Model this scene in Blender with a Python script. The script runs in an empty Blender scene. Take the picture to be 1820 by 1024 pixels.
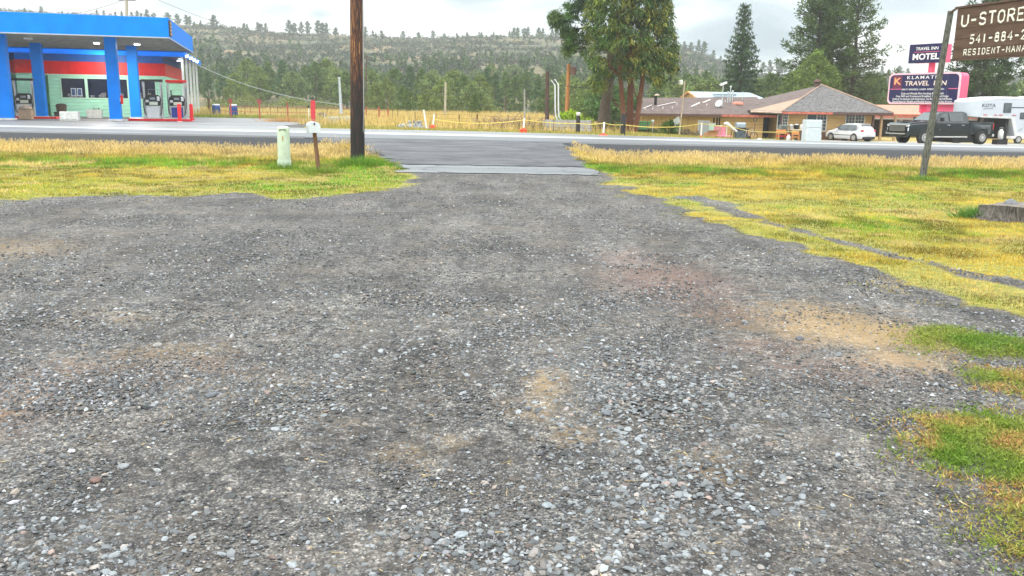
import bpy, bmesh, math, random
import numpy as np
from mathutils import Vector, Matrix, Euler
random.seed(7)
SC = bpy.context.scene
COL = SC.collection

# ------------------------------------------------------------------ camera
FPX = 1550.0; PITCH = math.atan(322/1550.0); ROLL = .014; CZ = 1.65
_F = np.array([0, math.cos(PITCH), -math.sin(PITCH)])
_R0 = np.array([1., 0, 0]); _U0 = np.array([0, math.sin(PITCH), math.cos(PITCH)])
_R = _R0*math.cos(ROLL)+_U0*math.sin(ROLL); _U = _U0*math.cos(ROLL)-_R0*math.sin(ROLL)
cam = bpy.data.cameras.new("camera"); camo = bpy.data.objects.new("camera", cam); COL.objects.link(camo)
cam.sensor_width = 36.0; cam.lens = 36.0*FPX/1820.0; cam.clip_start = .05; cam.clip_end = 8000
camo.matrix_world = Matrix(((_R[0], _U[0], -_F[0], 0), (_R[1], _U[1], -_F[1], 0), (_R[2], _U[2], -_F[2], CZ), (0, 0, 0, 1)))
SC.camera = camo

# ------------------------------------------------------------------ sky, sun, exposure
SUN_EL = math.radians(58); SUN_AZ = math.radians(215)     # from behind and to the left
W = bpy.data.worlds.new("World"); SC.world = W; W.use_nodes = True
nt = W.node_tree; nt.nodes.clear()
def wn(t): return nt.nodes.new(t)
sky = wn('ShaderNodeTexSky'); sky.sky_type = 'NISHITA'; sky.sun_disc = False
sky.sun_elevation = SUN_EL; sky.sun_rotation = SUN_AZ
bg1 = wn('ShaderNodeBackground'); bg1.inputs['Strength'].default_value = .1
nt.links.new(sky.outputs[0], bg1.inputs[0])
tc = wn('ShaderNodeTexCoord'); sep = wn('ShaderNodeSeparateXYZ'); nt.links.new(tc.outputs['Generated'], sep.inputs[0])
def wmath(op, a, b):
    n = wn('ShaderNodeMath'); n.operation = op
    for i, v in enumerate((a, b)):
        if isinstance(v, (int, float)): n.inputs[i].default_value = v
        else: nt.links.new(v, n.inputs[i])
    return n.outputs[0]
zz = wmath('ADD', wmath('MAXIMUM', sep.outputs[2], 0.0), .10)
cx = wmath('DIVIDE', sep.outputs[0], zz); cy = wmath('DIVIDE', sep.outputs[1], zz)
comb = wn('ShaderNodeCombineXYZ'); nt.links.new(cx, comb.inputs[0]); nt.links.new(cy, comb.inputs[1])
comb.inputs[2].default_value = 3.7
n1 = wn('ShaderNodeTexNoise'); n1.inputs['Scale'].default_value = .62; n1.inputs['Detail'].default_value = 9; n1.inputs['Roughness'].default_value = .55
n1.inputs['Distortion'].default_value = .3
nt.links.new(comb.outputs[0], n1.inputs['Vector'])
# soft darker rain clouds sitting in certain parts of the sky
def pxdir(px, py):
    d = _F+(px-910)/FPX*_R-(py-512)/FPX*_U
    return d/np.linalg.norm(d)
acc = n1.outputs['Fac']
for px, py, rad, amt in ((1350, 55, .075, -.24), (1245, 92, .04, -.17), (1590, 15, .065, -.27), (830, -8, .045, -.22), (1390, 100, .045, -.16), (40, -20, .10, -.10),
                         (120, 8, .05, .03), (1610, 85, .075, .17), (1480, 115, .07, .12), (700, 20, .08, .08), (1215, 30, .05, .10), (350, 12, .04, -.13), (1480, 60, .03, -.08), (960, 20, .035, -.07),
                         (572, 27, .016, -.2), (500, 20, .02, -.12), (920, 15, .06, .05), (1240, 100, .03, .05)):
    d = pxdir(px, py)
    vm = wn('ShaderNodeVectorMath'); vm.operation = 'SUBTRACT'; nt.links.new(tc.outputs['Generated'], vm.inputs[0]); vm.inputs[1].default_value = tuple(d)
    sc_ = wn('ShaderNodeVectorMath'); sc_.operation = 'MULTIPLY'; nt.links.new(vm.outputs[0], sc_.inputs[0]); sc_.inputs[1].default_value = (1, 1, 2.0)
    ln = wn('ShaderNodeVectorMath'); ln.operation = 'LENGTH'; nt.links.new(sc_.outputs[0], ln.inputs[0])
    q = wmath('DIVIDE', ln.outputs['Value'], rad)
    e = wmath('POWER', 2.718, wmath('MULTIPLY', wmath('MULTIPLY', q, q), -1.0))
    acc = wmath('ADD', acc, wmath('MULTIPLY', e, amt))
rmp = wn('ShaderNodeValToRGB'); nt.links.new(acc, rmp.inputs[0])
cr = rmp.color_ramp; cr.elements[0].position = .22; cr.elements[0].color = (.38, .47, .53, 1)
cr.elements[1].position = .56; cr.elements[1].color = (.96, .98, .98, 1)
e1 = cr.elements.new(.35); e1.color = (.52, .61, .66, 1)
e2 = cr.elements.new(.45); e2.color = (.74, .82, .84, 1)
bg2 = wn('ShaderNodeBackground'); bg2.inputs['Strength'].default_value = 1.0; nt.links.new(rmp.outputs[0], bg2.inputs[0])
# an overcast sky is brighter overhead than at the horizon
nt.links.new(wmath('ADD', .70, wmath('MULTIPLY', wmath('MAXIMUM', sep.outputs[2], 0.0), 2.3)), bg2.inputs['Strength'])
mx = wn('ShaderNodeMixShader'); mx.inputs[0].default_value = .93
nt.links.new(bg1.outputs[0], mx.inputs[1]); nt.links.new(bg2.outputs[0], mx.inputs[2])
out = wn('ShaderNodeOutputWorld'); nt.links.new(mx.outputs[0], out.inputs[0])

sun = bpy.data.lights.new("sun", 'SUN'); sun.energy = 1.5; sun.angle = math.radians(14); sun.color = (1, .96, .9)
suno = bpy.data.objects.new("sun", sun); COL.objects.link(suno)
_sd = Vector((math.sin(SUN_AZ)*math.cos(SUN_EL), math.cos(SUN_AZ)*math.cos(SUN_EL), math.sin(SUN_EL)))
suno.rotation_euler = _sd.to_track_quat('Z', 'Y').to_euler()
SC.view_settings.view_transform = 'Standard'; SC.view_settings.look = 'None'
SC.view_settings.exposure = 0.5; SC.view_settings.gamma = 1.0
SC.render.engine = 'CYCLES'
SC.cycles.max_bounces = 6; SC.cycles.diffuse_bounces = 3; SC.cycles.glossy_bounces = 3; SC.cycles.volume_bounces = 1
SC.cycles.transparent_max_bounces = 6; SC.cycles.use_denoising = True

# ------------------------------------------------------------------ measuring the photograph
def ray(px, py): return _F+(px-910)/FPX*_R-(py-512)/FPX*_U
def Pt(px, py, Y):
    d = ray(px, py); return np.array([0, 0, CZ])+d*(Y/d[1])
def Gz(px, py, z):
    d = ray(px, py); return np.array([0, 0, CZ])+d*((z-CZ)/d[2])
def proj(P):
    d = np.array(P)-np.array([0, 0, CZ]); w = d@_F
    return 910+FPX*(d@_R)/w, 512-FPX*(d@_U)/w
def smooth(a, b, x):
    t = np.clip((np.asarray(x, float)-a)/(b-a), 0, 1); return t*t*(3-2*t)

# value noise used for shapes (not for shading)
_rng0 = np.random.default_rng(11); _NT = _rng0.random((256, 256))
def vnoise(x, y, s=1.0, seed=0):
    x = np.asarray(x, float)*s+seed*17.3; y = np.asarray(y, float)*s+seed*9.1
    xi = np.floor(x).astype(int); yi = np.floor(y).astype(int); fx = x-xi; fy = y-yi
    fx = fx*fx*(3-2*fx); fy = fy*fy*(3-2*fy)
    a = _NT[xi & 255, yi & 255]; b = _NT[(xi+1) & 255, yi & 255]; c = _NT[xi & 255, (yi+1) & 255]; d = _NT[(xi+1) & 255, (yi+1) & 255]
    return (a*(1-fx)+b*fx)*(1-fy)+(c*(1-fx)+d*fx)*fy
def fbm(x, y, s=1.0, seed=0, o=4):
    r = 0; a = .5
    for i in range(o): r = r+a*vnoise(x, y, s*2**i, seed+i*3); a *= .5
    return r

# ------------------------------------------------------------------ terrain
ROAD_N, ROAD_F = 37.5, 50.0
def zroad(x): return .25-.0058*np.asarray(x, float)
def xfall(x, y): return -.17*smooth(-5, 20, x)*np.clip((np.asarray(y, float)-38)/12., 0, 1)
def apr_l(y): return np.interp(y, [18, 22, 25, 28, 33, 37.5], [-3.2, -2.75, -3.3, -4.3, -6.0, -9.0])
def apr_r(y): return np.interp(y, [18, 22, 30, 36, 37.5], [2.5, 2.25, 2.1, 2.0, 2.6])
def apron_w(x, y):
    return smooth(-1.2, .2, x-apr_l(y))*smooth(-1.2, .2, apr_r(y)-x)
def H(x, y):
    x = np.asarray(x, float); y = np.asarray(y, float)
    zr = zroad(np.clip(x, -60, 60))
    near = .035*(fbm(x, y, .35, 2)-.5)*smooth(2, 6, y)*(1-smooth(20, 22, y))
    # two shallow wheel ruts and loose gravel humps in the yard
    field = near+.10*(fbm(x, y, .22, 5)-.5)*smooth(22, 27, y)-(.20+.0045*np.clip(x, -40, 40))*smooth(23, 33, y)
    bank = smooth(35.7, 37.2, y)
    f = field*(1-bank)+(zr-.07)*bank
    aw = apron_w(x, y)*smooth(20.5, 22, y)
    ap = (zr-.05)*smooth(21.5, 37.4, y)*.98
    z = f*(1-aw)+ap*aw
    tgt = np.interp(x, [-30, -14, -6, 8, 18, 40], [.44, .43, .12, .0, -.78, -.9])
    k = 1-np.exp(-np.clip(y-ROAD_F, 0, 1e9)/8.0)
    lot = smooth(-10, -14, x) if False else smooth(10, 14, -x)
    k = np.maximum(k, lot*smooth(ROAD_F, ROAD_F+2.5, y))
    farz = (zr+xfall(x, y)-.05)*(1-k)+tgt*k
    rise = .5*smooth(75, 120, y)*smooth(14, 2, x) if False else .45*smooth(75, 120, y)*(1-smooth(2, 14, x))*smooth(-14, -4, x)
    farz = farz+rise
    z = np.where(y > 37.2, zr+xfall(x, y)-.07, z)
    z = np.where(y > ROAD_F-.4, farz-.02, z)
    return z
def G(px, py):
    """ground point seen at a pixel of the photograph"""
    lo, hi = 1.5, 400.0
    d = ray(px, py)
    ys = np.concatenate([np.arange(2, 60, .05), np.arange(60, 300, .25)])
    zs = CZ+d[2]*ys/d[1]; xs = d[0]*ys/d[1]
    hit = np.nonzero(zs <= H(xs, ys))[0]
    i = hit[0] if len(hit) else len(ys)-1
    return Vector((xs[i], ys[i], float(H(xs[i], ys[i]))))
def A(px, Y):
    """ground point on a photo column at depth Y"""
    z = 0.
    for _ in range(4):
        py = 190
        X = 0
        w = Y*math.cos(PITCH)+(CZ-z)*math.sin(PITCH)
        X = (px-910)/FPX*w; z = float(H(X, Y))
        # roll correction
        qx, qy = proj((X, Y, z)); X += (px-qx)/FPX*w; z = float(H(X, Y))
    return Vector((X, Y, z))
def V(a): return Vector((float(a[0]), float(a[1]), float(a[2])))

# ------------------------------------------------------------------ materials
MATS = {}
def M(name, col, rough=.7, var=.12, scale=6., bump=0., metal=0., emit=None, spec=.4, stretch=(1, 1, 1), coat=0., col2=None, detail=5):
    if name in MATS: return MATS[name]
    m = bpy.data.materials.new(name); m.use_nodes = True; t = m.node_tree; b = t.nodes['Principled BSDF']
    b.inputs['Roughness'].default_value = rough; b.inputs['Metallic'].default_value = metal
    b.inputs['Specular IOR Level'].default_value = spec
    if coat: b.inputs['Coat Weight'].default_value = coat; b.inputs['Coat Roughness'].default_value = .08
    tcn = t.nodes.new('ShaderNodeTexCoord'); mp = t.nodes.new('ShaderNodeMapping'); mp.inputs['Scale'].default_value = stretch
    t.links.new(tcn.outputs['Object'], mp.inputs[0])
    no = t.nodes.new('ShaderNodeTexNoise'); no.inputs['Scale'].default_value = scale; no.inputs['Detail'].default_value = detail; no.inputs['Roughness'].default_value = .6
    t.links.new(mp.outputs[0], no.inputs['Vector'])
    rp = t.nodes.new('ShaderNodeValToRGB'); t.links.new(no.outputs['Fac'], rp.inputs[0])
    c1 = [max(0, c*(1-var*1.3)) for c in col]; c2 = [min(1, c*(1+var)) for c in col] if col2 is None else col2
    rp.color_ramp.elements[0].position = .32; rp.color_ramp.elements[0].color = (*c1, 1)
    rp.color_ramp.elements[1].position = .68; rp.color_ramp.elements[1].color = (*c2, 1)
    t.links.new(rp.outputs[0], b.inputs['Base Color'])
    if bump:
        bp = t.nodes.new('ShaderNodeBump'); bp.inputs['Strength'].default_value = min(1, bump); bp.inputs['Distance'].default_value = .02
        t.links.new(no.outputs['Fac'], bp.inputs['Height']); t.links.new(bp.outputs[0], b.inputs['Normal'])
    if emit:
        b.inputs['Emission Color'].default_value = (*emit[:3], 1); b.inputs['Emission Strength'].default_value = emit[3]
    MATS[name] = m; return m
def Mcol(name, rough=.65, trans=.0, spec=.25, bump=0):
    """surface coloured per face by the mesh's own 'Col' attribute"""
    if name in MATS: return MATS[name]
    m = bpy.data.materials.new(name); m.use_nodes = True; t = m.node_tree; b = t.nodes['Principled BSDF']
    at = t.nodes.new('ShaderNodeAttribute'); at.attribute_name = 'Col'
    t.links.new(at.outputs['Color'], b.inputs['Base Color']); b.inputs['Roughness'].default_value = rough; b.inputs['Specular IOR Level'].default_value = spec
    if bump:
        no = t.nodes.new('ShaderNodeTexNoise'); no.inputs['Scale'].default_value = 90; no.inputs['Detail'].default_value = 4
        tcn = t.nodes.new('ShaderNodeTexCoord'); t.links.new(tcn.outputs['Object'], no.inputs['Vector'])
        bp = t.nodes.new('ShaderNodeBump'); bp.inputs['Strength'].default_value = bump; bp.inputs['Distance'].default_value = .004
        t.links.new(no.outputs['Fac'], bp.inputs['Height']); t.links.new(bp.outputs[0], b.inputs['Normal'])
    if trans:
        tr = t.nodes.new('ShaderNodeBsdfTranslucent'); t.links.new(at.outputs['Color'], tr.inputs[0])
        ms = t.nodes.new('ShaderNodeMixShader'); ms.inputs[0].default_value = trans
        o = t.nodes['Material Output']; t.links.new(b.outputs[0], ms.inputs[1]); t.links.new(tr.outputs[0], ms.inputs[2]); t.links.new(ms.outputs[0], o.inputs[0])
    MATS[name] = m; return m

# ------------------------------------------------------------------ mesh helpers
def tag(o, label=None, cat=None, group=None, kind=None):
    if label: o['label'] = label
    if cat: o['category'] = cat
    if group: o['group'] = group
    if kind: o['kind'] = kind
    return o
def thing(name, label, cat, loc=(0, 0, 0), rz=0, group=None):
    o = bpy.data.objects.new(name, None); COL.objects.link(o); o.location = loc; o.rotation_euler = (0, 0, rz); o.empty_display_size = .2
    return tag(o, label, cat, group)
def dup(root, loc, rz=None, label=None, scale=None):
    r = root.copy(); COL.objects.link(r); r.location = loc
    if rz is not None: r.rotation_euler = (0, 0, rz)
    if scale is not None: r.scale = (scale, scale, scale) if not isinstance(scale, tuple) else scale
    if label: r['label'] = label
    for ch in list(root.children):
        c = ch.copy(); COL.objects.link(c); c.parent = r
        for g in ch.children:
            d = g.copy(); COL.objects.link(d); d.parent = c
    return r
def mesh_np(name, verts, tris, cols=None, mat=None, parent=None, smooth_=False):
    me = bpy.data.meshes.new(name)
    verts = np.ascontiguousarray(verts, np.float32); tris = np.ascontiguousarray(tris, np.int32)
    k = tris.shape[1]
    me.vertices.add(len(verts)); me.vertices.foreach_set('co', verts.ravel())
    me.loops.add(tris.size); me.loops.foreach_set('vertex_index', tris.ravel())
    me.polygons.add(len(tris)); me.polygons.foreach_set('loop_start', np.arange(0, tris.size, k, dtype=np.int32))
    try: me.polygons.foreach_set('loop_total', np.full(len(tris), k, np.int32))
    except Exception: pass
    me.polygons.foreach_set('use_smooth', np.full(len(tris), smooth_, bool))
    if cols is not None:
        a = me.color_attributes.new('Col', 'FLOAT_COLOR', 'POINT')
        c = np.ones((len(verts), 4), np.float32); c[:, :3] = cols; a.data.foreach_set('color', c.ravel())
    me.update(calc_edges=True); me.validate()
    o = bpy.data.objects.new(name, me); COL.objects.link(o)
    if mat: me.materials.append(mat)
    if parent: o.parent = parent
    return o
class MB:
    def __init__(s): s.v = []; s.f = []
    def add(s, vs, fs):
        n = len(s.v); s.v += [tuple(map(float, q)) for q in vs]; s.f += [tuple(i+n for i in q) for q in fs]; return s
    def box(s, x0, x1, y0, y1, z0, z1, rot=None, taper=0):
        cx_, cy_ = (x0+x1)/2, (y0+y1)/2
        vs = [(x0, y0, z0), (x1, y0, z0), (x1, y1, z0), (x0, y1, z0), (x0, y0, z1), (x1, y0, z1), (x1, y1, z1), (x0, y1, z1)]
        if taper: vs = vs[:4]+[(cx_+(a-cx_)*(1-taper), cy_+(b-cy_)*(1-taper), c) for a, b, c in vs[4:]]
        if rot is not None:
            m, piv = rot; vs = [tuple(m @ (Vector(q)-Vector(piv))+Vector(piv)) for q in vs]
        return s.add(vs, [(0, 3, 2, 1), (4, 5, 6, 7), (0, 1, 5, 4), (1, 2, 6, 5), (2, 3, 7, 6), (3, 0, 4, 7)])
    def tube(s, pts, r, n=8, cap=True):
        pts = [Vector(q) for q in pts]; rs = r if isinstance(r, (list, tuple)) else [r]*len(pts); rings = []; base = len(s.v)
        for i, q in enumerate(pts):
            t = (pts[min(i+1, len(pts)-1)]-pts[max(i-1, 0)]).normalized()
            a = t.cross(Vector((0, 0, 1))) if abs(t.z) < .95 else t.cross(Vector((0, 1, 0)))
            a.normalize(); b = t.cross(a)
            for k in range(n):
                an = 2*math.pi*k/n; s.v.append(tuple(q+(a*math.cos(an)+b*math.sin(an))*rs[i]))
        for i in range(len(pts)-1):
            for k in range(n):
                k2 = (k+1) % n; o = base+i*n
                s.f.append((o+k, o+k2, o+n+k2, o+n+k))
        if cap:
            s.f.append(tuple(base+k for k in range(n))[::-1]); o = base+(len(pts)-1)*n; s.f.append(tuple(o+k for k in range(n)))
        return s
    def lathe(s, prof, n=16, c=(0, 0, 0)):
        return s.tube([(c[0], c[1], c[2]+z+1e-5*i) for i, (r, z) in enumerate(prof)], [max(r, 1e-3) for r, z in prof], n)
    def prism(s, poly, h0, h1, axis='z'):
        n = len(poly)
        mk = {'z': lambda a, b, c: (a, b, c), 'y': lambda a, b, c: (a, c, b), 'x': lambda a, b, c: (c, a, b)}[axis]
        return s.add([mk(a, b, h0) for a, b in poly]+[mk(a, b, h1) for a, b in poly],
                     [tuple(range(n))[::-1], tuple(range(n, 2*n))]+[(i, (i+1) % n, n+(i+1) % n, n+i) for i in range(n)])
    def build(s, name, mat, parent=None, smooth_=False, bevel=0, seg=2, recalc=True):
        me = bpy.data.meshes.new(name); me.from_pydata(s.v, [], s.f); me.update()
        if recalc or bevel:
            bm = bmesh.new(); bm.from_mesh(me); bmesh.ops.recalc_face_normals(bm, faces=bm.faces)
            if bevel:
                eds = [e for e in bm.edges if len(e.link_faces) == 2 and e.calc_face_angle(0) > .5]
                try: bmesh.ops.bevel(bm, geom=eds, offset=bevel, segments=seg, affect='EDGES', profile=.5, clamp_overlap=True)
                except Exception: pass
            bm.to_mesh(me); bm.free()
        if smooth_:
            me.polygons.foreach_set('use_smooth', [True]*len(me.polygons))
            me.set_sharp_from_angle(angle=math.radians(smooth_ if smooth_ > 1 else 40))
        o = bpy.data.objects.new(name, me); COL.objects.link(o); me.materials.append(mat)
        if parent: o.parent = parent
        return o
def box(name, mat, parent, *a, bevel=0, **k): return MB().box(*a, **k).build(name, mat, parent, bevel=bevel)
def text_mesh(name, body, size, mat, parent, bold=0., depth=.01, align='CENTER', shear=0, xs=1.0, space=1.0):
    c = bpy.data.curves.new(name, 'FONT'); c.body = body; c.size = size; c.extrude = depth; c.offset = bold*size; c.align_x = align; c.align_y = 'CENTER'
    c.shear = shear; c.space_character = space; c.resolution_u = 3
    o = bpy.data.objects.new(name, c); COL.objects.link(o)
    bpy.context.view_layer.update()
    me = bpy.data.meshes.new_from_object(o.evaluated_get(bpy.context.evaluated_depsgraph_get()))
    bpy.data.objects.remove(o); bpy.data.curves.remove(c)
    me.name = name; o = bpy.data.objects.new(name, me); COL.objects.link(o); me.materials.clear(); me.materials.append(mat)
    for v_ in me.vertices: v_.co.x *= xs
    if parent: o.parent = parent
    return o

# thin leaf / blade triangles, numpy
def blades(P, D, L, Wd, col, rng, bend=None):
    """P roots, D unit directions, L lengths, Wd widths -> verts, tris, cols (bent blades get 5 verts)"""
    n = len(P)
    rv = rng.normal(size=(n, 3)); side = np.cross(D, rv); side /= np.linalg.norm(side, axis=1, keepdims=True)+1e-9
    w = side*(Wd*.5)[:, None]
    if bend is None:
        v = np.stack([P-w, P+w, P+D*L[:, None]], 1).reshape(-1, 3)
        t = np.arange(3*n).reshape(-1, 3); c = np.repeat(col, 3, 0)
    else:
        m = P+D*(L*.55)[:, None]; tip = P+D*L[:, None]+bend
        v = np.stack([P-w, P+w, m+bend*.25-w*.8, m+bend*.25+w*.8, tip], 1).reshape(-1, 3)
        b = (np.arange(n)*5)[:, None]
        t = np.concatenate([b+[0, 1, 3], b+[0, 3, 2], b+[2, 3, 4]], 1).reshape(-1, 3); c = np.repeat(col, 5, 0)
    return v, t, c
def merge(parts):
    vs, ts, cs = [], [], []; o = 0
    for v, t, c in parts:
        vs.append(v); ts.append(t+o); cs.append(c); o += len(v)
    return np.concatenate(vs), np.concatenate(ts), np.concatenate(cs)
def pip(poly, x, y):
    """inside-test for arrays"""
    x = np.asarray(x); y = np.asarray(y); ins = np.zeros(x.shape, bool); n = len(poly)
    for i in range(n):
        x0, y0 = poly[i]; x1, y1 = poly[(i+1) % n]
        c = ((y0 > y) != (y1 > y)); 
        if y0 != y1: ins ^= c & (x < (x1-x0)*(y-y0)/(y1-y0)+x0)
    return ins
def pdist(poly, x, y, closed=True):
    best = np.full(np.shape(x), 1e9); n = len(poly)
    for i in range(n if closed else n-1):
        ax, ay = poly[i]; bx, by = poly[(i+1) % n]; dx, dy = bx-ax, by-ay
        t = np.clip(((x-ax)*dx+(y-ay)*dy)/(dx*dx+dy*dy+1e-12), 0, 1)
        best = np.minimum(best, np.hypot(x-ax-t*dx, y-ay-t*dy))
    return best
def sdist(poly, x, y): return np.where(pip(poly, x, y), 1, -1)*pdist(poly, x, y)
# ================================================================== GROUND, ROAD, GRASS, GRAVEL
def gp(l): return [tuple(Gz(px, py, 0.)[:2]) for px, py in l]
LEFT_GRASS = gp([(-60, 360), (0, 359), (50, 357), (90, 352), (140, 350), (200, 344), (262, 353), (300, 351), (345, 350), (420, 341), (470, 344), (500, 354), (555, 354), (600, 347), (660, 343), (700, 334), (728, 325), (740, 316)]) \
    + [(-2.75, 22.5), (-3.3, 25), (-4.3, 28), (-6.0, 33), (-7.5, 35.3), (-70, 35.3), (-70, 15)]
RIGHT_GRASS = [(2.1, 35.3), (2.0, 33), (2.0, 28), (2.15, 24)] + gp([(1062, 306), (1075, 316), (1090, 330), (1120, 342), (1170, 357), (1215, 372), (1260, 392), (1330, 412), (1400, 437), (1440, 450), (1500, 462), (1560, 478), (1600, 497), (1650, 518), (1720, 545), (1780, 556), (1900, 590)]) \
    + [(9, 5), (70, 8), (70, 35.3)]
RUT = gp([(1240, 352), (1275, 365), (1340, 388), (1400, 405), (1480, 427), (1560, 446), (1640, 466), (1720, 486), (1790, 500), (1900, 522)])
RUT_W = .14
PATCHES = [gp([(1597, 594), (1625, 584), (1680, 582), (1740, 592), (1800, 602), (1880, 615), (1880, 645), (1790, 640), (1740, 636), (1690, 622), (1640, 626), (1612, 606)]),
           gp([(1705, 668), (1740, 655), (1800, 660), (1900, 655), (1900, 735), (1820, 722), (1780, 700), (1740, 690)]),
           gp([(1595, 795), (1640, 762), (1690, 742), (1740, 728), (1820, 742), (1950, 765), (1950, 1100), (1860, 1060), (1800, 985), (1750, 955), (1728, 905), (1760, 880), (1720, 862), (1690, 842), (1640, 822)]),
           gp([(1475, 470), (1500, 466), (1530, 470), (1510, 476)]), gp([(1560, 497), (1600, 489), (1632, 497), (1600, 508)])]
def edge_noise(x, y): return .95*(fbm(x, y, 1.3, 8)-.47)+.4*(fbm(x, y, 5., 4, 3)-.44)
def grass_sd(x, y, patches=True):
    d = np.maximum(sdist(LEFT_GRASS, x, y), sdist(RIGHT_GRASS, x, y))
    d = np.minimum(d, np.maximum(pdist(RUT, x, y, False)-RUT_W*(.6+.9*fbm(x, y, .8, 19)), -.30))
    if not patches: return d
    for q in PATCHES: d = np.maximum(d, sdist(q, x, y))
    return d
def blob(x, y, px, py, rx, ry, a=0):
    c = Gz(px, py, 0.); dx, dy = x-c[0], y-c[1]
    if a: dx, dy = dx*math.cos(a)+dy*math.sin(a), -dx*math.sin(a)+dy*math.cos(a)
    return np.exp(-((dx/rx)**2+(dy/ry)**2))

def axis(parts):
    r = [parts[0][0]]
    for a, b, s in parts: r += list(np.linspace(a, b, max(1, int(round((b-a)/s)))+1)[1:])
    return np.array(r)
gx = axis([(-520, -400, 40), (-400, -100, 25), (-100, -40, 4), (-40, -12, .5), (-12, 14, .16), (14, 40, .5), (40, 100, 4), (100, 400, 25), (400, 520, 40)])
gy = axis([(-60, -2, 6), (-2, 2, .5), (2, 12, .1), (12, 24, .16), (24, 35, .35), (35, 38, .12), (38, 49.4, 1.2), (49.4, 56, .4), (56, 90, 1.5), (90, 200, 6), (200, 660, 46)])
XX, YY = np.meshgrid(gx, gy)
ZZ = H(XX, YY)
_hum = lambda x, y: .05*blob(x, y, 1180, 720, .9, 1.3)+.03*blob(x, y, 520, 740, .4, .8)+.05*blob(x, y, 250, 560, 2.2, .8)
ZZ = ZZ+_hum(XX, YY)+np.where((YY < 20), .02*(fbm(XX, YY, 2.2, 21)-.5)*smooth(1, 3, YY), 0)
def HG(x, y): return H(x, y)+_hum(x, y)
SD = grass_sd(XX, YY, False)
gmask = smooth(-.2, .3, SD+edge_noise(XX, YY)*np.clip(YY/14, .5, 1.3))
far_grass = np.where((YY > ROAD_F-.3), 1.0, 0)*np.where((XX < -12) & (YY < 78), 0, 1)*np.where((XX > 17.5) & (YY < 74), .25, 1)
gmask = np.maximum(gmask, far_grass)
darkm = np.where((YY < 40), smooth(34.6, 35.3, YY+.9*(fbm(XX, YY, .7, 3)-.5)), 0)
gmask = gmask*(1-darkm)
tan = np.zeros_like(XX)
for px, py, rx, ry, a, w in ((1530, 590, .85, .6, -.4, 1.2), (1440, 560, .6, .6, 0, .9), (1600, 640, .38, .3, 0, .9), (1340, 560, .7, .7, 0, .35), (975, 690, .14, .35, 0, .8), (960, 735, .2, .25, 0, .6), (500, 690, .3, .25, 0, .4), (310, 625, .55, .3, 0, .5),
                          (250, 640, .9, .5, 0, .35), (20, 440, 1.2, 1.0, 0, .5), (1020, 785, .2, .15, 0, .6), (1270, 840, .2, .2, 0, .5), (235, 575, .4, .3, 0, .35), (5, 720, .25, .35, 0, .6), (430, 690, .6, .5, 0, .3), (750, 800, .3, .3, 0, .35), (1080, 660, .12, .15, 0, .4), (860, 560, .5, .4, 0, .25)):
    tan = np.maximum(tan, w*blob(XX, YY, px, py, rx, ry, a))
red = np.zeros_like(XX)
for px, py, rx, ry, w in ((1190, 500, .7, 1.2, 1.1), (1120, 460, .5, .9, .8), (1300, 560, .5, .6, .6), (60, 700, .5, .8, .8), (340, 650, .6, .3, .5), (1480, 660, .7, .4, .7), (1360, 620, .5, .5, .6), (230, 680, .6, .4, .35), (1120, 470, .6, .8, .5), (1620, 670, .5, .3, .4)):
    red = np.maximum(red, w*blob(XX, YY, px, py, rx, ry))
dk = np.zeros_like(XX)
for px, py, rx, ry, w in ((420, 430, 2.5, 1.2, .9), (150, 510, 1.6, .7, .7), (120, 610, 1.4, .4, .9), (600, 390, 2.5, 1.2, .6), (500, 640, .9, .3, .6), (100, 900, .5, .5, .5), (1600, 760, .5, .4, .4), (700, 640, .5, .5, .3), (1360, 690, .6, .25, .6)):
    dk = np.maximum(dk, w*blob(XX, YY, px, py, rx, ry))
straw = np.where(YY < 40, smooth(25.5, 28.5, YY+3*(fbm(XX, YY, .5, 14)-.5)), .8)
nx_, ny_ = len(gx), len(gy)
idx = np.arange(nx_*ny_).reshape(ny_, nx_)
quads = np.stack([idx[:-1, :-1], idx[:-1, 1:], idx[1:, 1:], idx[1:, :-1]], -1).reshape(-1, 4)

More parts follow.
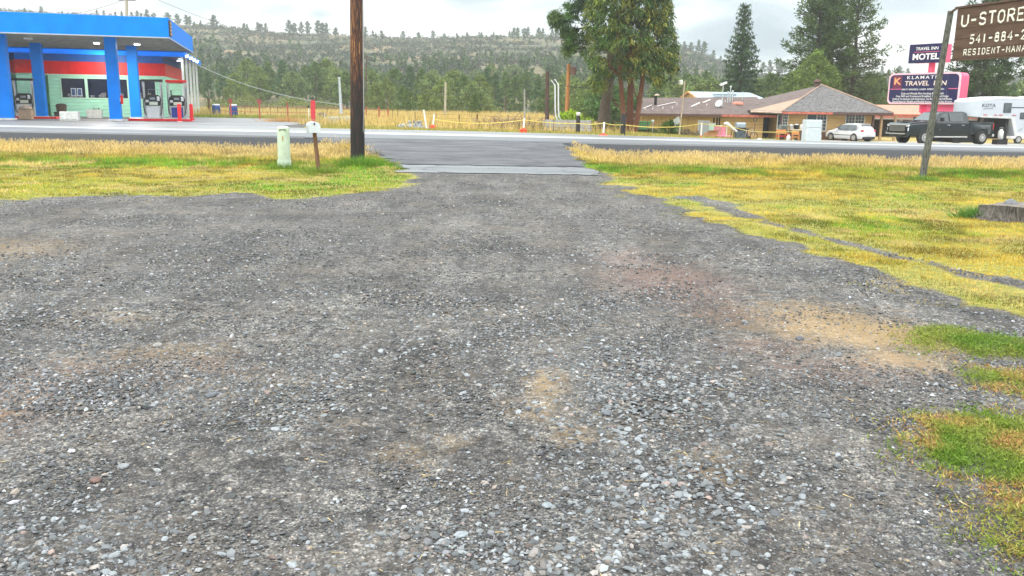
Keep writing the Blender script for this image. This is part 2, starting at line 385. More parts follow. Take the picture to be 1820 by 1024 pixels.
def ground_material():
    m = bpy.data.materials.new('ground'); m.use_nodes = True; t = m.node_tree; b = t.nodes['Principled BSDF']; L = t.links.new
    N = lambda k: t.nodes.new(k)
    pos = N('ShaderNodeNewGeometry').outputs['Position']
    def noise(s, d=4, r=.6, vec=None):
        n = N('ShaderNodeTexNoise'); n.inputs['Scale'].default_value = s; n.inputs['Detail'].default_value = d; n.inputs['Roughness'].default_value = r
        L(vec if vec is not None else pos, n.inputs['Vector']); return n.outputs['Fac']
    def ramp(f, stops):
        r = N('ShaderNodeValToRGB'); L(f, r.inputs[0]); e = r.color_ramp.elements
        e[0].position, e[0].color = stops[0][0], (*stops[0][1], 1); e[1].position, e[1].color = stops[-1][0], (*stops[-1][1], 1)
        for p_, c_ in stops[1:-1]: q = e.new(p_); q.color = (*c_, 1)
        return r.outputs[0]
    def mix(f, a, c, mode='MIX'):
        n = N('ShaderNodeMix'); n.data_type = 'RGBA'; n.blend_type = mode
        for i, v in ((0, f), (6, a), (7, c)):
            if isinstance(v, (float, int)): n.inputs[i].default_value = v
            elif isinstance(v, tuple): n.inputs[i].default_value = (*v, 1)
            else: L(v, n.inputs[i])
        return n.outputs[2]
    def math_(op, a, c):
        n = N('ShaderNodeMath'); n.operation = op
        for i, v in enumerate((a, c)):
            if isinstance(v, (float, int)): n.inputs[i].default_value = v
            else: L(v, n.inputs[i])
        return n.outputs[0]
    def attr(nm):
        a = N('ShaderNodeAttribute'); a.attribute_name = nm; s = N('ShaderNodeSeparateColor'); L(a.outputs['Color'], s.inputs[0]); return s.outputs
    a1 = attr('mask_a'); a2 = attr('mask_b')
    # stones: two voronoi layers, one grey per stone, over dark fines
    def stones(s):
        v = N('ShaderNodeTexVoronoi'); v.inputs['Scale'].default_value = s; v.inputs['Randomness'].default_value = 1; L(pos, v.inputs['Vector'])
        return v.outputs['Distance'], v.outputs['Color']
    d1, c1 = stones(52.); d2, c2 = stones(120.)
    s1 = N('ShaderNodeSeparateColor'); L(c1, s1.inputs[0]); s2 = N('ShaderNodeSeparateColor'); L(c2, s2.inputs[0])
    g1 = ramp(s1.outputs[0], [(0, (.05, .053, .058)), (.45, (.13, .138, .148)), (.75, (.26, .275, .29)), (1, (.55, .56, .56))])
    g2 = ramp(s2.outputs[1], [(0, (.045, .045, .05)), (.5, (.125, .13, .135)), (.8, (.25, .25, .25)), (1, (.5, .48, .45))])
    k1 = ramp(d1, [(.3, (1, 1, 1)), (.62, (0, 0, 0))])
    big = ramp(s1.outputs[1], [(.40, (0, 0, 0)), (.55, (1, 1, 1))])
    base = mix(math_('MULTIPLY', k1, big), g2, g1)
    fine = noise(300, 2)
    base = mix(.35, base, ramp(fine, [(.3, (.045, .044, .045)), (.7, (.20, .195, .19))]))
    lowf = noise(.55, 6, .65)
    tone = ramp(lowf, [(.3, (.45, .435, .425)), (.5, (.79, .765, .735)), (.7, (1.17, 1.13, 1.07))])
    base = mix(1., base, tone, 'MULTIPLY')
    grain = noise(17., 3, .75)
    base = mix(1., base, ramp(grain, [(.36, (.42, .42, .42)), (.5, (.84, .84, .84)), (.66, (1.40, 1.39, 1.36))]), 'MULTIPLY')
    grain2 = noise(42., 2, .7)
    base = mix(1., base, ramp(grain2, [(.38, (.60, .60, .60)), (.5, (.92, .92, .92)), (.64, (1.30, 1.30, 1.28))]), 'MULTIPLY')
    mp_ = N('ShaderNodeMapping'); mp_.inputs['Scale'].default_value = (1.5, .30, 1); mp_.inputs['Rotation'].default_value = (0, 0, .12); L(pos, mp_.inputs[0])
    track = noise(1., 5, .6, mp_.outputs[0])
    base = mix(1., base, ramp(track, [(.36, (.66, .65, .64)), (.5, (.98, .97, .96)), (.64, (1.25, 1.25, 1.24))]), 'MULTIPLY')
    blot = noise(6.5, 7, .8)
    base = mix(1., base, ramp(blot, [(.38, (.52, .51, .50)), (.5, (.95, .94, .93)), (.62, (1.42, 1.41, 1.38))]), 'MULTIPLY')
    mid = noise(3.2, 5, .7)
    base = mix(1., base, ramp(mid, [(.3, (.75, .75, .77)), (.7, (1.2, 1.18, 1.15))]), 'MULTIPLY')
    # brownish fines showing between the stones
    fb = noise(1.3, 6, .7)
    base = mix(math_('MULTIPLY', ramp(fb, [(.48, (0, 0, 0)), (.7, (1, 1, 1))]), .45), base, (.17, .138, .105))
    warp = noise(4.5, 9, .82)
    def soft(maskv, lo, hi): return ramp(math_('ADD', maskv, math_('MULTIPLY', math_('SUBTRACT', warp, .5), 2.2)), [(lo, (0, 0, 0)), (hi, (1, 1, 1))])
    dirt = mix(math_('MULTIPLY', k1, big), mix(noise(40, 4), (.30, .20, .09), (.40, .29, .15)), g1)
    base = mix(math_('MULTIPLY', soft(a1[1], .2, 1.15), .62), base, mix(.7, dirt, (.36, .225, .082)))
    base = mix(math_('MULTIPLY', soft(a1[2], .2, 1.2), .42), base, (.20, .105, .075))
    base = mix(math_('MULTIPLY', soft(a2[0], .15, 1.0), .6), base, mix(.5, base, (.04, .04, .045)))
    # soil and thatch under the grass
    gn = noise(9., 6, .7)
    sward = ramp(gn, [(.25, (.07, .085, .018)), (.45, (.19, .20, .035)), (.6, (.33, .27, .05)), (.8, (.42, .34, .12))])
    strawc = ramp(gn, [(.25, (.20, .14, .05)), (.5, (.40, .29, .10)), (.75, (.55, .43, .18))])
    turf = mix(a2[1], sward, strawc)
    gm = ramp(math_('ADD', a1[0], math_('MULTIPLY', math_('SUBTRACT', noise(14., 5, .8), .5), .7)), [(.38, (0, 0, 0)), (.62, (1, 1, 1))])
    base = mix(gm, base, turf)
    # black crumbled asphalt on the road bank
    bk = ramp(noise(22., 4), [(.3, (.012, .013, .015)), (.7, (.06, .06, .065))])
    base = mix(a2[2], base, bk)
    L(base, b.inputs['Base Color']); b.inputs['Roughness'].default_value = .82; b.inputs['Specular IOR Level'].default_value = .35
    h = math_('ADD', math_('MULTIPLY', math_('SUBTRACT', 1., d1), .9), math_('MULTIPLY', math_('SUBTRACT', 1., d2), .4))
    h = math_('ADD', h, math_('MULTIPLY', mid, 1.2))
    bp = N('ShaderNodeBump'); bp.inputs['Strength'].default_value = .85; bp.inputs['Distance'].default_value = .012; L(h, bp.inputs['Height'])
    L(bp.outputs[0], b.inputs['Normal'])
    return m
GM = ground_material()
go = mesh_np('ground', np.stack([XX, YY, ZZ], -1).reshape(-1, 3), quads, None, GM, smooth_=True); tag(go, kind='structure')
for nm, chans in (('mask_a', (gmask, tan, red)), ('mask_b', (dk, straw, darkm))):
    at = go.data.color_attributes.new(nm, 'FLOAT_COLOR', 'POINT'); c = np.ones((XX.size, 4), np.float32)
    for i, q in enumerate(chans): c[:, i] = q.ravel()
    at.data.foreach_set('color', c.ravel())

# ------------------------------------------------------------------ highway
def sheet(name, xs, ys, zf, mat, kind='structure', edge=None):
    X, Y = np.meshgrid(xs, ys)
    if edge is not None: Y = Y+edge(X, Y)
    Z = zf(X, Y); i = np.arange(X.size).reshape(X.shape)
    q = np.stack([i[:-1, :-1], i[:-1, 1:], i[1:, 1:], i[1:, :-1]], -1).reshape(-1, 4)
    o = mesh_np(name, np.stack([X, Y, Z], -1).reshape(-1, 3), q, None, mat, smooth_=True)
    return tag(o, kind=kind) if kind else o
def asphalt(name, dark, light, wet=.55, streak=True, spots=.25, cracks=0.):
    m = bpy.data.materials.new(name); m.use_nodes = True; t = m.node_tree; b = t.nodes['Principled BSDF']; L = t.links.new
    N = t.nodes.new; pos = N('ShaderNodeNewGeometry').outputs['Position']
    mp = N('ShaderNodeMapping'); mp.inputs['Scale'].default_value = (.035, .75, 1) if streak else (.5, .8, 1); L(pos, mp.inputs[0])
    n = N('ShaderNodeTexNoise'); n.inputs['Scale'].default_value = 1.6; n.inputs['Detail'].default_value = 5; L(mp.outputs[0], n.inputs['Vector'])
    n2 = N('ShaderNodeTexNoise'); n2.inputs['Scale'].default_value = 60; n2.inputs['Detail'].default_value = 4; L(pos, n2.inputs['Vector'])
    r = N('ShaderNodeValToRGB'); L(n.outputs['Fac'], r.inputs[0]); r.color_ramp.elements[0].position = .3; r.color_ramp.elements[1].position = .7
    r.color_ramp.elements[0].color = (*dark, 1); r.color_ramp.elements[1].color = (*light, 1)
    r2 = N('ShaderNodeValToRGB'); L(n2.outputs['Fac'], r2.inputs[0]); r2.color_ramp.elements[0].position = .3; r2.color_ramp.elements[1].position = .7
    r2.color_ramp.elements[0].color = (1-spots, 1-spots, 1-spots, 1); r2.color_ramp.elements[1].color = (1+spots, 1+spots, 1+spots, 1)
    mx_ = N('ShaderNodeMix'); mx_.data_type = 'RGBA'; mx_.blend_type = 'MULTIPLY'; mx_.inputs[0].default_value = 1
    L(r.outputs[0], mx_.inputs[6]); L(r2.outputs[0], mx_.inputs[7]); colr = mx_.outputs[2]
    if cracks:
        nd = N('ShaderNodeTexNoise'); nd.inputs['Scale'].default_value = 1.5; nd.inputs['Detail'].default_value = 6; L(pos, nd.inputs['Vector'])
        av = N('ShaderNodeVectorMath'); av.operation = 'MULTIPLY_ADD'; L(nd.outputs['Color'], av.inputs[0]); av.inputs[1].default_value = (1.6, 1.6, 0); L(pos, av.inputs[2])
        vo = N('ShaderNodeTexVoronoi'); vo.feature = 'DISTANCE_TO_EDGE'; vo.inputs['Scale'].default_value = cracks; L(av.outputs[0], vo.inputs['Vector'])
        cr_ = N('ShaderNodeValToRGB'); L(vo.outputs['Distance'], cr_.inputs[0]); cr_.color_ramp.elements[0].position = .008; cr_.color_ramp.elements[0].color = (.6, .6, .6, 1); cr_.color_ramp.elements[1].position = .03; cr_.color_ramp.elements[1].color = (1, 1, 1, 1)
        m2 = N('ShaderNodeMix'); m2.data_type = 'RGBA'; m2.blend_type = 'MULTIPLY'; m2.inputs[0].default_value = 1; L(colr, m2.inputs[6]); L(cr_.outputs[0], m2.inputs[7]); colr = m2.outputs[2]
    L(colr, b.inputs['Base Color'])
    rr = N('ShaderNodeMapRange'); L(n.outputs['Fac'], rr.inputs[0]); rr.inputs[1].default_value = .3; rr.inputs[2].default_value = .7; rr.inputs[3].default_value = wet+.2; rr.inputs[4].default_value = wet
    L(rr.outputs[0], b.inputs['Roughness'])
    bp = N('ShaderNodeBump'); bp.inputs['Strength'].default_value = .35; bp.inputs['Distance'].default_value = .006; L(n2.outputs['Fac'], bp.inputs['Height']); L(bp.outputs[0], b.inputs['Normal'])
    return m
rx = axis([(-400, -60, 20), (-60, 60, .5), (60, 400, 20)])
RA = asphalt('highway asphalt', (.115, .12, .13), (.23, .24, .25), .38)
zr_ = lambda x, y: zroad(np.clip(x, -60, 60))
def near_edge(X, Y): return np.where(Y < ROAD_N+.3, .22*(fbm(X, 0*X, .9, 31)-.5)*smooth(-.5, .5, -np.abs(X+2)+1e3), 0)
road = sheet('highway', rx, [ROAD_N-.12, ROAD_N, ROAD_N+.35, ROAD_N+1.4, 41, 44, ROAD_F], lambda x, y: zr_(x, y)+np.where(y < ROAD_N-.3, 0, 0)-np.where(Y0(y), .34, 0), RA, edge=near_edge) if False else None
_ys = np.array([ROAD_N-.10, ROAD_N, ROAD_N+.35, ROAD_N+1.4, 41, 44, 47, ROAD_F, ROAD_F+.25])
_dz = np.array([-.30, 0, .004, .010, .02, .03, .015, 0, -.06])
X, Y = np.meshgrid(rx, _ys); Y = Y+near_edge(X, Y); Z = zr_(X, Y)+_dz[:, None]+xfall(X, Y)
i = np.arange(X.size).reshape(X.shape); q = np.stack([i[:-1, :-1], i[:-1, 1:], i[1:, 1:], i[1:, :-1]], -1).reshape(-1, 4)
road = tag(mesh_np('highway', np.stack([X, Y, Z], -1).reshape(-1, 3), q, None, RA), kind='structure')
def roadz(x, y): return zr_(x, y)+np.interp(y, _ys, _dz)+xfall(x, y)
LP = M('worn white road paint', (.78, .79, .80), .5, .16, 3., stretch=(.3, 3, 1))
tag(sheet('edge_line', rx, [41.7, 42.0, 42.35], lambda x, y: roadz(x, y)+.006, LP), kind='structure')
WB = asphalt('wheel track with painted sheen', (.25, .265, .28), (.36, .375, .39), .28)  # wheel track; wet sky reflection painted in as paler asphalt
tag(sheet('sheen_track', rx, [42.6, 43.0, 43.9], lambda x, y: roadz(x, y)+.005, WB), kind='structure')
SHD = asphalt('asphalt shoulder', (.10, .105, .115), (.16, .165, .175), .45)
tag(sheet('shoulder', rx, [38.0, 39, 40.0, 40.9], lambda x, y: roadz(x, y)+.004, SHD), kind='structure')
YP = M('worn yellow road paint', (.55, .40, .08), .55, .2, 3.)
tag(sheet('centre_line', rx, [45.6, 45.75], lambda x, y: roadz(x, y)+.008, YP), kind='structure')
tag(sheet('far_edge_line', rx, [49.3, 49.45], lambda x, y: roadz(x, y)+.008, LP), kind='structure')
# driveway apron up to the highway: rough dark asphalt, then a smoother pale strip at its foot
def strip(name, ys, mat, dz, wob=.25):
    P = []; n = 60
    for y in ys:
        l, r_ = float(apr_l(y)), float(apr_r(y)); l += wob*(vnoise(y*1.7, 3.)-.5)*2; r_ += wob*(vnoise(y*1.9, 8.)-.5)*2
        P.append([(l+(r_-l)*k/(n-1), y+(.22*(vnoise(k*.35, y*.0+(1. if y < 23 else 5.))-.5) if y in (ys[0], ys[-1]) else 0)) for k in range(n)])
    P = np.array(P); X, Y = P[..., 0], P[..., 1]
    i = np.arange(X.size).reshape(X.shape); q = np.stack([i[:-1, :-1], i[:-1, 1:], i[1:, 1:], i[1:, :-1]], -1).reshape(-1, 4)
    return tag(mesh_np(name, np.stack([X, Y, H(X, Y)+dz], -1).reshape(-1, 3), q, None, mat, smooth_=True), kind='structure')
strip('driveway_apron', np.linspace(24.6, ROAD_N-.02, 60), asphalt('rough apron asphalt', (.045, .045, .052), (.09, .09, .10), .62, False, .7, .2), .02)
strip('concrete_strip', np.linspace(21.9, 24.45, 18), asphalt('weathered pale strip', (.10, .106, .112), (.17, .18, .188), .5, True, .5, .35), .016, .3)
FC = asphalt('forecourt paving', (.13, .13, .135), (.21, .21, .215), .5, True, .25)
def fz(x, y): return H(x, y)+.012
tag(sheet('forecourt', axis([(-90, -40, 5), (-40, -13.5, .5)]), axis([(ROAD_F+.3, 56, .35), (56, 100, 2)]), fz, FC), kind='structure')
LOT = asphalt('dusty motel lot', (.24, .22, .19), (.34, .32, .28), .8, False, .3)
tag(sheet('parking_lot', axis([(18.5, 60, 1.), (60, 120, 10)]), axis([(ROAD_F+.3, 56, .35), (56, 77, 1.)]), fz, LOT), kind='structure')

# ------------------------------------------------------------------ loose gravel (real stones)
def make_stones():
    rng = np.random.default_rng(3)
    ico_v = []; ph = (1+5**.5)/2
    for a, b in ((-1, ph), (1, ph), (-1, -ph), (1, -ph)): ico_v += [(a, b, 0)]
    for a, b in ((-1, ph), (1, ph), (-1, -ph), (1, -ph)): ico_v += [(0, a, b)]
    for a, b in ((ph, -1), (ph, 1), (-ph, -1), (-ph, 1)): ico_v += [(a, 0, b)]
    iv = np.array(ico_v)/math.hypot(1, ph)
    it = np.array([(0, 11, 5), (0, 5, 1), (0, 1, 7), (0, 7, 10), (0, 10, 11), (1, 5, 9), (5, 11, 4), (11, 10, 2), (10, 7, 6), (7, 1, 8), (3, 9, 4), (3, 4, 2), (3, 2, 6), (3, 6, 8), (3, 8, 9), (4, 9, 5), (2, 4, 11), (6, 2, 10), (8, 6, 7), (9, 8, 1)])
    ov = np.array([(1, 0, 0), (0, 1, 0), (-1, 0, 0), (0, -1, 0), (0, 0, 1), (0, 0, -1)], float)
    ot = np.array([(0, 1, 4), (1, 2, 4), (2, 3, 4), (3, 0, 4), (1, 0, 5), (2, 1, 5), (3, 2, 5), (0, 3, 5)])
    parts = []
    def drop(n, ylo, yhi, smin, smax, bv, bt, dens, pal, flat=(.35, .75)):
        y = ylo*(yhi/ylo)**rng.random(n)          # denser where the photograph sees it larger
        x = (rng.random(n)*2-1)*(y*.60+.3)
        keep = rng.random(n) < dens(x, y); x, y = x[keep], y[keep]; n = len(x)
        if not n: return
        s = smin*(smax/smin)**(rng.random(n)**2.2)
        z = HG(x, y)+s*.1
        v = bv[None]*(1+.24*(rng.random((n, len(bv), 1))*2-1))*(1+.16*(rng.random((n, len(bv), 3))*2-1))
        v = v*np.stack([s*(.7+.6*rng.random(n)), s*(.55+.5*rng.random(n)), s*(flat[0]+(flat[1]-flat[0])*rng.random(n))], -1)[:, None]
        tl = rng.normal(size=n)*.25; ct, st = np.cos(tl)[:, None], np.sin(tl)[:, None]
        v = np.stack([v[..., 0]*ct-v[..., 2]*st, v[..., 1], v[..., 0]*st+v[..., 2]*ct], -1)
        a = rng.random(n)*6.283; ca, sa = np.cos(a)[:, None], np.sin(a)[:, None]
        v = np.stack([v[..., 0]*ca-v[..., 1]*sa, v[..., 0]*sa+v[..., 1]*ca, v[..., 2]], -1)+np.stack([x, y, z], -1)[:, None]
        k = len(bv); t = bt[None]+(np.arange(n)*k)[:, None, None]
        g = pal(n); parts.append((v.reshape(-1, 3), t.reshape(-1, 3), np.repeat(g, k, 0)))
    def grey(n):
        u = rng.random(n); b_ = np.interp(u, [0, .25, .6, .85, .97, 1], [.035, .065, .115, .19, .30, .45])
        tint = np.array([.96, 1., 1.04])[None]+rng.normal(size=(n, 3))*.015
        warm = rng.random(n) < .16; tint[warm] = np.array([1.14, .98, .83])
        return b_[:, None]*tint
    def blue(n):
        b_ = .075+.23*rng.random(n)**1.5
        tint = np.tile(np.array([.93, 1.0, 1.045]), (n, 1)); w_ = rng.random(n) < .14; tint[w_] = (1.08, .98, .91); r_ = rng.random(n) < .03; tint[r_] = (1.15, .88, .78)
        return b_[:, None]*tint
    nog = lambda x, y: (grass_sd(x, y) < -.02)*(y < 22.6)
    def drift(x, y):
        d = blob(x, y, 1150, 760, .42, .75, .3)+.9*blob(x, y, 1180, 690, .5, .5)+.8*blob(x, y, 1200, 900, .42, .4)+.6*blob(x, y, 1040, 640, .3, .5)+.75*blob(x, y, 530, 735, .22, .5)+.5*blob(x, y, 700, 620, .8, .6)*.6+.5*blob(x, y, 100, 970, .5, .3)+.5*blob(x, y, 860, 980, .5, .25)
        return np.clip(d, 0, 1)
    tn = lambda x, y: 1-.8*np.clip(1.2*blob(x, y, 1530, 590, .75, .55, -.4)+blob(x, y, 975, 700, .14, .3)+blob(x, y, 20, 440, 1.2, 1.)+blob(x, y, 1270, 840, .2, .18)+blob(x, y, 1600, 640, .38, .3), 0, 1)
    patchy = lambda x, y, s: smooth(.34, .62, fbm(x, y, s, 41))
    drop(110000, 2.5, 8.5, .004, .0135, ov, ot, lambda x, y: nog(x, y)*(.25+.75*patchy(x, y, 1.6))*tn(x, y), grey)
    drop(150000, 4.5, 22, .007, .022, ov, ot, lambda x, y: nog(x, y)*(.12+.75*patchy(x, y, .8))*tn(x, y), grey)
    drop(46000, 2.5, 9.5, .007, .024, iv, it, lambda x, y: nog(x, y)*np.clip(drift(x, y)*1.0, 0, 1), blue, (.3, .55))
    drop(9000, 2.5, 11, .008, .024, iv, it, lambda x, y: nog(x, y)*(.12+.5*patchy(x, y, 1.1))*tn(x, y), grey)
    drop(220, 2.5, 14, .016, .036, iv, it, lambda x, y: nog(x, y)*.8, grey, (.4, .7))
    v, t, c = merge(parts)
    o = mesh_np('gravel', v, t, c, Mcol('stone', .7, spec=.4, bump=.4)); tag(o, 'grey and bluish loose stones scattered over the gravel yard', 'gravel', kind='stuff')
make_stones()
# a few big stones one can point to
def stone(label, px, py, r, col, sq=.55, seed=0):
    p = G(px, py); rg = random.Random(seed); bm = bmesh.new(); bmesh.ops.create_icosphere(bm, subdivisions=2, radius=1)
    for v in bm.verts:
        k = 1+.3*(vnoise(v.co.x*1.7+v.co.z, v.co.y*1.7, 1, seed)-.5)
        v.co = Vector((v.co.x*r*k*1.25, v.co.y*r*k, v.co.z*r*sq*k))
    me = bpy.data.meshes.new('stone'); bm.to_mesh(me); bm.free(); o = bpy.data.objects.new('stone', me); COL.objects.link(o)
    o.location = (p.x, p.y, float(HG(p.x, p.y))+r*sq*.5); o.rotation_euler = (0, 0, rg.random()*6); me.materials.append(M('stone %d' % seed, col, .75, .25, 30, .5))
    tag(o, label, 'stone')
stone('pale grey rounded stone lying by itself on dark gravel in the left foreground', 219, 832, .022, (.22, .23, .24), seed=1)
stone('reddish brown stone next to the pale stone in the left foreground', 170, 856, .024, (.14, .09, .075), seed=2)
stone('pale stone heading the cluster on the reddish dirt patch at left', 281, 621, .032, (.25, .24, .225), seed=3)
stone('dark angular stone on the tan dirt patch at right', 1421, 606, .032, (.10, .10, .11), seed=4)
stone('flat pale bluish stone low in the middle of the bottom edge', 820, 958, .024, (.25, .28, .295), .3, 5)
stone('flat grey stone with dark shadow among the foreground gravel', 973, 908, .022, (.22, .25, .265), .4, 6)
stone('dark wedge shaped stone between tan patches in the gravel', 1078, 750, .03, (.13, .14, .155), .5, 7)
stone('dark grey stone beside the loose stones left of the centre', 375, 706, .03, (.12, .13, .14), .55, 8)

def make_litter():
    rng = np.random.default_rng(13); n = 1500; y = 2.5*(9.)**rng.random(n); x = (rng.random(n)*2-1)*(y*.6+.2); k = (grass_sd(x, y) < .1) & (fbm(x, y, 1.1, 25) > .42); x, y = x[k], y[k]; n = len(x)
    a = rng.random(n)*6.283; D = np.stack([np.cos(a), np.sin(a), .05*np.ones(n)], -1); L = .02+.07*rng.random(n)**2
    c = np.array([[.45, .34, .16]])*(.4+.9*rng.random((n, 1))); d_ = rng.random((n, 1)) < .3; c = np.where(d_, np.array([[.06, .045, .035]]), c)
    v, t, cc = blades(np.stack([x, y, HG(x, y)+.012], -1), D, L, .003+.003*rng.random(n), c, rng)
    tag(mesh_np('straw_litter', v, t, cc, Mcol('litter', .8)), 'bits of dry straw and twig scattered over the gravel', 'litter', kind='stuff')
make_litter()
# ------------------------------------------------------------------ grasses
def make_grass():
    rng = np.random.default_rng(5)
    GR = np.array([.13, .29, .022]); YG = np.array([.275, .285, .035]); YE = np.array([.50, .345, .055]); OR = np.array([.50, .31, .06]); ST = np.array([.64, .50, .23]); BR = np.array([.26, .15, .06])
    def palette(x, y, n, green, yellow):
        q = fbm(x, y, .45, 51)+.25*(vnoise(x, y, 2.5, 52)-.5)
        c = YG[None]*np.ones((n, 1))
        gsel = np.clip(green+3.6*(q-.5), 0, 1)[:, None]; c = c*(1-gsel)+GR*gsel
        q2 = fbm(x, y, .5, 61); ys = np.clip(yellow+4.6*(q2-.5)+1.2*(vnoise(x, y, 3.1, 63)-.5), 0, 1)[:, None]; c = c*(1-ys*.85)+YE*ys*.85
        dp = (smooth(.56, .66, fbm(x, y, 1.1, 66))*(rng.random(n) < .8))[:, None]; c = c*(1-dp)+np.array([.50, .38, .16])*dp; o = (rng.random(n) < .10)[:, None]; c = np.where(o, OR, c); b_ = (rng.random(n) < .05)[:, None]; c = np.where(b_, BR, c)
        return c*(.7+.6*rng.random((n, 1)))*(.50+.75*smooth(.30, .62, fbm(x, y, 2.4, 67))+.25*smooth(.4, .6, fbm(x, y, .5, 68)))[:, None]
    def field(n, xr, yr, h, w, green, yellow, lean=.5, accept=None, bendy=None, col=None, strag=False):
        y = yr[0]+(yr[1]-yr[0])*rng.random(n); x = xr[0]+(xr[1]-xr[0])*rng.random(n)
        k = (np.abs(x) < y*.66+1); sd = grass_sd(x, y, False)+edge_noise(x, y)*np.clip(y/14, .5, 1.3)
        k &= (sd > .0) if not strag else ((sd < .1) & (sd > -.75*vnoise(x, y, 1.1, 88)) & (fbm(x, y, 4.5, 89) > .50))
        if accept is not None: k &= rng.random(n) < accept(x, y)
        x, y, sd = x[k], y[k], sd[k]; n = len(x)
        D = np.stack([rng.normal(size=n)*lean, rng.normal(size=n)*lean, np.ones(n)], -1); D /= np.linalg.norm(D, axis=1, keepdims=True)
        g_ = green(x, y) if callable(green) else np.full(n, green); ye = yellow(x, y) if callable(yellow) else np.full(n, yellow)
        c = palette(x, y, n, g_, ye) if col is None else col(x, y, n)
        hh = h(x, y) if callable(h) else np.full(n, h); L = hh*(.5+.8*rng.random(n))*np.clip(.45+sd*1.2, .45, 1)*(.55+.95*fbm(x, y, 2.6, 77))
        P = np.stack([x, y, HG(x, y)-.005], -1)
        bend = None
        if bendy:
            a = rng.random(n)*6.28; bend = np.stack([np.cos(a), np.sin(a), -.35*np.ones(n)], -1)*(L*bendy*rng.random(n))[:, None]
        return blades(P, D, L, np.full(n, w)*(.7+.6*rng.random(n)), c, rng, bend)
    gband = lambda x, y: np.exp(-((y-24.3-.6*np.sin(x*.2))/1.8)**2)*1.3-.10+.35*smooth(8, 14, x)*smooth(16, 20, y)
    edgeg = lambda x, y: .8*np.exp(-(pdist(RUT, x, y, False)/.5)**2)
    parts = [field(150000, (-20, -2.4), (14.5, 27.5), lambda x, y: .045+.10*smooth(21.5, 24.5, y), .016, lambda x, y: gband(x, y)+.12+.8*smooth(-6.5, -3.5, x), lambda x, y: .35-.9*gband(x, y)-.6*smooth(-6.5, -3.5, x)),
             field(230000, (1.9, 19), (9.5, 27.5), lambda x, y: .04+.09*smooth(20.5, 24, y), .014, lambda x, y: gband(x, y)-.02, lambda x, y: .66-.95*gband(x, y)),
             field(60000, (-20, -2.4), (13.4, 22), .04, .016, lambda x, y: .3, lambda x, y: .4, strag=True), field(110000, (1.6, 9), (4.8, 22), .035, .012, lambda x, y: .35, lambda x, y: .35, strag=True),
             field(90000, (2.2, 8), (5.5, 14), .035, .008, lambda x, y: .30, lambda x, y: .30)]
    v, t, c = merge(parts)
    o = mesh_np('mown_grass', v, t, c, Mcol('grass blade', .6, .3)); tag(o, 'short green and yellow mown grass on both verges', 'grass', kind='stuff')
    # tall dry grass along the highway
    def straw(x, y, n):
        q = np.clip(.5+2.5*(fbm(x, y, .5, 71)-.5), 0, 1)[:, None]
        c = ST*(1-q)+np.array([.56, .42, .11])*q
        gsel = np.clip(1.2-(y-24.5)/3.5, 0, .9)[:, None]*(rng.random((n, 1)) < .75); c = c*(1-gsel)+np.array([.17, .26, .03])*gsel
        return c*(.5+.8*rng.random((n, 1)))*(.55+.7*smooth(.3, .6, fbm(x, y, 1.6, 73)))[:, None]
    acc_ = lambda x, y: smooth(23.5, 27, y)*(.35+.65*smooth(.35, .6, fbm(x, y, .6, 81)))
    th = lambda x, y: (.10+.20*smooth(25, 30, y)*(1-.75*smooth(31.5, 34.4, y)))*(.25+1.6*fbm(x, y, .9, 83)*smooth(.2, .6, fbm(x, y, .3, 84)+.15))
    parts = [field(120000, (-26, -2.6), (23.5, 36.6), th, .018, 0, 0, .35, acc_, .5, straw), field(120000, (1.9, 27), (23.5, 36.6), th, .018, 0, 0, .35, acc_, .5, straw)]
    # seed-headed stalks
    def stalks(n, xr):
        y = 28+7.2*rng.random(n); x = xr[0]+(xr[1]-xr[0])*rng.random(n); k = (grass_sd(x, y) > .1) & (fbm(x, y, .7, 85) > .42); x, y = x[k], y[k]; n = len(x)
        P = np.stack([x, y, HG(x, y)], -1); D = np.stack([rng.normal(size=n)*.16, rng.normal(size=n)*.16, np.ones(n)], -1); D /= np.linalg.norm(D, axis=1, keepdims=True)
        L = (.20+.24*rng.random(n))*(1-.3*smooth(32, 35, y)); c = ST*(.75+.5*rng.random((n, 1)))
        a = blades(P, D, L, np.full(n, .008), c, rng)
        tip = P+D*(L*.82)[:, None]; hd = []
        for s in range(3):
            d2 = D+rng.normal(size=(n, 3))*.35; d2 /= np.linalg.norm(d2, axis=1, keepdims=True)
            hd.append(blades(tip, d2, .06+.08*rng.random(n), np.full(n, .02), c*.95, rng))
        return merge([a]+hd)
    parts += [stalks(7000, (-26, -3)), stalks(9000, (1.9, 27))]
    v, t, c = merge(parts)
    o = mesh_np('dry_grass', v, t, c, Mcol('straw blade', .7, .3)); tag(o, 'tall straw coloured dry grass along the highway bank', 'grass', kind='stuff')
    # sprawling weeds at the right-hand edge of the yard
    parts = []
    for qi, q in enumerate(PATCHES[:3]):
        xs = [a for a, b in q]; ys = [b for a, b in q]; n = (34000, 34000, 170000)[qi]
        x = min(xs)-.25+(max(xs)-min(xs)+.25)*rng.random(n); y = min(ys)-.15+(max(ys)-min(ys)+.3)*rng.random(n); k = x < y*.62+.4; x, y = x[k], y[k]; n = len(x)
        sd = sdist(q, x, y)+.30*(fbm(x, y, 3.5, 91)-.45)+.12*(vnoise(x, y, 14, 92)-.5)+.08*rng.normal(size=n); k = (rng.random(n) < (.10+.9*smooth(-.02, .22, sd))*(.45+.55*smooth(.36, .52, fbm(x, y, 8., 93)))) & (sd > -.08); x, y, sd = x[k], y[k], sd[k]; n = len(x)
        D = np.stack([rng.normal(size=n)*.9, rng.normal(size=n)*.9, .35+.6*rng.random(n)], -1); D /= np.linalg.norm(D, axis=1, keepdims=True)
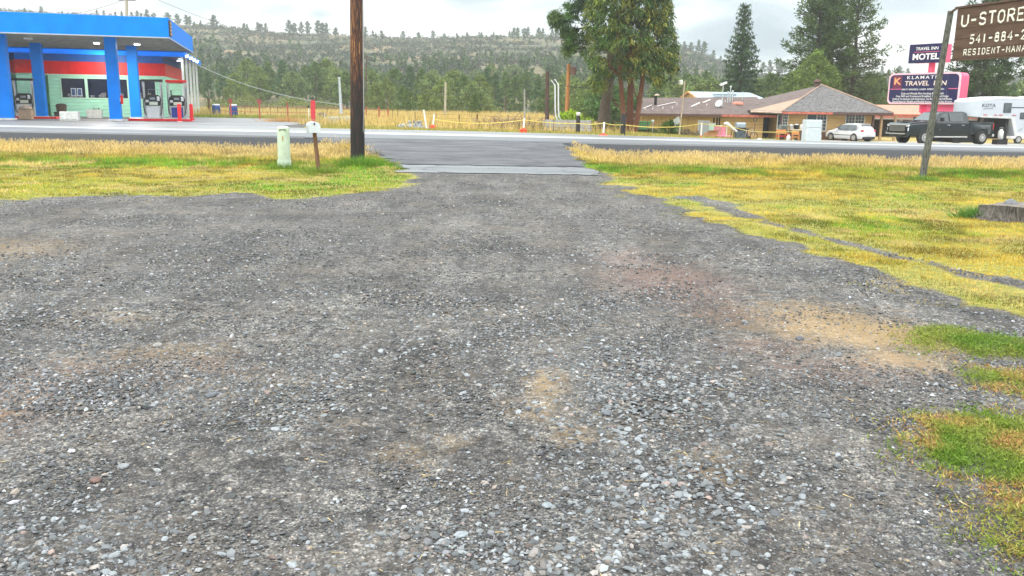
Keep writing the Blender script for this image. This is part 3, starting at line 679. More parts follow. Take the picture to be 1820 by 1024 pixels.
        g1 = np.array([.15, .25, .03]); g2 = np.array([.25, .30, .05]); rd = np.array([.42, .23, .09]); ye = np.array([.46, .38, .10])
        u = np.clip((fbm(x, y, 2.2, 95)-.42)*5+(.25 if qi == 0 else 0), 0, 1)[:, None]; c = g2*(1-u)+g1*u
        dry = np.clip((fbm(x, y, 3.6, 97+qi)-.5)*7+(-.9, .6, -.25)[qi]+.8*np.exp(-sd/.1), 0, 1)[:, None]*(rng.random((n, 1)) < .8); pick = (rng.random((n, 1)) < .5)
        c = c*(1-dry)+np.where(pick, rd, ye)*dry; c = c*(.6+.7*rng.random((n, 1)))
        P = np.stack([x, y, HG(x, y)+.035*np.clip(sd/.25, 0, 1)*rng.random(n)], -1)
        L = (.014+.022*rng.random(n)); parts.append(blades(P, D, L, .004+.005*rng.random(n), c, rng))
    v, t, c = merge(parts)
    o = mesh_np('weeds', v, t, c, Mcol('weed leaf', .6, .3)); tag(o, 'low sprawling green and reddish weeds at the right edge of the gravel', 'weeds', kind='stuff')
    # the unmown field across the highway
    def far(n, xr, yr, h, w, col, acc=None):
        y = yr[0]+(yr[1]-yr[0])*rng.random(n); x = xr[0]+(xr[1]-xr[0])*rng.random(n)
        if acc is not None: k = rng.random(n) < acc(x, y); x, y = x[k], y[k]; n = len(x)
        D = np.stack([rng.normal(size=n)*.3, rng.normal(size=n)*.3, np.ones(n)], -1); D /= np.linalg.norm(D, axis=1, keepdims=True)
        L = h*(.4+.8*rng.random(n)); c = col[None]*(.65+.6*rng.random((n, 1))); g_ = (rng.random((n, 1)) < .12); c = np.where(g_, np.array([.20, .21, .05])*(.7+.5*rng.random((n, 1))), c)
        return blades(np.stack([x, y, H(x, y)-.02], -1), D, L, np.full(n, w)*(.6+.8*rng.random(n)), c, rng)
    FS = np.array([.64, .48, .18])
    ll = lambda x, y: np.where(x < -14, smooth(74, 78, y), smooth(54, 58, y))*np.where(x > 4, .15, 1)*(.4+.6*smooth(.35, .6, fbm(x, y, .25, 55)))
    parts = [far(120000, (-42, 8), (54, 112), .78, .05, FS, ll),
             far(26000, (-13, 26), (50.4, 60), .22, .05, np.array([.40, .36, .10]), lambda x, y: np.where(x > 17, .0, 1)*np.where(x < -12, 0, 1)),
             far(16000, (6, 24), (60, 79), .20, .06, np.array([.33, .33, .08]), lambda x, y: np.where(x > 18.5, .4*smooth(74, 77, y), 1)), far(14000, (-40, -13), (73.5, 80), .3, .06, np.array([.28, .33, .06]), lambda x, y: np.where(x < -27.5, 0, 1))]
    v, t, c = merge(parts)
    o = mesh_np('field_grass', v, t, c, Mcol('field straw', .7, .3)); tag(o, 'tall yellow grass filling the field across the highway', 'grass', kind='stuff')
make_grass()
# ================================================================== GAS STATION (left)
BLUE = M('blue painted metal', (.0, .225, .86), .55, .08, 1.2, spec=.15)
BLUED = M('shaded blue paint', (.005, .10, .42), .5, .1, 2.)  # darker copy of the blue paint, eave shade put into the colour
RED = M('red painted board', (.70, .008, .012), .5, .1, 2.)
MINT = M('mint painted block', (.42, .80, .60), .65, .10, 1.5, bump=.2, stretch=(1, 1, 6))
MINTL = M('pale mint trim', (.50, .78, .60), .55, .06, 4)
WHITE = M('white paint', (.78, .79, .78), .5, .08, 5)
OFFW = M('off white concrete', (.62, .63, .60), .75, .14, 6, bump=.3)
CEIL = M('weathered soffit panels', (.80, .81, .79), .55, .14, 1.2, stretch=(1, 6, 1))
DGLASS = M('dark window glass', (.008, .012, .035), .12, .3, 1.5, spec=.35)
BLACK = M('black plastic', (.012, .012, .014), .4, .2, 6)
STEEL = M('brushed steel', (.50, .51, .52), .35, .08, 6, metal=.6)
GREY = M('grey painted metal', (.40, .41, .41), .5, .1, 5)
LAMPW = M('lamp lens', (.9, .9, .85), .3, .02, 4, emit=(1, .97, .85, 14.))
REDP = M('red safety paint', (.72, .012, .02), .4, .1, 4)
BROWN = M('brown plastic', (.12, .075, .05), .6, .15, 6)
TAN = M('tan plastic', (.48, .33, .22), .6, .12, 5)
GA = math.radians(15)
FLOOR = .44
_c2 = Gz(207, 215, FLOOR)
def SL(u, v, z=0.):       # station-local metres (from the front right column) to world
    return Vector((_c2[0]+u*math.cos(GA)-v*math.sin(GA), _c2[1]+u*math.sin(GA)+v*math.cos(GA), FLOOR+z))
gc = thing('gas_canopy', 'large blue gas station canopy on blue columns with off white panelled underside', 'canopy', SL(0, 0), GA)
U0_, U1_, V0_, V1_ = -22., 3.7, -2.6, 13.6; ZB, ZT = 4.98, 6.15
fs = MB(); fs.box(U0_, U1_, V0_, V0_+.12, ZB, ZT); fs.box(U1_-.12, U1_, V0_+.12, V1_, ZB, ZT); fs.box(U0_, U1_-.12, V1_-.12, V1_, ZB, ZT); fs.box(U0_, U0_+.12, V0_+.12, V1_-.12, ZB, ZT)
fs.build('fascia', BLUE, gc, bevel=.02)
MB().box(U0_+.12, U1_-.12, V0_+.12, V1_-.12, ZB+.10, ZB+.16).build('ceiling', CEIL, gc)
sl = MB()
for k in range(40):
    vv = V0_+.3+k*.4
    if vv < V1_-.2: sl.box(U0_+.12, U1_-.12, vv, vv+.03, ZB+.07, ZB+.098)
sl.build('ceiling_slats', M('soffit seam strip', (.30, .31, .30), .6, .2, 2), gc)
MB().box(U0_+.12, U1_-.12, V0_+.12, V1_-.12, ZT-.25, ZT-.2).build('roof_deck', GREY, gc)
trim = MB().box(U0_-.02, U1_+.02, V0_-.02, V0_, ZB-.03, ZB+.03).box(U1_, U1_+.02, V0_, V1_, ZB-.03, ZB+.03); trim.build('edge_trim', M('grey drip trim', (.45, .47, .5), .5, .1), gc)
for (u, v) in ((0, 0), (-6.15, 0), (0, 8.4), (-6.15, 8.4), (-12.3, 0), (-12.3, 8.4)):
    c = MB().box(u-.33, u+.33, v-.33, v+.33, 0, ZB+.1).build('column', BLUE, gc, bevel=.03)
    MB().box(u-.42, u+.42, v-.42, v+.42, 0, .12).build('column_base', OFFW, c)
for (u, v, on) in ((-1.6, 4.6, 1), (.9, 4.6, 1), (-5.2, 2.6, 0)):
    l = MB().box(u-.22, u+.22, v-.22, v+.22, ZB-.02, ZB+.09).build('ceiling_light', WHITE, gc, bevel=.02)
    MB().lathe([(.16, ZB-.06), (.18, ZB-.025)], 12, (u, v, 0)).build('lens', LAMPW if on else OFFW, l)
# the lit canopy lamps and eave floodlights of the station
def lamp(name, loc, w, size, spot=False):
    l = bpy.data.lights.new(name, 'AREA'); l.energy = w; l.size = size; l.color = (1, .95, .84)
    o = bpy.data.objects.new(name, l); COL.objects.link(o); o.location = loc; return o
for (u, v) in ((-1.6, 4.6), (.9, 4.6)): lamp('ceiling_lamp', SL(u, v, ZB-.08), 230, .4)
lamp('side_eave_lamp', SL(5.6, 18.5, 3.9), 60, .4)
lamp('eave_lamp', SL(-3, 13.2, 4.0), 150, .4).rotation_euler = (math.radians(55), 0, GA)
# dark sign box and wiped paint on the right-hand end
sp = MB().box(U1_, U1_+.08, V0_+.05, V0_+1.0, ZB+.12, ZT-.15).build('price_panel', M('dark panel', (.04, .035, .035), .5, .2), gc)
for k in range(4): MB().box(U1_+.08, U1_+.10, V0_+.2, V0_+.8, ZB+.2+k*.21, ZB+.32+k*.21).build('panel_strip', M('faded orange strip', (.62, .36, .16), .5, .3), sp)
ex = MB().lathe([(.07, 1.05), (.09, 1.1), (.09, 1.5), (.03, 1.58), (.03, 1.62)], 10, (.42, -.12, 0)).build('fire_extinguisher', REDP, None); ex.location = SL(0, 0); ex.rotation_euler = (0, 0, GA)
ex['label'] = 'small red fire extinguisher on the side of a front blue canopy column'; ex['category'] = 'extinguisher'
MB().box(.335, .36, -.27, .0, 1.2, 1.45).build('label_plate', WHITE, ex)

# ---- shop building
gb = thing('gas_station_shop', 'mint green gas station shop with red band, blue roof edge and dark windows', 'shop', SL(0, 0), GA)
WV = 16.4       # front wall plane
def bpx(px, py, v):   # local coords of a pixel on the plane v=const of the station
    d = ray(px, py); n = Vector((-math.sin(GA), math.cos(GA), 0)); o = Vector((0, 0, CZ)); p0 = SL(0, v)
    t = (p0-o).dot(n)/Vector(d).dot(n); q = o+Vector(d)*t-SL(0, 0)
    return q.x*math.cos(GA)+q.y*math.sin(GA), q.z
uR = bpx(293, 140, WV)[0]; zt = bpx(240, 112, WV)[1]; zr0 = bpx(240, 134.5, WV)[1]; zw1 = bpx(200, 141, WV)[1]; zw0 = bpx(200, 174.5, WV)[1]
uAl = bpx(88, 170, WV)[0]
WD = 14.
MB().box(uAl, uR, WV, WV+WD, -.1, zr0).build('wall', MINT, gb)
sd_ = MB()
for k in range(1, 12): sd_.box(uAl+.02, uR+.012, WV-.012, WV, k*.27, k*.27+.02)
sd_.build('siding_lines', M('mint shadow line', (.24, .50, .36), .7, .1), gb)
MB().box(uAl-8, uAl, WV+1.6, WV+WD, -.1, zr0).build('wall', MINT, gb)
MB().box(uAl-8, uR+.06, WV-.06, WV+WD+.02, zr0, zt).build('red_band', RED, gb)
MB().box(uAl-8, uR+.06, WV-.08, WV-.06, zr0-.1, zr0+.0).build('band_trim', MINTL, gb)
zs = zt+.55
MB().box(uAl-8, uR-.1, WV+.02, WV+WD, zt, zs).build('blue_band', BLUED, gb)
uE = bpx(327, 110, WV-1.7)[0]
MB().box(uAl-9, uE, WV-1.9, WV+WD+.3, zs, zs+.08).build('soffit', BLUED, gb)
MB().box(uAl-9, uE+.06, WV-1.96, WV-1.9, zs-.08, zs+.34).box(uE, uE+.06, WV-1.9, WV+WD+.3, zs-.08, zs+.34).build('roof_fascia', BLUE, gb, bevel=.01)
MB().box(uAl-9, uE, WV-1.9, WV+WD+.3, zs+.085, zs+.2).build('roof', GREY, gb)
for k in range(5):
    vv = WV-1.6+k*3.2
    po = MB().box(uE-.22, uE-.06, vv-.08, vv+.08, 0, zs).build('post', WHITE, gb)
    if k < 4:
        f_ = MB().lathe([(.06, 0), (.17, .12), (.17, .2)], 10, (uE+.16, vv+.9, zs+.0)).build('floodlight', WHITE, gb); MB().lathe([(.15, -.03), (.05, -.01)], 10, (uE+.16, vv+.9, zs)).build('lens', LAMPW, f_)
u, z = bpx(320, 107, WV-2.0); f_ = MB().lathe([(.22, 0), (.15, .14), (.05, .2)], 12, (u, WV-2.15, z-.05)).build('floodlight', WHITE, gb); MB().lathe([(.2, -.04), (.2, -.005)], 12, (u, WV-2.15, z-.05)).build('lens', LAMPW, f_)
for (a, b) in ((110, 151.5), (156.5, 198), (202, 226.5), (231, 276)):
    u0, _ = bpx(a, 158, WV); u1, _ = bpx(b, 158, WV)
    w = MB(); fw = .10
    w.box(u0-fw, u1+fw, WV-.05, WV, zw0-fw, zw0); w.box(u0-fw, u1+fw, WV-.05, WV, zw1, zw1+fw); w.box(u0-fw, u0, WV-.05, WV, zw0, zw1); w.box(u1, u1+fw, WV-.05, WV, zw0, zw1)
    wo = w.build('window', MINTL, gb)
    MB().box(u0, u1, WV-.02, WV-.004, zw0, zw1).build('pane', DGLASS, wo)
    st = MB(); rg = random.Random(a)
    for k in range(7):
        uu = u0+.1+(u1-u0-.5)*rg.random(); h_ = .12+.3*rg.random()
        st.box(uu, uu+.15+.15*rg.random(), WV-.028, WV-.021, zw0+.02, zw0+.02+h_)
    st.build('shelf_goods', M('goods %d' % (a % 2), (.26, .22, .17) if a % 2 else (.20, .20, .22), .7, .6, 9), wo)
    if a == 110:
        for q in (.50, .76):
            s_ = MB().box(u0+(u1-u0)*q-.20, u0+(u1-u0)*q+.16, WV-.034, WV-.029, zw0+.12, zw0+.72).build('poster', M('pale poster edge', (.55, .62, .68), .6, .1), wo)
            MB().box(u0+(u1-u0)*q-.15, u0+(u1-u0)*q+.11, WV-.039, WV-.035, zw0+.17, zw0+.67).build('poster_face', M('blue poster', (.05, .09, .22), .6, .5, 9), s_)
# projecting bay, door in the recess, small notice
ub0, ub1 = bpx(31, 160, WV-1.4)[0], bpx(58, 160, WV-1.4)[0]
MB().box(ub0, ub1, WV-1.4, WV+1.6, -.1, zr0).build('bay_wall', MINT, gb)
MB().box(ub0-.05, ub1+.05, WV-1.46, WV+1.6, zr0, zt).build('bay_red_band', M('bright red board', (.78, .015, .015), .5, .08), gb)
MB().box(ub0, ub1, WV-1.42, WV+1.6, zt, zs).build('bay_blue_band', BLUE, gb)
ud0, ud1 = bpx(64, 185, WV+1.6)[0], bpx(77, 185, WV+1.6)[0]; zd = bpx(70, 168, WV+1.6)[1]
d_ = MB().box(ud0, ud1, WV+1.54, WV+1.6, .05, zd).build('door', M('ochre plywood', (.42, .22, .06), .6, .15, 4), gb)
MB().box(ud0-.08, ud1+.08, WV+1.56, WV+1.6, zd, zd+1.3).build('transom_panel', MINTL, d_)
MB().box(bpx(54, 178, WV-1.42)[0], bpx(59, 178, WV-1.42)[0], WV-1.425, WV-1.405, bpx(56, 181, WV-1.4)[1], bpx(56, 174, WV-1.4)[1]).build('notice', M('red and white notice', (.62, .35, .33), .6, .4, 20), gb)
sg = MB().box(uR-.01, uR+.03, WV+3.2, WV+4.1, .1, 2.2).build('side_door', M('dark side door', (.03, .04, .045), .5, .2), gb)
MB().box(uAl-8, uAl-3.4, WV-.3, WV+1.6, .5, 2.9).build('left_window', DGLASS, gb)
MB().box(uR-2.0, uR-1.0, WV-.75, WV-.05, 0, .9).build('ice_chest', M('pale green cabinet', (.45, .55, .50), .5, .1), None)
o = bpy.data.objects['ice_chest']; o.location = SL(2.6, 0); o.rotation_euler = (0, 0, GA); tag(o, 'low pale green chest against the shop wall behind the right red bollard', 'chest')
MB().box(uR-1.9, uR-1.1, WV-.78, WV-.755, .2, .8).build('chest_door', STEEL, o)

# ---- fuel pumps on red kerbed islands
def pump(label, u, v, lower, dark_top, redbar):
    t = thing('fuel_pump', label, 'fuel pump', SL(u, v, .13), GA, 'fuel pumps under the blue canopy')
    MB().box(-.44, .44, -.28, .28, 0, .82).build('cabinet', lower, t, bevel=.015)
    MB().box(-.36, .36, -.295, -.283, .08, .74).build('cabinet_panel', M('deep blue panel', (.01, .03, .22), .4, .1) if redbar else M('plain steel panel', (.58, .59, .60), .4, .06), t)
    h = MB().prism([(-.46, .83), (.46, .83), (.46, 1.42), (.30, 1.52), (-.28, 1.52), (-.46, 1.36)], -.27, .27, 'y').build('head', BLACK, t, bevel=.012)
    MB().box(-.16, .16, -.285, -.272, 1.22, 1.36).build('display', M('grey screen', (.25, .30, .33), .2, .15), h)
    MB().box(-.2, .3, -.285, -.272, .88, 1.08).build('grade_buttons', M('button labels', (.62, .65, .55), .5, .35, 14, stretch=(4, 1, 1)), h)
    MB().box(-.42, -.24, -.285, -.272, 1.05, 1.2).build('card_reader', M('pale label', (.6, .62, .62), .5, .2), h)
    MB().box(.27, .43, -.285, -.272, 1.15, 1.42).build('sticker', M('white sticker', (.7, .72, .74), .5, .2), h)
    for s in (-1, 1): MB().box(s*.53-.07, s*.53+.07, -.12, .12, 0, 2.35).build('frame_post', STEEL, t, bevel=.01)
    MB().box(-.64, .64, -.24, .24, 2.35, 2.5).build('top_bar', RED if redbar else BLACK, t, bevel=.015)
    if redbar: MB().box(-.46, .46, -.02, .02, 2.28, 2.34).build('top_bar_lip', RED, t)
    fr = MB().tube([(-.25, 0, 1.5), (-.25, 0, 1.86), (.3, 0, 1.86), (.3, 0, 1.5)], .015, 6).build('sign_hoop', STEEL, t)
    hs = MB()
    for s in (-1, 1): hs.tube([(s*.47, -.18, 1.25), (s*.56, -.34, .8), (s*.50, -.36, .35), (s*.40, -.30, .22), (s*.56, -.2, .7), (s*.58, -.12, 1.6), (s*.56, -.1, 2.2)], .02, 6)
    hs.build('hose', BLACK, t)
    for s in (-1, 1): MB().tube([(s*.47, -.2, 1.3), (s*.49, -.26, 1.16), (s*.46, -.33, 1.1)], [.035, .03, .015], 6).build('nozzle', BLACK, t)
    return t
pump('silver fuel pump with black top bar beside the front blue column', 2.05, 1.5, STEEL, True, False)
pump('fuel pump with blue lower panel and red top bar near red bollards', 3.45, 2.2, GREY, False, True)
pump('fuel pump half hidden behind the leftmost blue column', -6.6, 6.0, STEEL, True, False)
def island(label, u0, u1, v0, v1):
    t = MB().box(u0, u1, v0, v1, 0, .13).build('pump_island', OFFW, None, bevel=.02); t.location = SL(0, 0); t.rotation_euler = (0, 0, GA); tag(t, label, 'kerbed island')
    MB().box(u0-.03, u1+.03, v0-.03, v0, 0, .14).box(u0-.03, u0, v0, v1, 0, .14).box(u1, u1+.03, v0, v1, 0, .14).build('kerb_paint', REDP, t)
island('red kerbed island under the two right fuel pumps', .6, 4.4, .75, 2.9)
island('red kerbed island under the left fuel pump', -8.6, -4.6, 5.2, 6.9)
def bollard(label, px, py):
    p = Gz(px, py, FLOOR)
    o = MB().lathe([(.115, 0), (.115, 1.02), (.10, 1.09), (.05, 1.12)], 14).build('bollard', REDP, None, True); o.location = (p[0], p[1], FLOOR); tag(o, label, 'bollard', 'red bollards by the fuel pumps')
    MB().lathe([(.16, 0), (.16, .04)], 14).build('base_ring', OFFW, o)
bollard('nearer red steel bollard beside the fuel pump with red top bar', 320, 217)
bollard('farther red steel bollard in front of the mint shop end wall', 341, 215.5)
def at_px(o, px, py, z=None, rz=0):
    p = G(px, py) if z is None else V(Gz(px, py, z)); o.location = p; o.rotation_euler = (0, 0, rz); return p
b = thing('concrete_block', 'plain white concrete block standing between the front blue columns', 'concrete block'); at_px(b, 125, 215, FLOOR, GA)
MB().box(-.52, .52, -.3, .3, 0, .56).build('block', OFFW, b, bevel=.03); MB().box(-.45, .45, -.305, -.301, .06, .12).build('stain', M('grey stain', (.42, .42, .40), .8, .3, 12), b)
b = thing('planter', 'white concrete planter with dry stalks before the shop window', 'planter'); at_px(b, 169, 210, FLOOR, GA)
MB().prism([(-.46, 0), (.46, 0), (.52, .6), (-.52, .6)], -.32, .32, 'y').build('tub', OFFW, b, bevel=.02)
s = MB(); rg = random.Random(2)
for k in range(16):
    x = rg.uniform(-.35, .35); s.tube([(x, rg.uniform(-.2, .2), .55), (x+rg.uniform(-.1, .1), 0, .66+.1*rg.random())], .012, 4)
s.build('dry_stalks', BROWN, b)
b = thing('trash_bin', 'round brown trash bin by the shop wall', 'trash bin'); at_px(b, 110.5, 208.5, FLOOR, 0)
MB().lathe([(.30, 0), (.36, .75), (.36, .78)], 18).build('bin', BROWN, b, True); MB().lathe([(.38, .78), (.38, .86), (.30, .96), (.1, 1.0)], 18).build('lid', M('dark brown lid', (.09, .06, .045), .5, .1), b, True)
b = thing('waste_container', 'tan waste container with bagged top beside the leftmost column', 'waste container'); at_px(b, 47, 212.5, FLOOR, GA)
MB().box(-.36, .36, -.3, .3, 0, .62, taper=-.08).build('container', TAN, b, bevel=.03)
MB().lathe([(.36, .6), (.42, .68), (.34, .80), (.12, .86), (.08, .92)], 12).build('bag', M('pale brown bag', (.44, .34, .26), .6, .2, 8, bump=.5), b, True)
MB().tube([(.3, -.2, .62), (.5, -.2, .6), (.52, -.2, .3), (.36, -.2, .2)], .03, 6).build('handle', TAN, b)
b = thing('grey_drum', 'small dark drum at the foot of the rear blue column', 'drum'); at_px(b, 101, 208, FLOOR, 0)
MB().lathe([(.17, 0), (.17, .36), (.15, .38)], 12).build('drum', M('charcoal drum', (.10, .10, .105), .6, .2), b, True); MB().lathe([(.18, .18), (.18, .21)], 12).build('hoop', GREY, b)

# ================================================================== FIELD EDGE BEHIND THE HIGHWAY (left and middle)
def barrel(label, px, py):
    p = G(px, py); t = thing('barrel', label, 'barrel', p, random.random(), 'blue plastic barrels by the field fence')
    MB().lathe([(.26, 0), (.29, .04), (.31, .3), (.31, .62), (.29, .86), (.27, .88)], 18).build('drum', M('blue barrel plastic', (.01, .05, .22), .4, .15), t, True)
    for z in (.3, .6): MB().lathe([(.318, z), (.318, z+.03)], 18).build('rib', M('blue barrel rib', (.015, .07, .28), .4, .1), t)
    MB().lathe([(.28, .88), (.28, .95), (.2, .97)], 18).build('lid', WHITE, t)
    t.scale = (1.15, 1.15, 1.15)
barrel('blue barrel with white lid nearest the mint shop', 385, 208)
barrel('blue barrel with white lid in front of a red fence post', 415.5, 209)
PIPE = M('rust red pipe', (.40, .085, .05), .6, .25, 8)
RUST = M('rusty steel', (.16, .075, .05), .8, .3, 10)
GALV = M('galvanised steel', (.50, .55, .56), .45, .12, 8, metal=.3)
fe = thing('pipe_fence', 'rust red pipe fence with thin rails along the yellow field', 'fence', (0, 0, 0))
fp = [(365, 205, 195, .02), (411, 210, 177, .07), (462, 212, 178, .06), (512, 212, 182, .055), (555, 213, 184, .05), (609, 213, 185, .05), (651, 214, 190, .05), (674, 218, 190, .055), (690, 221, 192, .05)]
tops = []
for px, pb, ptp, r_ in fp:
    p = G(px, pb); z1 = Pt(px, ptp, p.y)[2]; MB().tube([(p.x, p.y, p.z-.1), (p.x, p.y, z1)], r_, 8).build('post', PIPE, fe); tops.append((p, z1))
    if r_ >= .06:
        MB().box(p.x-.16, p.x+.16, p.y-.05, p.y+.05, z1-.25, z1+.05).build('post_head', M('dull red post head', (.30, .07, .07), .7, .2), fe)
for fr_ in (.35, .62):
    MB().tube([(p.x, p.y, p.z+(.55 if fr_ < .5 else .95)) for p, z in tops], .02, 6).build('rail', PIPE, fe)
for k, px in enumerate((436, 446, 481, 494, 528, 582, 630, 698, 707)):
    p = G(px, 210+min(10, max(0, (px-560)*.06))); MB().tube([(p.x, p.y, p.z-.1), (p.x, p.y, p.z+1.05)], .022, 6).build('stake', RUST, fe)
p = G(372, 206); o = MB().tube([(0, 0, -.1), (.02, 0, 1.6)], [.14, .12], 9).build('timber_post', M('weathered brown timber', (.16, .10, .05), .85, .3, 6, bump=.5, stretch=(4, 4, .5)), None); o.location = p; tag(o, 'short brown timber post behind the left blue barrel', 'post')
MB().lathe([(.125, 1.55), (.13, 1.62)], 9).build('cap', RUST, o)
wf = thing('wire_fence', 'thin rusty wire fence in front of the field, middle of the picture', 'fence', (0, 0, 0)); pts = []
for px, pb, ptp, r_ in ((738, 229, 199, .02), (775, 230, 202, .02), (816, 231, 203, .03), (848, 232, 203, .055), (878, 234, 206, .02), (903, 234, 205, .022), (940, 236, 208, .02), (968, 237, 210, .02), (984, 238, 212, .02), (1050, 240, 214, .02), (1090, 240, 214, .02), (1150, 241, 214, .022), (1178, 241, 216, .02), (1230, 242, 214, .022)):
    p = G(px, pb-1.5); p.y += 1.2; p = A(px, p.y); z1 = Pt(px, ptp, p.y)[2]; MB().tube([(p.x, p.y, p.z-.1), (p.x, p.y, z1)], r_, 6).build('post', RUST, wf); pts.append((p, z1))
for fr_ in (.4, .7, .95): MB().tube([(p.x, p.y, p.z+(z-p.z)*fr_) for p, z in pts], .006, 4).build('wire', RUST, wf)

p = G(607, 214); p.z += .5
sp_ = thing('steel_pole', 'tall galvanised pole standing on a pale concrete block', 'pole', p); t1 = Pt(603, 140, p.y)
d = V(t1)-p; MB().tube([(0, 0, 0), tuple(d*.7), tuple(d)], [.13, .10, .08], 10).build('pole', GALV, sp_, True); MB().lathe([(.11, 0), (.12, .12)], 10, tuple(d)).build('cap', OFFW, sp_)
MB().box(-.25, .25, -.25, .25, 0, .05).build('base_plate', GALV, sp_)
p = G(602, 221); o = MB().prism([(-.85, 0), (.85, 0), (.80, .52), (-.72, .5)], -.35, .35, 'y').build('concrete_block', M('lichened concrete', (.42, .45, .40), .9, .2, 7, bump=.5), None, bevel=.04); o.location = p; tag(o, 'weathered grey green concrete block under the galvanised pole', 'concrete block')
MB().box(-.9, -.87, -.3, -.25, 0, .75).build('marker_strip', WHITE, o)
p = G(571, 217); b = thing('black_tub', 'crumpled black tub lying beside the concrete block', 'tub', p)
bm_ = MB().lathe([(.22, .05), (.34, .25), (.36, .55), (.30, .56), (.26, .3)], 12).build('tub', BLACK, b, True); bm_.rotation_euler = (.5, .3, 0)
MB().tube([(-.3, 0, .5), (0, -.3, .66), (.3, 0, .5)], .02, 5).build('rim', M('grey tub rim', (.2, .2, .21), .5, .2), b)
p = G(549, 217); o = MB().tube([(0, 0, 0), (.02, 0, .95)], .035, 6).build('marker_stake', WHITE, None); o.location = p; tag(o, 'slim white stake with dark top left of the black tub', 'stake'); MB().tube([(.02, 0, .95), (.02, 0, 1.15)], .045, 6).build('stake_top', BLACK, o)
# guy cable from the shop roof down towards the galvanised pole
def catenary(a, b, sag, n=14): return [Vector(a).lerp(Vector(b), k/n)-Vector((0, 0, sag*4*(k/n)*(1-k/n))) for k in range(n+1)]
o = MB().tube(catenary(Pt(340, 110, 74), Pt(604, 186, 61), .55), .022, 6).build('overhead_cable', M('grey cable', (.30, .33, .31), .6, .1), None); tag(o, 'thick grey cable sagging from the shop roof to the galvanised pole', 'cable')

# ---- roadside things in front: pedestal, mailbox, utility pole
PEDM = M('faded green fibreglass', (.50, .60, .47), .55, .10, 5, bump=.15)
p = G(506, 300); t = thing('utility_pedestal', 'pale green telephone pedestal standing in the left verge', 'pedestal', p, .12)
MB().lathe([(.175, -.05), (.175, .22), (.168, .24)], 24).build('base', M('faded green base', (.46, .56, .43), .6, .12, 5, bump=.2), t, True)
MB().lathe([(.16, .24), (.158, .98), (.15, 1.04), (.11, 1.075), (.03, 1.085)], 24).build('cap', PEDM, t, True)
MB().lathe([(.166, .235), (.166, .25)], 24).build('seam', M('dull seam', (.34, .42, .32), .7, .1), t)
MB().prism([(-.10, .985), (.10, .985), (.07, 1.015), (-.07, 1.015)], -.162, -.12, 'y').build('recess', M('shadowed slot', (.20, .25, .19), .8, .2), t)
MB().box(-.016, .012, -.166, -.158, .72, .83).build('warning_label', M('orange sticker', (.45, .25, .12), .6, .4, 30), t); MB().lathe([(.012, .40), (.012, .401)], 8, (.03, -.158, 0)).build('lock', BLACK, t)
MBX = M('dull mailbox metal', (.52, .57, .62), .45, .12, 8, metal=.2)
WOODP = M('weathered post wood', (.19, .10, .055), .85, .3, 5, bump=.6, stretch=(6, 6, .6))
p = G(567, 306); t = thing('mailbox', 'small grey mailbox on a leaning brown post with red flag', 'mailbox', p)
tp = V(Pt(559, 236, p.y))-p; ax = tp.normalized()
MB().tube([(0, 0, -.1), tuple(tp)], [.055, .05], 4).build('post', WOODP, t)
bx = MB(); pr = [(-.085, 0), (.085, 0), (.085, .15)]+[(.085*math.cos(a), .15+.085*math.sin(a)) for a in np.linspace(.3, 2.84, 7)]+[(-.085, .15)]
bx.prism(pr, -.26, .22, 'y'); bo = bx.build('box', MBX, t, bevel=.006); bo.location = tp+Vector((-.03, 0, 0)); bo.scale = (1.7, 1, 1.15); bo.rotation_euler = (0, -.02, .35)
d_ = MB().prism([(a*.96, b_*.97+.004) for a, b_ in pr], -.272, -.262, 'y').build('door', M('pale mailbox door', (.60, .65, .70), .4, .1, 8), bo); MB().box(-.010, .010, -.285, -.274, .17, .21).build('latch', BLACK, d_)
MB().box(.0865, .0885, -.14, .05, .02, .12).build('rust_patch', M('peeling red patch', (.45, .16, .12), .7, .5, 30), bo)
fl = MB().prism([(-.045, .0), (.045, .0), (.05, .44), (.035, .50), (-.035, .50), (-.05, .44)], -.012, .012, 'y').build('flag', M('faded red reflector', (.55, .05, .07), .5, .15, 10), t); fl.location = V(Pt(555, 210, p.y+.1))-p+Vector((0, .1, -.02)); fl.rotation_euler = (0, .02, 0)
fl.scale = (1.15, 1, .9)
MB().box(-.04, .04, -.01, .01, -.18, .0).build('flag_stem', M('red brown stem', (.42, .12, .08), .6, .2), fl)
p = G(635.5, 292)
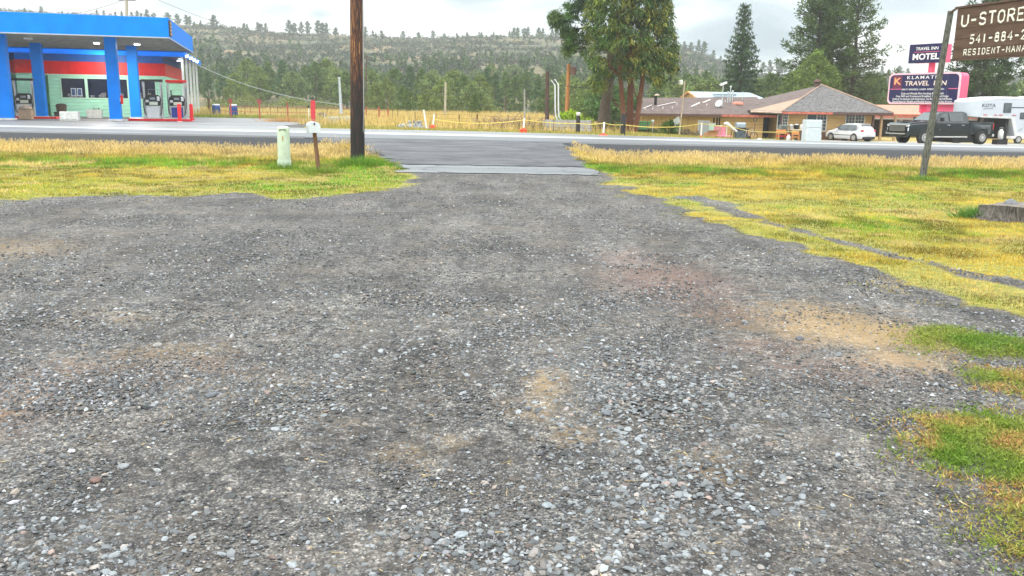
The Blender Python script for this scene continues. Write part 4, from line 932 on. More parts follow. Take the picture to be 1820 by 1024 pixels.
def pole_mat():
    m = bpy.data.materials.new('tarred pole wood'); m.use_nodes = True; t = m.node_tree; b = t.nodes['Principled BSDF']; L = t.links.new; N = t.nodes.new
    tc_ = N('ShaderNodeTexCoord'); mp = N('ShaderNodeMapping'); mp.inputs['Scale'].default_value = (13, 13, 1.3); L(tc_.outputs['Object'], mp.inputs[0])
    n = N('ShaderNodeTexNoise'); n.inputs['Scale'].default_value = 2.2; n.inputs['Detail'].default_value = 7; n.inputs['Roughness'].default_value = .7; L(mp.outputs[0], n.inputs['Vector'])
    s = N('ShaderNodeSeparateXYZ'); L(tc_.outputs['Object'], s.inputs[0])
    mr = N('ShaderNodeMapRange'); L(s.outputs[2], mr.inputs[0]); mr.inputs[1].default_value = .4; mr.inputs[2].default_value = 3.2; mr.inputs[3].default_value = -.15; mr.inputs[4].default_value = .02
    mx_ = N('ShaderNodeMapRange'); L(s.outputs[0], mx_.inputs[0]); mx_.inputs[1].default_value = -.2; mx_.inputs[2].default_value = .12; mx_.inputs[3].default_value = .06; mx_.inputs[4].default_value = -.01  # left side lighter: side light painted into the wood colour
    a = N('ShaderNodeMath'); a.operation = 'ADD'; L(n.outputs['Fac'], a.inputs[0]); L(mr.outputs[0], a.inputs[1])
    a2_ = N('ShaderNodeMath'); a2_.operation = 'ADD'; L(a.outputs[0], a2_.inputs[0]); L(mx_.outputs[0], a2_.inputs[1])
    r = N('ShaderNodeValToRGB'); L(a2_.outputs[0], r.inputs[0]); e = r.color_ramp.elements; e[0].position = .40; e[0].color = (.010, .009, .010, 1); e[1].position = .70; e[1].color = (.50, .27, .085, 1)
    q = e.new(.50); q.color = (.05, .02, .013, 1); q = e.new(.59); q.color = (.15, .055, .022, 1)
    L(r.outputs[0], b.inputs['Base Color']); b.inputs['Roughness'].default_value = .75
    bp = N('ShaderNodeBump'); bp.inputs['Strength'].default_value = .6; bp.inputs['Distance'].default_value = .02; L(n.outputs['Fac'], bp.inputs['Height']); L(bp.outputs[0], b.inputs['Normal'])
    return m
t = thing('utility_pole', 'thick tarred wooden utility pole standing in the left verge', 'utility pole', p)
lean = V(Pt(634, 0, p.y))-p
MB().tube([(0, 0, -.2), tuple(lean*.5), tuple(lean*1.02), tuple(lean*1.9)], [.205, .192, .182, .165], 22).build('pole', pole_mat(), t, True)
cd = MB().tube([tuple(Vector((.185, -.08, .9))), tuple(lean*.3+Vector((.185, -.06, 0))), tuple(lean*1.9+Vector((.16, -.05, 0)))], .016, 6).build('conduit', M('grey conduit', (.42, .42, .42), .5, .1), t)

# ---- poles, wires, rubble across the road
def far_pole(label, pxb, pyb, pxt, pyt, Y, r0, r1, mat, extra=None, name='utility_pole', cat='utility pole'):
    p = A(pxb, Y); t1 = V(Pt(pxt, pyt, Y)); t = thing(name, label, cat, p)
    MB().tube([(0, 0, -.3), tuple(t1-p)], [r0, r1], 10).build('pole', mat, t, True)
    if extra: extra(t, t1-p)
    return t
PALEW = M('bleached pole wood', (.40, .36, .28), .8, .2, 5, stretch=(5, 5, .5)); DARKW = M('dark pole wood', (.085, .055, .045), .8, .25, 5, stretch=(5, 5, .5)); ORW = M('new orange pole wood', (.45, .20, .07), .7, .18, 5, stretch=(5, 5, .5))
def xarm(t, q):
    MB().tube([tuple(q+Vector((-.9, 0, -.35))), tuple(q+Vector((.9, 0, -.35)))], .06, 6).build('cross_arm', DARKW, t)
def conduits(t, q):
    for dx, h in ((.52, .86), (.74, .88)):
        MB().tube([(dx+.3, -.1, .5), (dx+.05, -.1, 1.0), (dx, -.1, 1.5), (dx+q.x*h, -.1, q.z*h*.9), (dx-.25+q.x*h, 0, q.z*h)], .05, 6).build('conduit', M('pale conduit', (.66, .68, .68), .5, .06), t)
    MB().box(q.x-.14, q.x+.30, -.1, .1, q.z*.55, q.z*.56+.02).build('bracket', RUST, t)
def transformer(t, q):
    MB().lathe([(.2, 0), (.2, .5), (.1, .58)], 12, (q.x+.36, 0, q.z-.75)).build('transformer', M('rusty transformer', (.22, .12, .10), .6, .2), t, True)
    for s in (.1, .55): MB().tube([tuple(q+Vector((s, 0, -.05))), tuple(q+Vector((s, 0, .12)))], .03, 6).build('insulator', BROWN, t)
far_pole('bare pale wooden pole standing in the yellow field', 791, 212, 792, 146, 96, .13, .10, PALEW)
far_pole('dark wooden pole with two pale conduits beside concrete barrier', 972, 233, 973, 128, 60, .15, .12, DARKW, conduits)
far_pole('orange brown pole with transformer behind the bright green bush', 1006, 222, 1011, 114, 66, .17, .13, ORW, transformer)
far_pole('slim grey pole rising from the yellow field near the brush', 933, 213, 932, 158, 80, .08, .06, M('grey weathered wood', (.30, .30, .27), .8, .2, 5))
far_pole('short dark pole among the trees behind the brush pile', 899, 200, 899, 172, 120, .11, .09, DARKW)
far_pole('thin dark pole at the tree line right of the tarred pole', 668, 195, 668, 163, 130, .13, .10, DARKW)
far_pole('wooden pole with wires standing behind the gas canopy', 226, 150, 225, -6, 95, .2, .15, PALEW, xarm)
far_pole('thin dark pole with short arm just right of the tarred pole', 651, 192, 651, 98, 135, .12, .09, DARKW, lambda t, q: MB().tube([tuple(q+Vector((-.8, 0, -.3))), tuple(q+Vector((.8, 0, -.3)))], .05, 5).build('cross_arm', DARKW, t))
WIRE = M('black wire', (.05, .05, .052), .6, .1)
def wires(label, prs, r=.03):
    t = MB()
    for (a, b, s) in prs: t.tube(catenary(Pt(*a), Pt(*b), s, 18), r, 5)
    o = t.build('power_line', WIRE, None); tag(o, label, 'power line')
wires('single black power line sagging from the dark conduit pole to the left', [((973, 133, 60), (651, 104, 135), 3.0)], .02)
wires('low black power line crossing above the house roof', [((1010, 122, 66), (1450, 150, 120), .8)], .02)
wires('pair of thin power lines crossing the sky above the gas canopy', [((225, -2, 95), (-20, 40, 60), .5), ((270, -5, 90), (520, 65, 160), 1.0)], .022)
wires('low wire running behind the cedar trunks to the house', [((973, 150, 60), (1440, 160, 120), .7)], .018)

rg = random.Random(9)
p = G(730, 230)
rp = MB()
for k in range(110):
    a = rg.random()*6.28; rr = rg.random()**.6; x, y = math.cos(a)*rr*1.25, math.sin(a)*rr*1.0; z = .62*(1-rr)*rg.random(); s = rg.uniform(.05, .16)
    m = Euler((rg.random()*3, rg.random()*3, rg.random()*3)).to_matrix(); rp.box(x-s, x+s, y-s*.8, y+s*.8, z-s*.3, z+s*.5, rot=(m, (x, y, z)))
o = rp.build('rubble_pile', M('broken concrete', (.34, .36, .36), .85, .35, 3), None); o.location = p+Vector((0, 1.2, 0)); tag(o, 'low pile of broken grey concrete beside the highway', 'rubble', kind='stuff')
p = G(905, 233); p.y += 2; p = A(905, p.y)
bp_ = MB()
for k in range(210):
    a = rg.random()*6.28; rr = rg.random()**.5*1.9; x, y = math.cos(a)*rr*1.25, math.sin(a)*rr*.6; L_ = rg.uniform(.5, 1.5); el = rg.uniform(.05, .8); b_ = rg.random()*6.28
    d = Vector((math.cos(b_)*math.cos(el), math.sin(b_)*math.cos(el), math.sin(el)))*L_; z0 = .1+.7*max(0, 1-rr/1.9)*rg.random()
    bp_.tube([(x, y, z0), (x+d.x*.5, y+d.y*.5, z0+d.z*.5+.05), (x+d.x, y+d.y, z0+d.z)], [.03, .022, .01], 4, cap=False)
o = bp_.build('brush_pile', M('dead branches', (.33, .24, .15), .9, .35, 4), None); o.location = p; tag(o, 'tangled heap of dead branches in the yellow field', 'brush pile', kind='stuff')
CONB = M('grey barrier concrete', (.27, .27, .25), .85, .2, 5, bump=.4)
p = A(1000, 58.5); o = MB().prism([(-.3, 0), (.3, 0), (.22, .25), (.12, .8), (-.12, .8), (-.22, .25)], -1.3, 1.9, 'x').build('concrete_barrier', CONB, None, bevel=.02); o.location = p; tag(o, 'low grey concrete barrier below the dark conduit pole', 'barrier')
DWH = M('white delineator plastic', (.80, .80, .77), .5, .06); ORB = M('orange red rubber', (.75, .06, .02), .6, .12)
dels = []
def delineator(label, pxb, pyb, pxt, pyt, base=True):
    p = G(pxb, pyb); t1 = V(Pt(pxt, pyt, p.y)); t = thing('delineator_post', label, 'marker post', p, 0, 'white marker posts along the highway')
    MB().tube([(0, 0, .05), tuple(t1-p)], .05, 10).build('tube', DWH, t, True)
    if base: MB().lathe([(.20, 0), (.22, .06), (.22, .22), (.1, .30), (.06, .34)] if base == 1 else [(.32, 0), (.32, .05), (.12, .14), (.06, .2)], 14).build('base', ORB, t, True)
    dels.append(t1)
delineator('plain white marker post leaning left in front of the rubble', 758.5, 231.5, 753, 195, False)
delineator('white marker post with red base beside the rubble', 769, 231, 772, 203, 1)
delineator('white marker post in an orange bucket base left of the conduit pole', 930, 237.5, 932, 210, 1)
delineator('white marker post with flat orange foot before the pine trunk', 1072, 243, 1074, 217, 2)
delineator('white marker post with flat red foot in front of the long house', 1245.5, 246, 1247.5, 218, 2)
TAPE = M('yellow caution tape', (.80, .64, .16), .5, .1, 3)
tpm = MB()
p1027, p1107 = G(1027, 238.5), G(1107, 241.5)
def ribbon(a, b, sag):
    pts = catenary(a, b, sag, 12)
    for q0, q1 in zip(pts[:-1], pts[1:]):
        tpm.add([q0+Vector((0, 0, .022)), q1+Vector((0, 0, .022)), q1-Vector((0, 0, .022)), q0-Vector((0, 0, .022)), q0+Vector((0, .004, .022)), q1+Vector((0, .004, .022)), q1+Vector((0, .004, -.022)), q0+Vector((0, .004, -.022))], [(0, 1, 2, 3), (7, 6, 5, 4)])
zt_ = lambda q, y: V(Pt(q, y, 52.5))
chain = [V(Pt(772, 212, 54)), V(Pt(848, 219, 54)), dels[2]-Vector((0, 0, .1)), V(Pt(1027, 219.5, p1027.y-.15)), dels[3]-Vector((0, 0, .05)), V(Pt(1107, 221.5, p1107.y-.15)), V(Pt(1185, 226, 54)), dels[4]-Vector((0, 0, .05)), V(Pt(1300, 225, 58)), V(Pt(1345, 234, 64)), V(Pt(1420, 233, 70))]
for a, b in zip(chain[:-1], chain[1:]): ribbon(a, b, .06)
o = tpm.build('caution_tape', TAPE, None); tag(o, 'yellow caution tape strung between marker posts in front of the house', 'tape')
def stub(label, p, ptop, px, r):
    t = thing('post_stub', label, 'post', p); h = Pt(px, ptop, p.y)[2]-p.z
    MB().tube([(0, 0, -.1), (0, 0, h)], [r, r*.95], 12).build('post', M('blackened timber', (.03, .03, .034), .8, .3, 6), t, True); return t, h
t, h = stub('short blackened post with pale cap right of the green bush', p1027, 205.5, 1027, .13); MB().lathe([(.12, h), (.15, h+.08), (.15, h+.16), (.05, h+.2)], 12).build('cap', OFFW, t, True)
t, h = stub('taller blackened post in front of the cedar trunks', p1107, 203, 1107, .15); MB().lathe([(.15, h), (.14, h+.04)], 12).build('cap', DARKW, t)
# ================================================================== HOUSE (right)
HA = math.radians(10)
OCH = M('ochre siding', (.55, .36, .14), .75, .12, 1.6, bump=.15, stretch=(.6, 1, 5))
OCH2 = M('ochre plywood siding', (.50, .34, .12), .8, .16, 1.2, bump=.2, stretch=(5, 1, .5))
SHG = M('brown shingles', (.125, .092, .083), .9, .22, 2.2, bump=.3)
SHG2 = M('mottled grey shingles', (.12, .113, .112), .9, .55, 5.5, bump=.4, detail=2)
TANS = M('sun bleached tan shingles', (.34, .235, .17), .9, .14, 3, bump=.2)
FASR = M('peeling red fascia', (.50, .14, .09), .7, .3, 3)
FASD = M('dark brown fascia', (.10, .055, .045), .7, .2, 3)
WFR = M('white window frame', (.72, .70, .64), .5, .08, 6)
BRK = M('red brown brick', (.17, .085, .06), .85, .35, 12, bump=.3)
ROOFPATCH = M('white roof patch', (.72, .68, .66), .8, .1, 5)
hg = -.82
_h0 = Pt(1390, 198, 77)                       # front left eave corner of the main hip roof
HO = Vector((_h0[0], 77, hg)); zE = _h0[2]-hg
cu, su = math.cos(HA), math.sin(HA)
def HL(u, v, z=0): return Vector((HO.x+u*cu-v*su, HO.y+u*su+v*cu, HO.z+z))
def hpx(px, py, v):
    d = Vector(ray(px, py)); n = Vector((-su, cu, 0)); o = Vector((0, 0, CZ)); t = (HL(0, v)-o).dot(n)/d.dot(n); q = o+d*t-HO
    return q.x*cu+q.y*su, q.z
def hpu(px, py, u):
    d = Vector(ray(px, py)); n = Vector((cu, su, 0)); o = Vector((0, 0, CZ)); t = (HL(u, 0)-o).dot(n)/d.dot(n); q = o+d*t-HO
    return -q.x*su+q.y*cu, q.z
ho = thing('house', 'long low ochre house with brown shingle roofs, part hipped and sun bleached', 'house', HO, HA)
uR = hpx(1588, 200, 0)[0]                     # right eave end
vB = 16.0
apx = hpx(1460, 151, vB/2)
uA, zA = apx
uT, zT_ = hpx(1334, 196, 1.0)                  # left tip of the porch eave
wv = .9                                        # front wall behind the eave
uW1 = hpx(1549, 220, wv)[0]
# hip roof: front slope, left slope (tan near the eave), right slope, back
ov = .0
def slab(name, pts, mat, th=.12):
    n = len(pts); vs = [Vector(q) for q in pts]; nm = (vs[1]-vs[0]).cross(vs[2]-vs[0]).normalized()
    if nm.z < 0: nm = -nm
    m = MB().add([tuple(q) for q in vs]+[tuple(q-nm*th) for q in vs], [tuple(range(n)), tuple(range(2*n-1, n-1, -1))]+[(i, n+i, n+(i+1) % n, (i+1) % n) for i in range(n)])
    return m.build(name, mat, ho)
A_ = (uA, vB/2, zA); C0 = (0, 0, zE); C1 = (uR, 0, zE-.0); C2 = (uR, vB, zE); C3 = (0, vB, zE)
slab('roof_front', [C0, C1, A_], SHG2)
lt = .5
P1 = tuple(C0[i]+(A_[i]-C0[i])*lt for i in range(3)); P2 = (uT, 1.0, zT_)
slab('roof_bleached_side', [C0, P1, P2], TANS)
slab('roof_side', [P2, P1, A_], SHG); slab('roof_side', [P2, A_, C3], SHG)
slab('roof_side', [C1, C2, A_], SHG); slab('roof_back', [C3, A_, C2], SHG)
def ridge(a, b, r, name, mat): MB().tube([tuple(Vector(a)+Vector((0, 0, .03))), tuple(Vector(b)+Vector((0, 0, .03)))], r, 6).build(name, mat, ho)
ridge(C0, A_, .07, 'ridge_cap', TANS); ridge(A_, C1, .07, 'ridge_cap', TANS)
uF = hpx(1480, 200, -.03)[0]
MB().box(0, uF, -.05, -.01, zE-.22, zE-.02).build('fascia', FASR, ho); MB().box(uF, uR, -.05, -.01, zE-.22, zE-.02).build('fascia', FASD, ho); MB().tube([(0, 0, zE-.12), (uT, 1.0, zT_-.12)], .09, 4).build('fascia', M('pale peeling fascia', (.42, .33, .27), .7, .25, 4), ho)
MB().box(.02, uR, .02, wv+.3, zE-.26, zE-.23).build('soffit', M('brown soffit', (.16, .10, .06), .8, .1), ho)
# front walls
ud0 = hpx(1354, 220, wv+2.2)[0]; ud1 = hpx(1377, 220, wv+2.2)[0]
uw0 = .35
MB().box(uw0, uW1, wv, vB-.8, .0, zE-.2).build('wall', OCH, ho)
sd_ = MB()
for k in range(1, 9): sd_.box(uw0, uW1, wv-.012, wv, .4+k*.24, .4+k*.24+.014)
sd_.build('siding_lines', M('siding shadow line', (.26, .165, .06), .8, .1), ho)
MB().box(uw0-.02, uW1+.02, wv-.03, wv-.001, 0, .62).build('brick_base', BRK, ho)
def hwin(px0, px1, pt, pb, v, left_dark=True, nx=3, nz=5, label=None, full=False):
    u0, z1 = hpx(px0, pt, v); u1, _ = hpx(px1, pt, v); _, z0 = hpx((px0+px1)/2, pb, v)
    w = MB(); f = .07
    w.box(u0-f, u1+f, v-.07, v-.031, z0-f, z0).box(u0-f, u1+f, v-.07, v-.031, z1, z1+f).box(u0-f, u0, v-.07, v-.031, z0, z1).box(u1, u1+f, v-.07, v-.031, z0, z1)
    um = (u0+u1)/2; w.box(um-.03, um+.03, v-.07, v-.031, z0, z1)
    wo = w.build('window', WFR, ho)
    MB().box(u0, u1, v-.045, v-.0315, z0, z1).build('pane', M('house window glass', (.03, .05, .065), .08, .5, 1.2, spec=.6), wo)
    g = MB()
    for k in range(1, nx): x = um+.03+(u1-um-.03)*k/nx; g.box(x-.012, x+.012, v-.058, v-.046, z0, z1)
    for k in range(1, nz): z = z0+(z1-z0)*k/nz; g.box(um+.03, u1, v-.060, v-.0585, z-.012, z+.012)
    if full:
        for k in range(1, nx): x = u0+(um-.03-u0)*k/nx; g.box(x-.012, x+.012, v-.058, v-.046, z0, z1)
        for k in range(1, nz): z = z0+(z1-z0)*k/nz; g.box(u0, um-.03, v-.060, v-.0585, z-.012, z+.012)
    g.build('glazing_bars', WFR, wo)
hwin(1435, 1469, 201, 232, wv); hwin(1504, 1536, 203, 219, wv, full=True, nz=3)
hwin(1383, 1400, 201, 229, wv)
# recessed entrance left of the front wall
MB().box(-4.2, uw0, wv+2.2, vB-.8, 0, zE-.2).build('entry_wall', OCH, ho)
MB().box(ud0, ud1, wv+2.14, wv+2.2, .02, zE-.35).build('door', M('deep blue black door', (.012, .014, .05), .5, .3, 3), ho)
MB().box((ud0+ud1)/2-.02, (ud0+ud1)/2+.02, wv+2.12, wv+2.14, .02, zE-.4).build('door_seam', M('door seam', (.06, .07, .10), .5, .1), ho)
MB().box(.02, .14, .1, .22, 0, zE-.2).build('porch_post', FASD, ho)
l_ = MB().lathe([(.03, .3), (.10, .25), (.13, .0), (.05, -.06)], 10, (hpx(1390, 203, .3)[0], .35, hpx(1390, 203, .3)[1]-.05)).build('porch_lamp', M('frosted lamp glass', (.75, .72, .6), .4, .1), ho, True)
MB().tube([(hpx(1390, 203, .3)[0], .35, zE-.25), (hpx(1390, 203, .3)[0], .35, hpx(1390, 203, .3)[1]+.2)], .015, 5).build('lamp_chain', BLACK, l_)
# carport posts to the right
for px in (1551, 1566, 1591):
    u_, _ = hpx(px, 220, .4); m_ = FASD if px < 1560 else M('bare timber post', (.36, .24, .13), .8, .2, 4)
    MB().box(u_-.09, u_+.09, .3, .48, -.1, zE-.2).build('carport_post', m_, ho)
# wing
wv2 = 1.6
uWL = hpx(1140, 220, wv2)[0]
zWE = hpx(1240, 203, wv2-.5)[1]
zWR = hpx(1240, 175.5, wv2+4.5)[1]
MB().box(uWL, -.2 if False else -4.2, wv2, wv2+9, -.4, zWE).build('wing_wall', OCH2, ho)
MB().box(-4.2, -.9, wv2+.0, wv2+9, -.1, zWE).build('wing_wall', OCH, ho)
uSm = hpx(1262, 220, wv2)[0]
sd_ = MB()
for k in range(1, 7): sd_.box(uSm, -.9, wv2-.012, wv2, .1+k*.28, .1+k*.28+.016)
for k in range(int((-uWL+uSm)/1.2)): sd_.box(uWL+.6+k*1.2, uWL+.62+k*1.2, wv2-.012, wv2, -.3, zWE)
sd_.build('panel_joints', M('plywood joint', (.24, .16, .06), .8, .2), ho)
uv0 = hpx(1268, 210, wv2)[0]; kk = MB()
for dx in (0, .28, .50): kk.box(uv0+dx, uv0+dx+.13, wv2-.02, wv2-.001, zWE-1.05, zWE-.28)
kk.build('broken_vent', M('dark gap', (.02, .016, .012), .9, .2), ho)
uo = uWL-.5; ur = .4
slab('wing_roof', [(uo, wv2-.6, zWE), (ur, wv2-.6, zWE+.02), (ur, wv2+4.5, zWR+.25), (uo+2.2, wv2+4.5, zWR)], SHG)
slab('wing_roof', [(uo, wv2-.6, zWE), (uo+2.2, wv2+4.5, zWR), (uo, wv2+9.6, zWE)], SHG)
slab('wing_roof', [(uo, wv2+9.6, zWE), (uo+2.2, wv2+4.5, zWR), (ur, wv2+4.5, zWR+.25), (ur, wv2+9.6, zWE)], SHG)
uf = hpx(1283, 203, wv2-.6)[0]
MB().box(uo, uf, wv2-.64, wv2-.605, zWE-.2, zWE-.01).build('wing_fascia', FASD, ho); MB().box(uf, -.02, wv2-.64, wv2-.605, zWE-.2, zWE-.01).build('wing_fascia', FASR, ho)
def onroof(px, py):      # point on the wing's front slope
    lo = None
    for k in range(200):
        v = wv2-.6+k*5.1/200; u, z = hpx(px, py, v)
        zr = zWE+(zWR-zWE+.12)*(v-(wv2-.6))/5.1
        if z <= zr: return Vector((u, v, zr))
    return Vector((u, v, zr))
for (a, b, c, d) in ((1228, 191, 1243, 184.5), (1249, 184, 1262, 178.5), (1168, 190, 1200, 183), (1143, 194, 1158, 188)):
    q0, q1 = onroof(a, b), onroof(c, d); MB().tube([tuple(q0+Vector((0, 0, .06))), tuple(q1+Vector((0, 0, .06)))], .07 if a > 1200 else .04, 5).build('roof_patch', ROOFPATCH, ho)
for (a, b) in ((1147, 195), (1160, 195), (1178, 194), (1195, 193.5), (1203, 187), (1256, 189), (1278, 188), (1289, 183)):
    q = onroof(a, b); MB().tube([tuple(q), tuple(q+Vector((0, 0, .22)))], .045, 6).build('vent_pipe', ROOFPATCH, ho)
q = onroof(1165, 186); cp = MB().tube([tuple(q), tuple(q+Vector((0, 0, .75)))], .13, 8).build('flue', BLACK, ho); MB().lathe([(.26, .75), (.26, .8), (.1, .92)], 10, tuple(q+Vector((.1, 0, 0)))).build('flue_cap', M('rusty cap', (.42, .33, .25), .7, .3), cp)
q = onroof(1311, 186); MB().lathe([(.55, 0), (.50, .18), (.25, .26)], 12, tuple(q)).build('roof_mound', M('faded red tarp', (.55, .22, .16), .8, .2, 4), ho)
q = onroof(1283, 191); MB().tube([tuple(q), tuple(q+Vector((0, 0, 2.0)))], [.05, .04], 8).build('antenna_mast', GALV, ho)
ah = MB().box(q.x-.3, q.x+.35, q.y-.1, q.y+.1, q.z+1.95, q.z+2.12, rot=(Euler((0, -.4, 0)).to_matrix(), tuple(q+Vector((0, 0, 2.0))))).build('antenna_head', M('pale antenna head', (.7, .7, .68), .5, .1), ho)
ds = MB().lathe([(.04, 0), (.2, .03), (.34, .12)], 16).build('satellite_dish', M('pale green dish', (.50, .60, .55), .5, .1), ho, True); ds.location = q+Vector((-.35, -.2, .3)); ds.rotation_euler = (1.1, 0, -.9)
for px, top in ((1293, .9), (1297, 1.4), (1301, 1.0)):
    q = onroof(px, 184); ms = MB().tube([tuple(q), tuple(q+Vector((0, 0, top)))], .045, 6).build('vent_stack', GALV, ho); MB().lathe([(.08, top), (.09, top+.1), (.03, top+.16)], 8, tuple(q)).build('stack_cap', OFFW, ms)
q = onroof(1319, 180); MB().tube([tuple(q), tuple(q+Vector((0, 0, .9)))], .025, 5).build('mast', GALV, ho)
q = Vector(A_)+Vector((-.75, -.5, -.35)); ch = MB().tube([tuple(q), tuple(q+Vector((0, 0, .45)))], [.24, .26], 10).build('turbine_vent', FASD, ho); MB().lathe([(.2, .45), (.36, .6), (.30, .75), (.1, .85)], 12, tuple(q)).build('vent_head', M('rusty vent head', (.10, .05, .035), .7, .3), ch, True)

# ---- outbuilding behind with pale blue metal roof
q0 = A(1244, 95); bo = thing('outbuilding', 'ochre gabled outbuilding with pale blue metal roof behind the long house', 'outbuilding', q0, HA)
MR = M('pale blue metal roof', (.42, .52, .58), .4, .12, 2, metal=.3, stretch=(8, 1, 1))
bw = 6.5; zp = Pt(1223, 163, 98)[2]-q0.z; ze = Pt(1244, 178.5, 95)[2]-q0.z; bl = 7.2
MB().prism([(0, -.3), (bw, -.3), (bw, ze), (bw/2, zp-.06), (0, ze)], 0, bl, 'x').build('wall', OCH, bo)
MB().add([(-.3, -.35, ze-.06), (bl+.9, -.35, ze-.06), (bl-.4, bw/2, zp+.02), (-.3, bw/2, zp+.02), (bl+.9, bw+.35, ze-.06), (-.3, bw+.35, ze-.06), (-.3, -.35, ze-.16), (bl+.9, -.35, ze-.16)], [(0, 1, 2, 3), (3, 2, 4, 5), (1, 4, 2), (0, 6, 7, 1)]).build('roof', MR, bo)
MB().tube([(-.33, -.4, ze-.1), (-.33, bw/2, zp+.0), (-.33, bw+.4, ze-.1)], .10, 5).build('bargeboard', M('orange bargeboard', (.55, .28, .10), .7, .2), bo)
MB().box(bl*.25, bl*.6, 1.0, 1.5, ze+.55, ze+.75).build('roof_hatch', M('grey hatch', (.25, .32, .36), .6, .1), bo)

# ---- salmon motel building behind
PINK = M('salmon pink board', (.72, .27, .22), .6, .08, 3)
q0 = A(1548, 92); mb_ = thing('motel_building', 'low salmon pink motel building with dark carport openings', 'motel', q0, .05); mz = lambda py: Pt(1590, py, 92)[2]-q0.z
w_ = 24.
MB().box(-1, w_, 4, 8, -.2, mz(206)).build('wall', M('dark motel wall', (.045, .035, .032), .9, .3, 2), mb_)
MB().box(-1, w_, 0, 8, mz(210), mz(203)).build('fascia_board', PINK, mb_); MB().box(-1, w_, -.05, -.005, mz(212.5), mz(210)).build('fascia_trim', M('grey trim board', (.45, .42, .40), .7, .1), mb_)
slp = MB().add([(-1.3, -.4, mz(203)), (w_+.3, -.4, mz(203)), (w_+.3, 5, mz(186)), (-1.3, 5, mz(186)), (w_+.3, 9, mz(203)), (-1.3, 9, mz(203))], [(0, 1, 2, 3), (3, 2, 4, 5)]); slp.build('roof', M('salmon roof', (.66, .25, .17), .7, .12, 2), mb_)
for k in range(8): MB().box(k*3., k*3.+.22, .1, .32, -.2, mz(211)).build('post', M('pale timber post', (.52, .36, .22), .7, .15), mb_)
for k in range(5): MB().box(k*4.6+1, k*4.6+2, 3.93, 3.99, 0, 2).build('door', M('brown motel door', (.10, .06, .045), .6, .2), mb_)
for k in range(2): MB().box(9+k*1.6, 10.2+k*1.6, 3.92, 3.99, .8, 1.9).build('window', DGLASS, mb_)

# ================================================================== SIGNS
NAVY = M('navy sign face', (.018, .016, .075), .35, .12, 3); HOTP = M('hot pink sign metal', (.78, .10, .20), .45, .08, 2); PALEP = M('pale pink sign edge', (.80, .50, .56), .5, .06); LETW = M('white lettering', (.82, .80, .76), .5, .04); LETP = M('warm pale lettering', (.80, .66, .55), .5, .05)
LINEP = M('pink sign line', (.72, .12, .22), .5, .05)
MS = thing('motel_sign', 'motel pylon sign with two navy panels, pink edges and white lettering', 'sign', A(1655, 63.), -math.radians(58)); mo = MS.location.copy()
ca, sa = math.cos(-math.radians(58)), math.sin(-math.radians(58))
def mpx(px, py):      # pixel on the sign's front plane (local v = -.5)
    d = Vector(ray(px, py)); n = Vector((-sa, ca, 0)); p0 = mo+n*(-.5); o = Vector((0, 0, CZ)); t = (p0-o).dot(n)/d.dot(n); q = o+d*t-mo
    return q.x*ca+q.y*sa, q.z
def cabinet(name, a, b, c, d, th, rad, rim):
    u0, z1 = mpx(*a); u1, z1b = mpx(*b); _, z0 = mpx(*c)
    z1 = (z1+z1b)/2
    def rr(g):
        pts = []
        for cx_, cz_, s in ((u1-rad-g, z1-rad-g, 0), (u0+rad+g, z1-rad-g, 1), (u0+rad+g, z0+rad+g, 2), (u1-rad-g, z0+rad+g, 3)):
            for k in range(6): an = (s+k/5)*math.pi/2; pts.append((cx_+rad*math.cos(an), cz_+rad*math.sin(an)))
        return pts
    cb = MB().prism(rr(0), -.5, -.5+th, 'y').build(name, HOTP, MS)
    MB().prism(rr(-.03), -.52, -.46, 'y').build(name+'_rim', PALEP if rim > .06 else NAVY, cb)
    MB().prism(rr(rim), -.535, -.521, 'y').build(name+'_face', NAVY, cb)
    return cb, u0, u1, z0, z1
def stext(par, body, u, z, size, mat, bold=.0, xs=1., shear=0., sp=1.):
    o = text_mesh('lettering', body, size, mat, par, bold, .006, 'CENTER', shear, xs, sp); o.location = (u, -.545, z); o.rotation_euler = (math.pi/2, 0, 0); return o
lc, u0, u1, z0, z1 = cabinet('lower_panel', (1582, 134), (1709, 126), (1640, 184.5), None, 1.0, .32, .085)
W_, H_ = u1-u0, z1-z0
stext(lc, 'KLAMATH', u0+W_*.49, z0+H_*.86, H_*.145, LETW, .006, 1.45, 0, 1.35)
stext(lc, 'TRAVEL  INN', u0+W_*.53, z0+H_*.665, H_*.215, LETP, .010, 1.22, .08)
stext(lc, 'K', u0+W_*.125, z0+H_*.74, H_*.32, M('orange lettering', (.78, .36, .16), .5, .06), .02, 1.3)
MB().box(u0+W_*.06, u0+W_*.19, -.5385, -.5355, z0+H_*.53, z0+H_*.93).build('emblem', M('maroon emblem', (.16, .02, .06), .5, .2, 4), lc)
MB().box(u0+W_*.03, u0+W_*.20, -.542, -.5355, z0+H_*.475, z0+H_*.50).box(u0+W_*.86, u0+W_*.98, -.542, -.5355, z0+H_*.475, z0+H_*.50).build('divider', LINEP, lc)
MB().box(u0+W_*.835, u0+W_*.838, -.542, -.5355, z0+H_*.04, z0+H_*.96).box(u0+W_*.445, u0+W_*.448, -.542, -.5355, z0+H_*.04, z0+H_*.96).build('panel_seam', M('panel seam', (.10, .10, .16), .5, .1), lc)
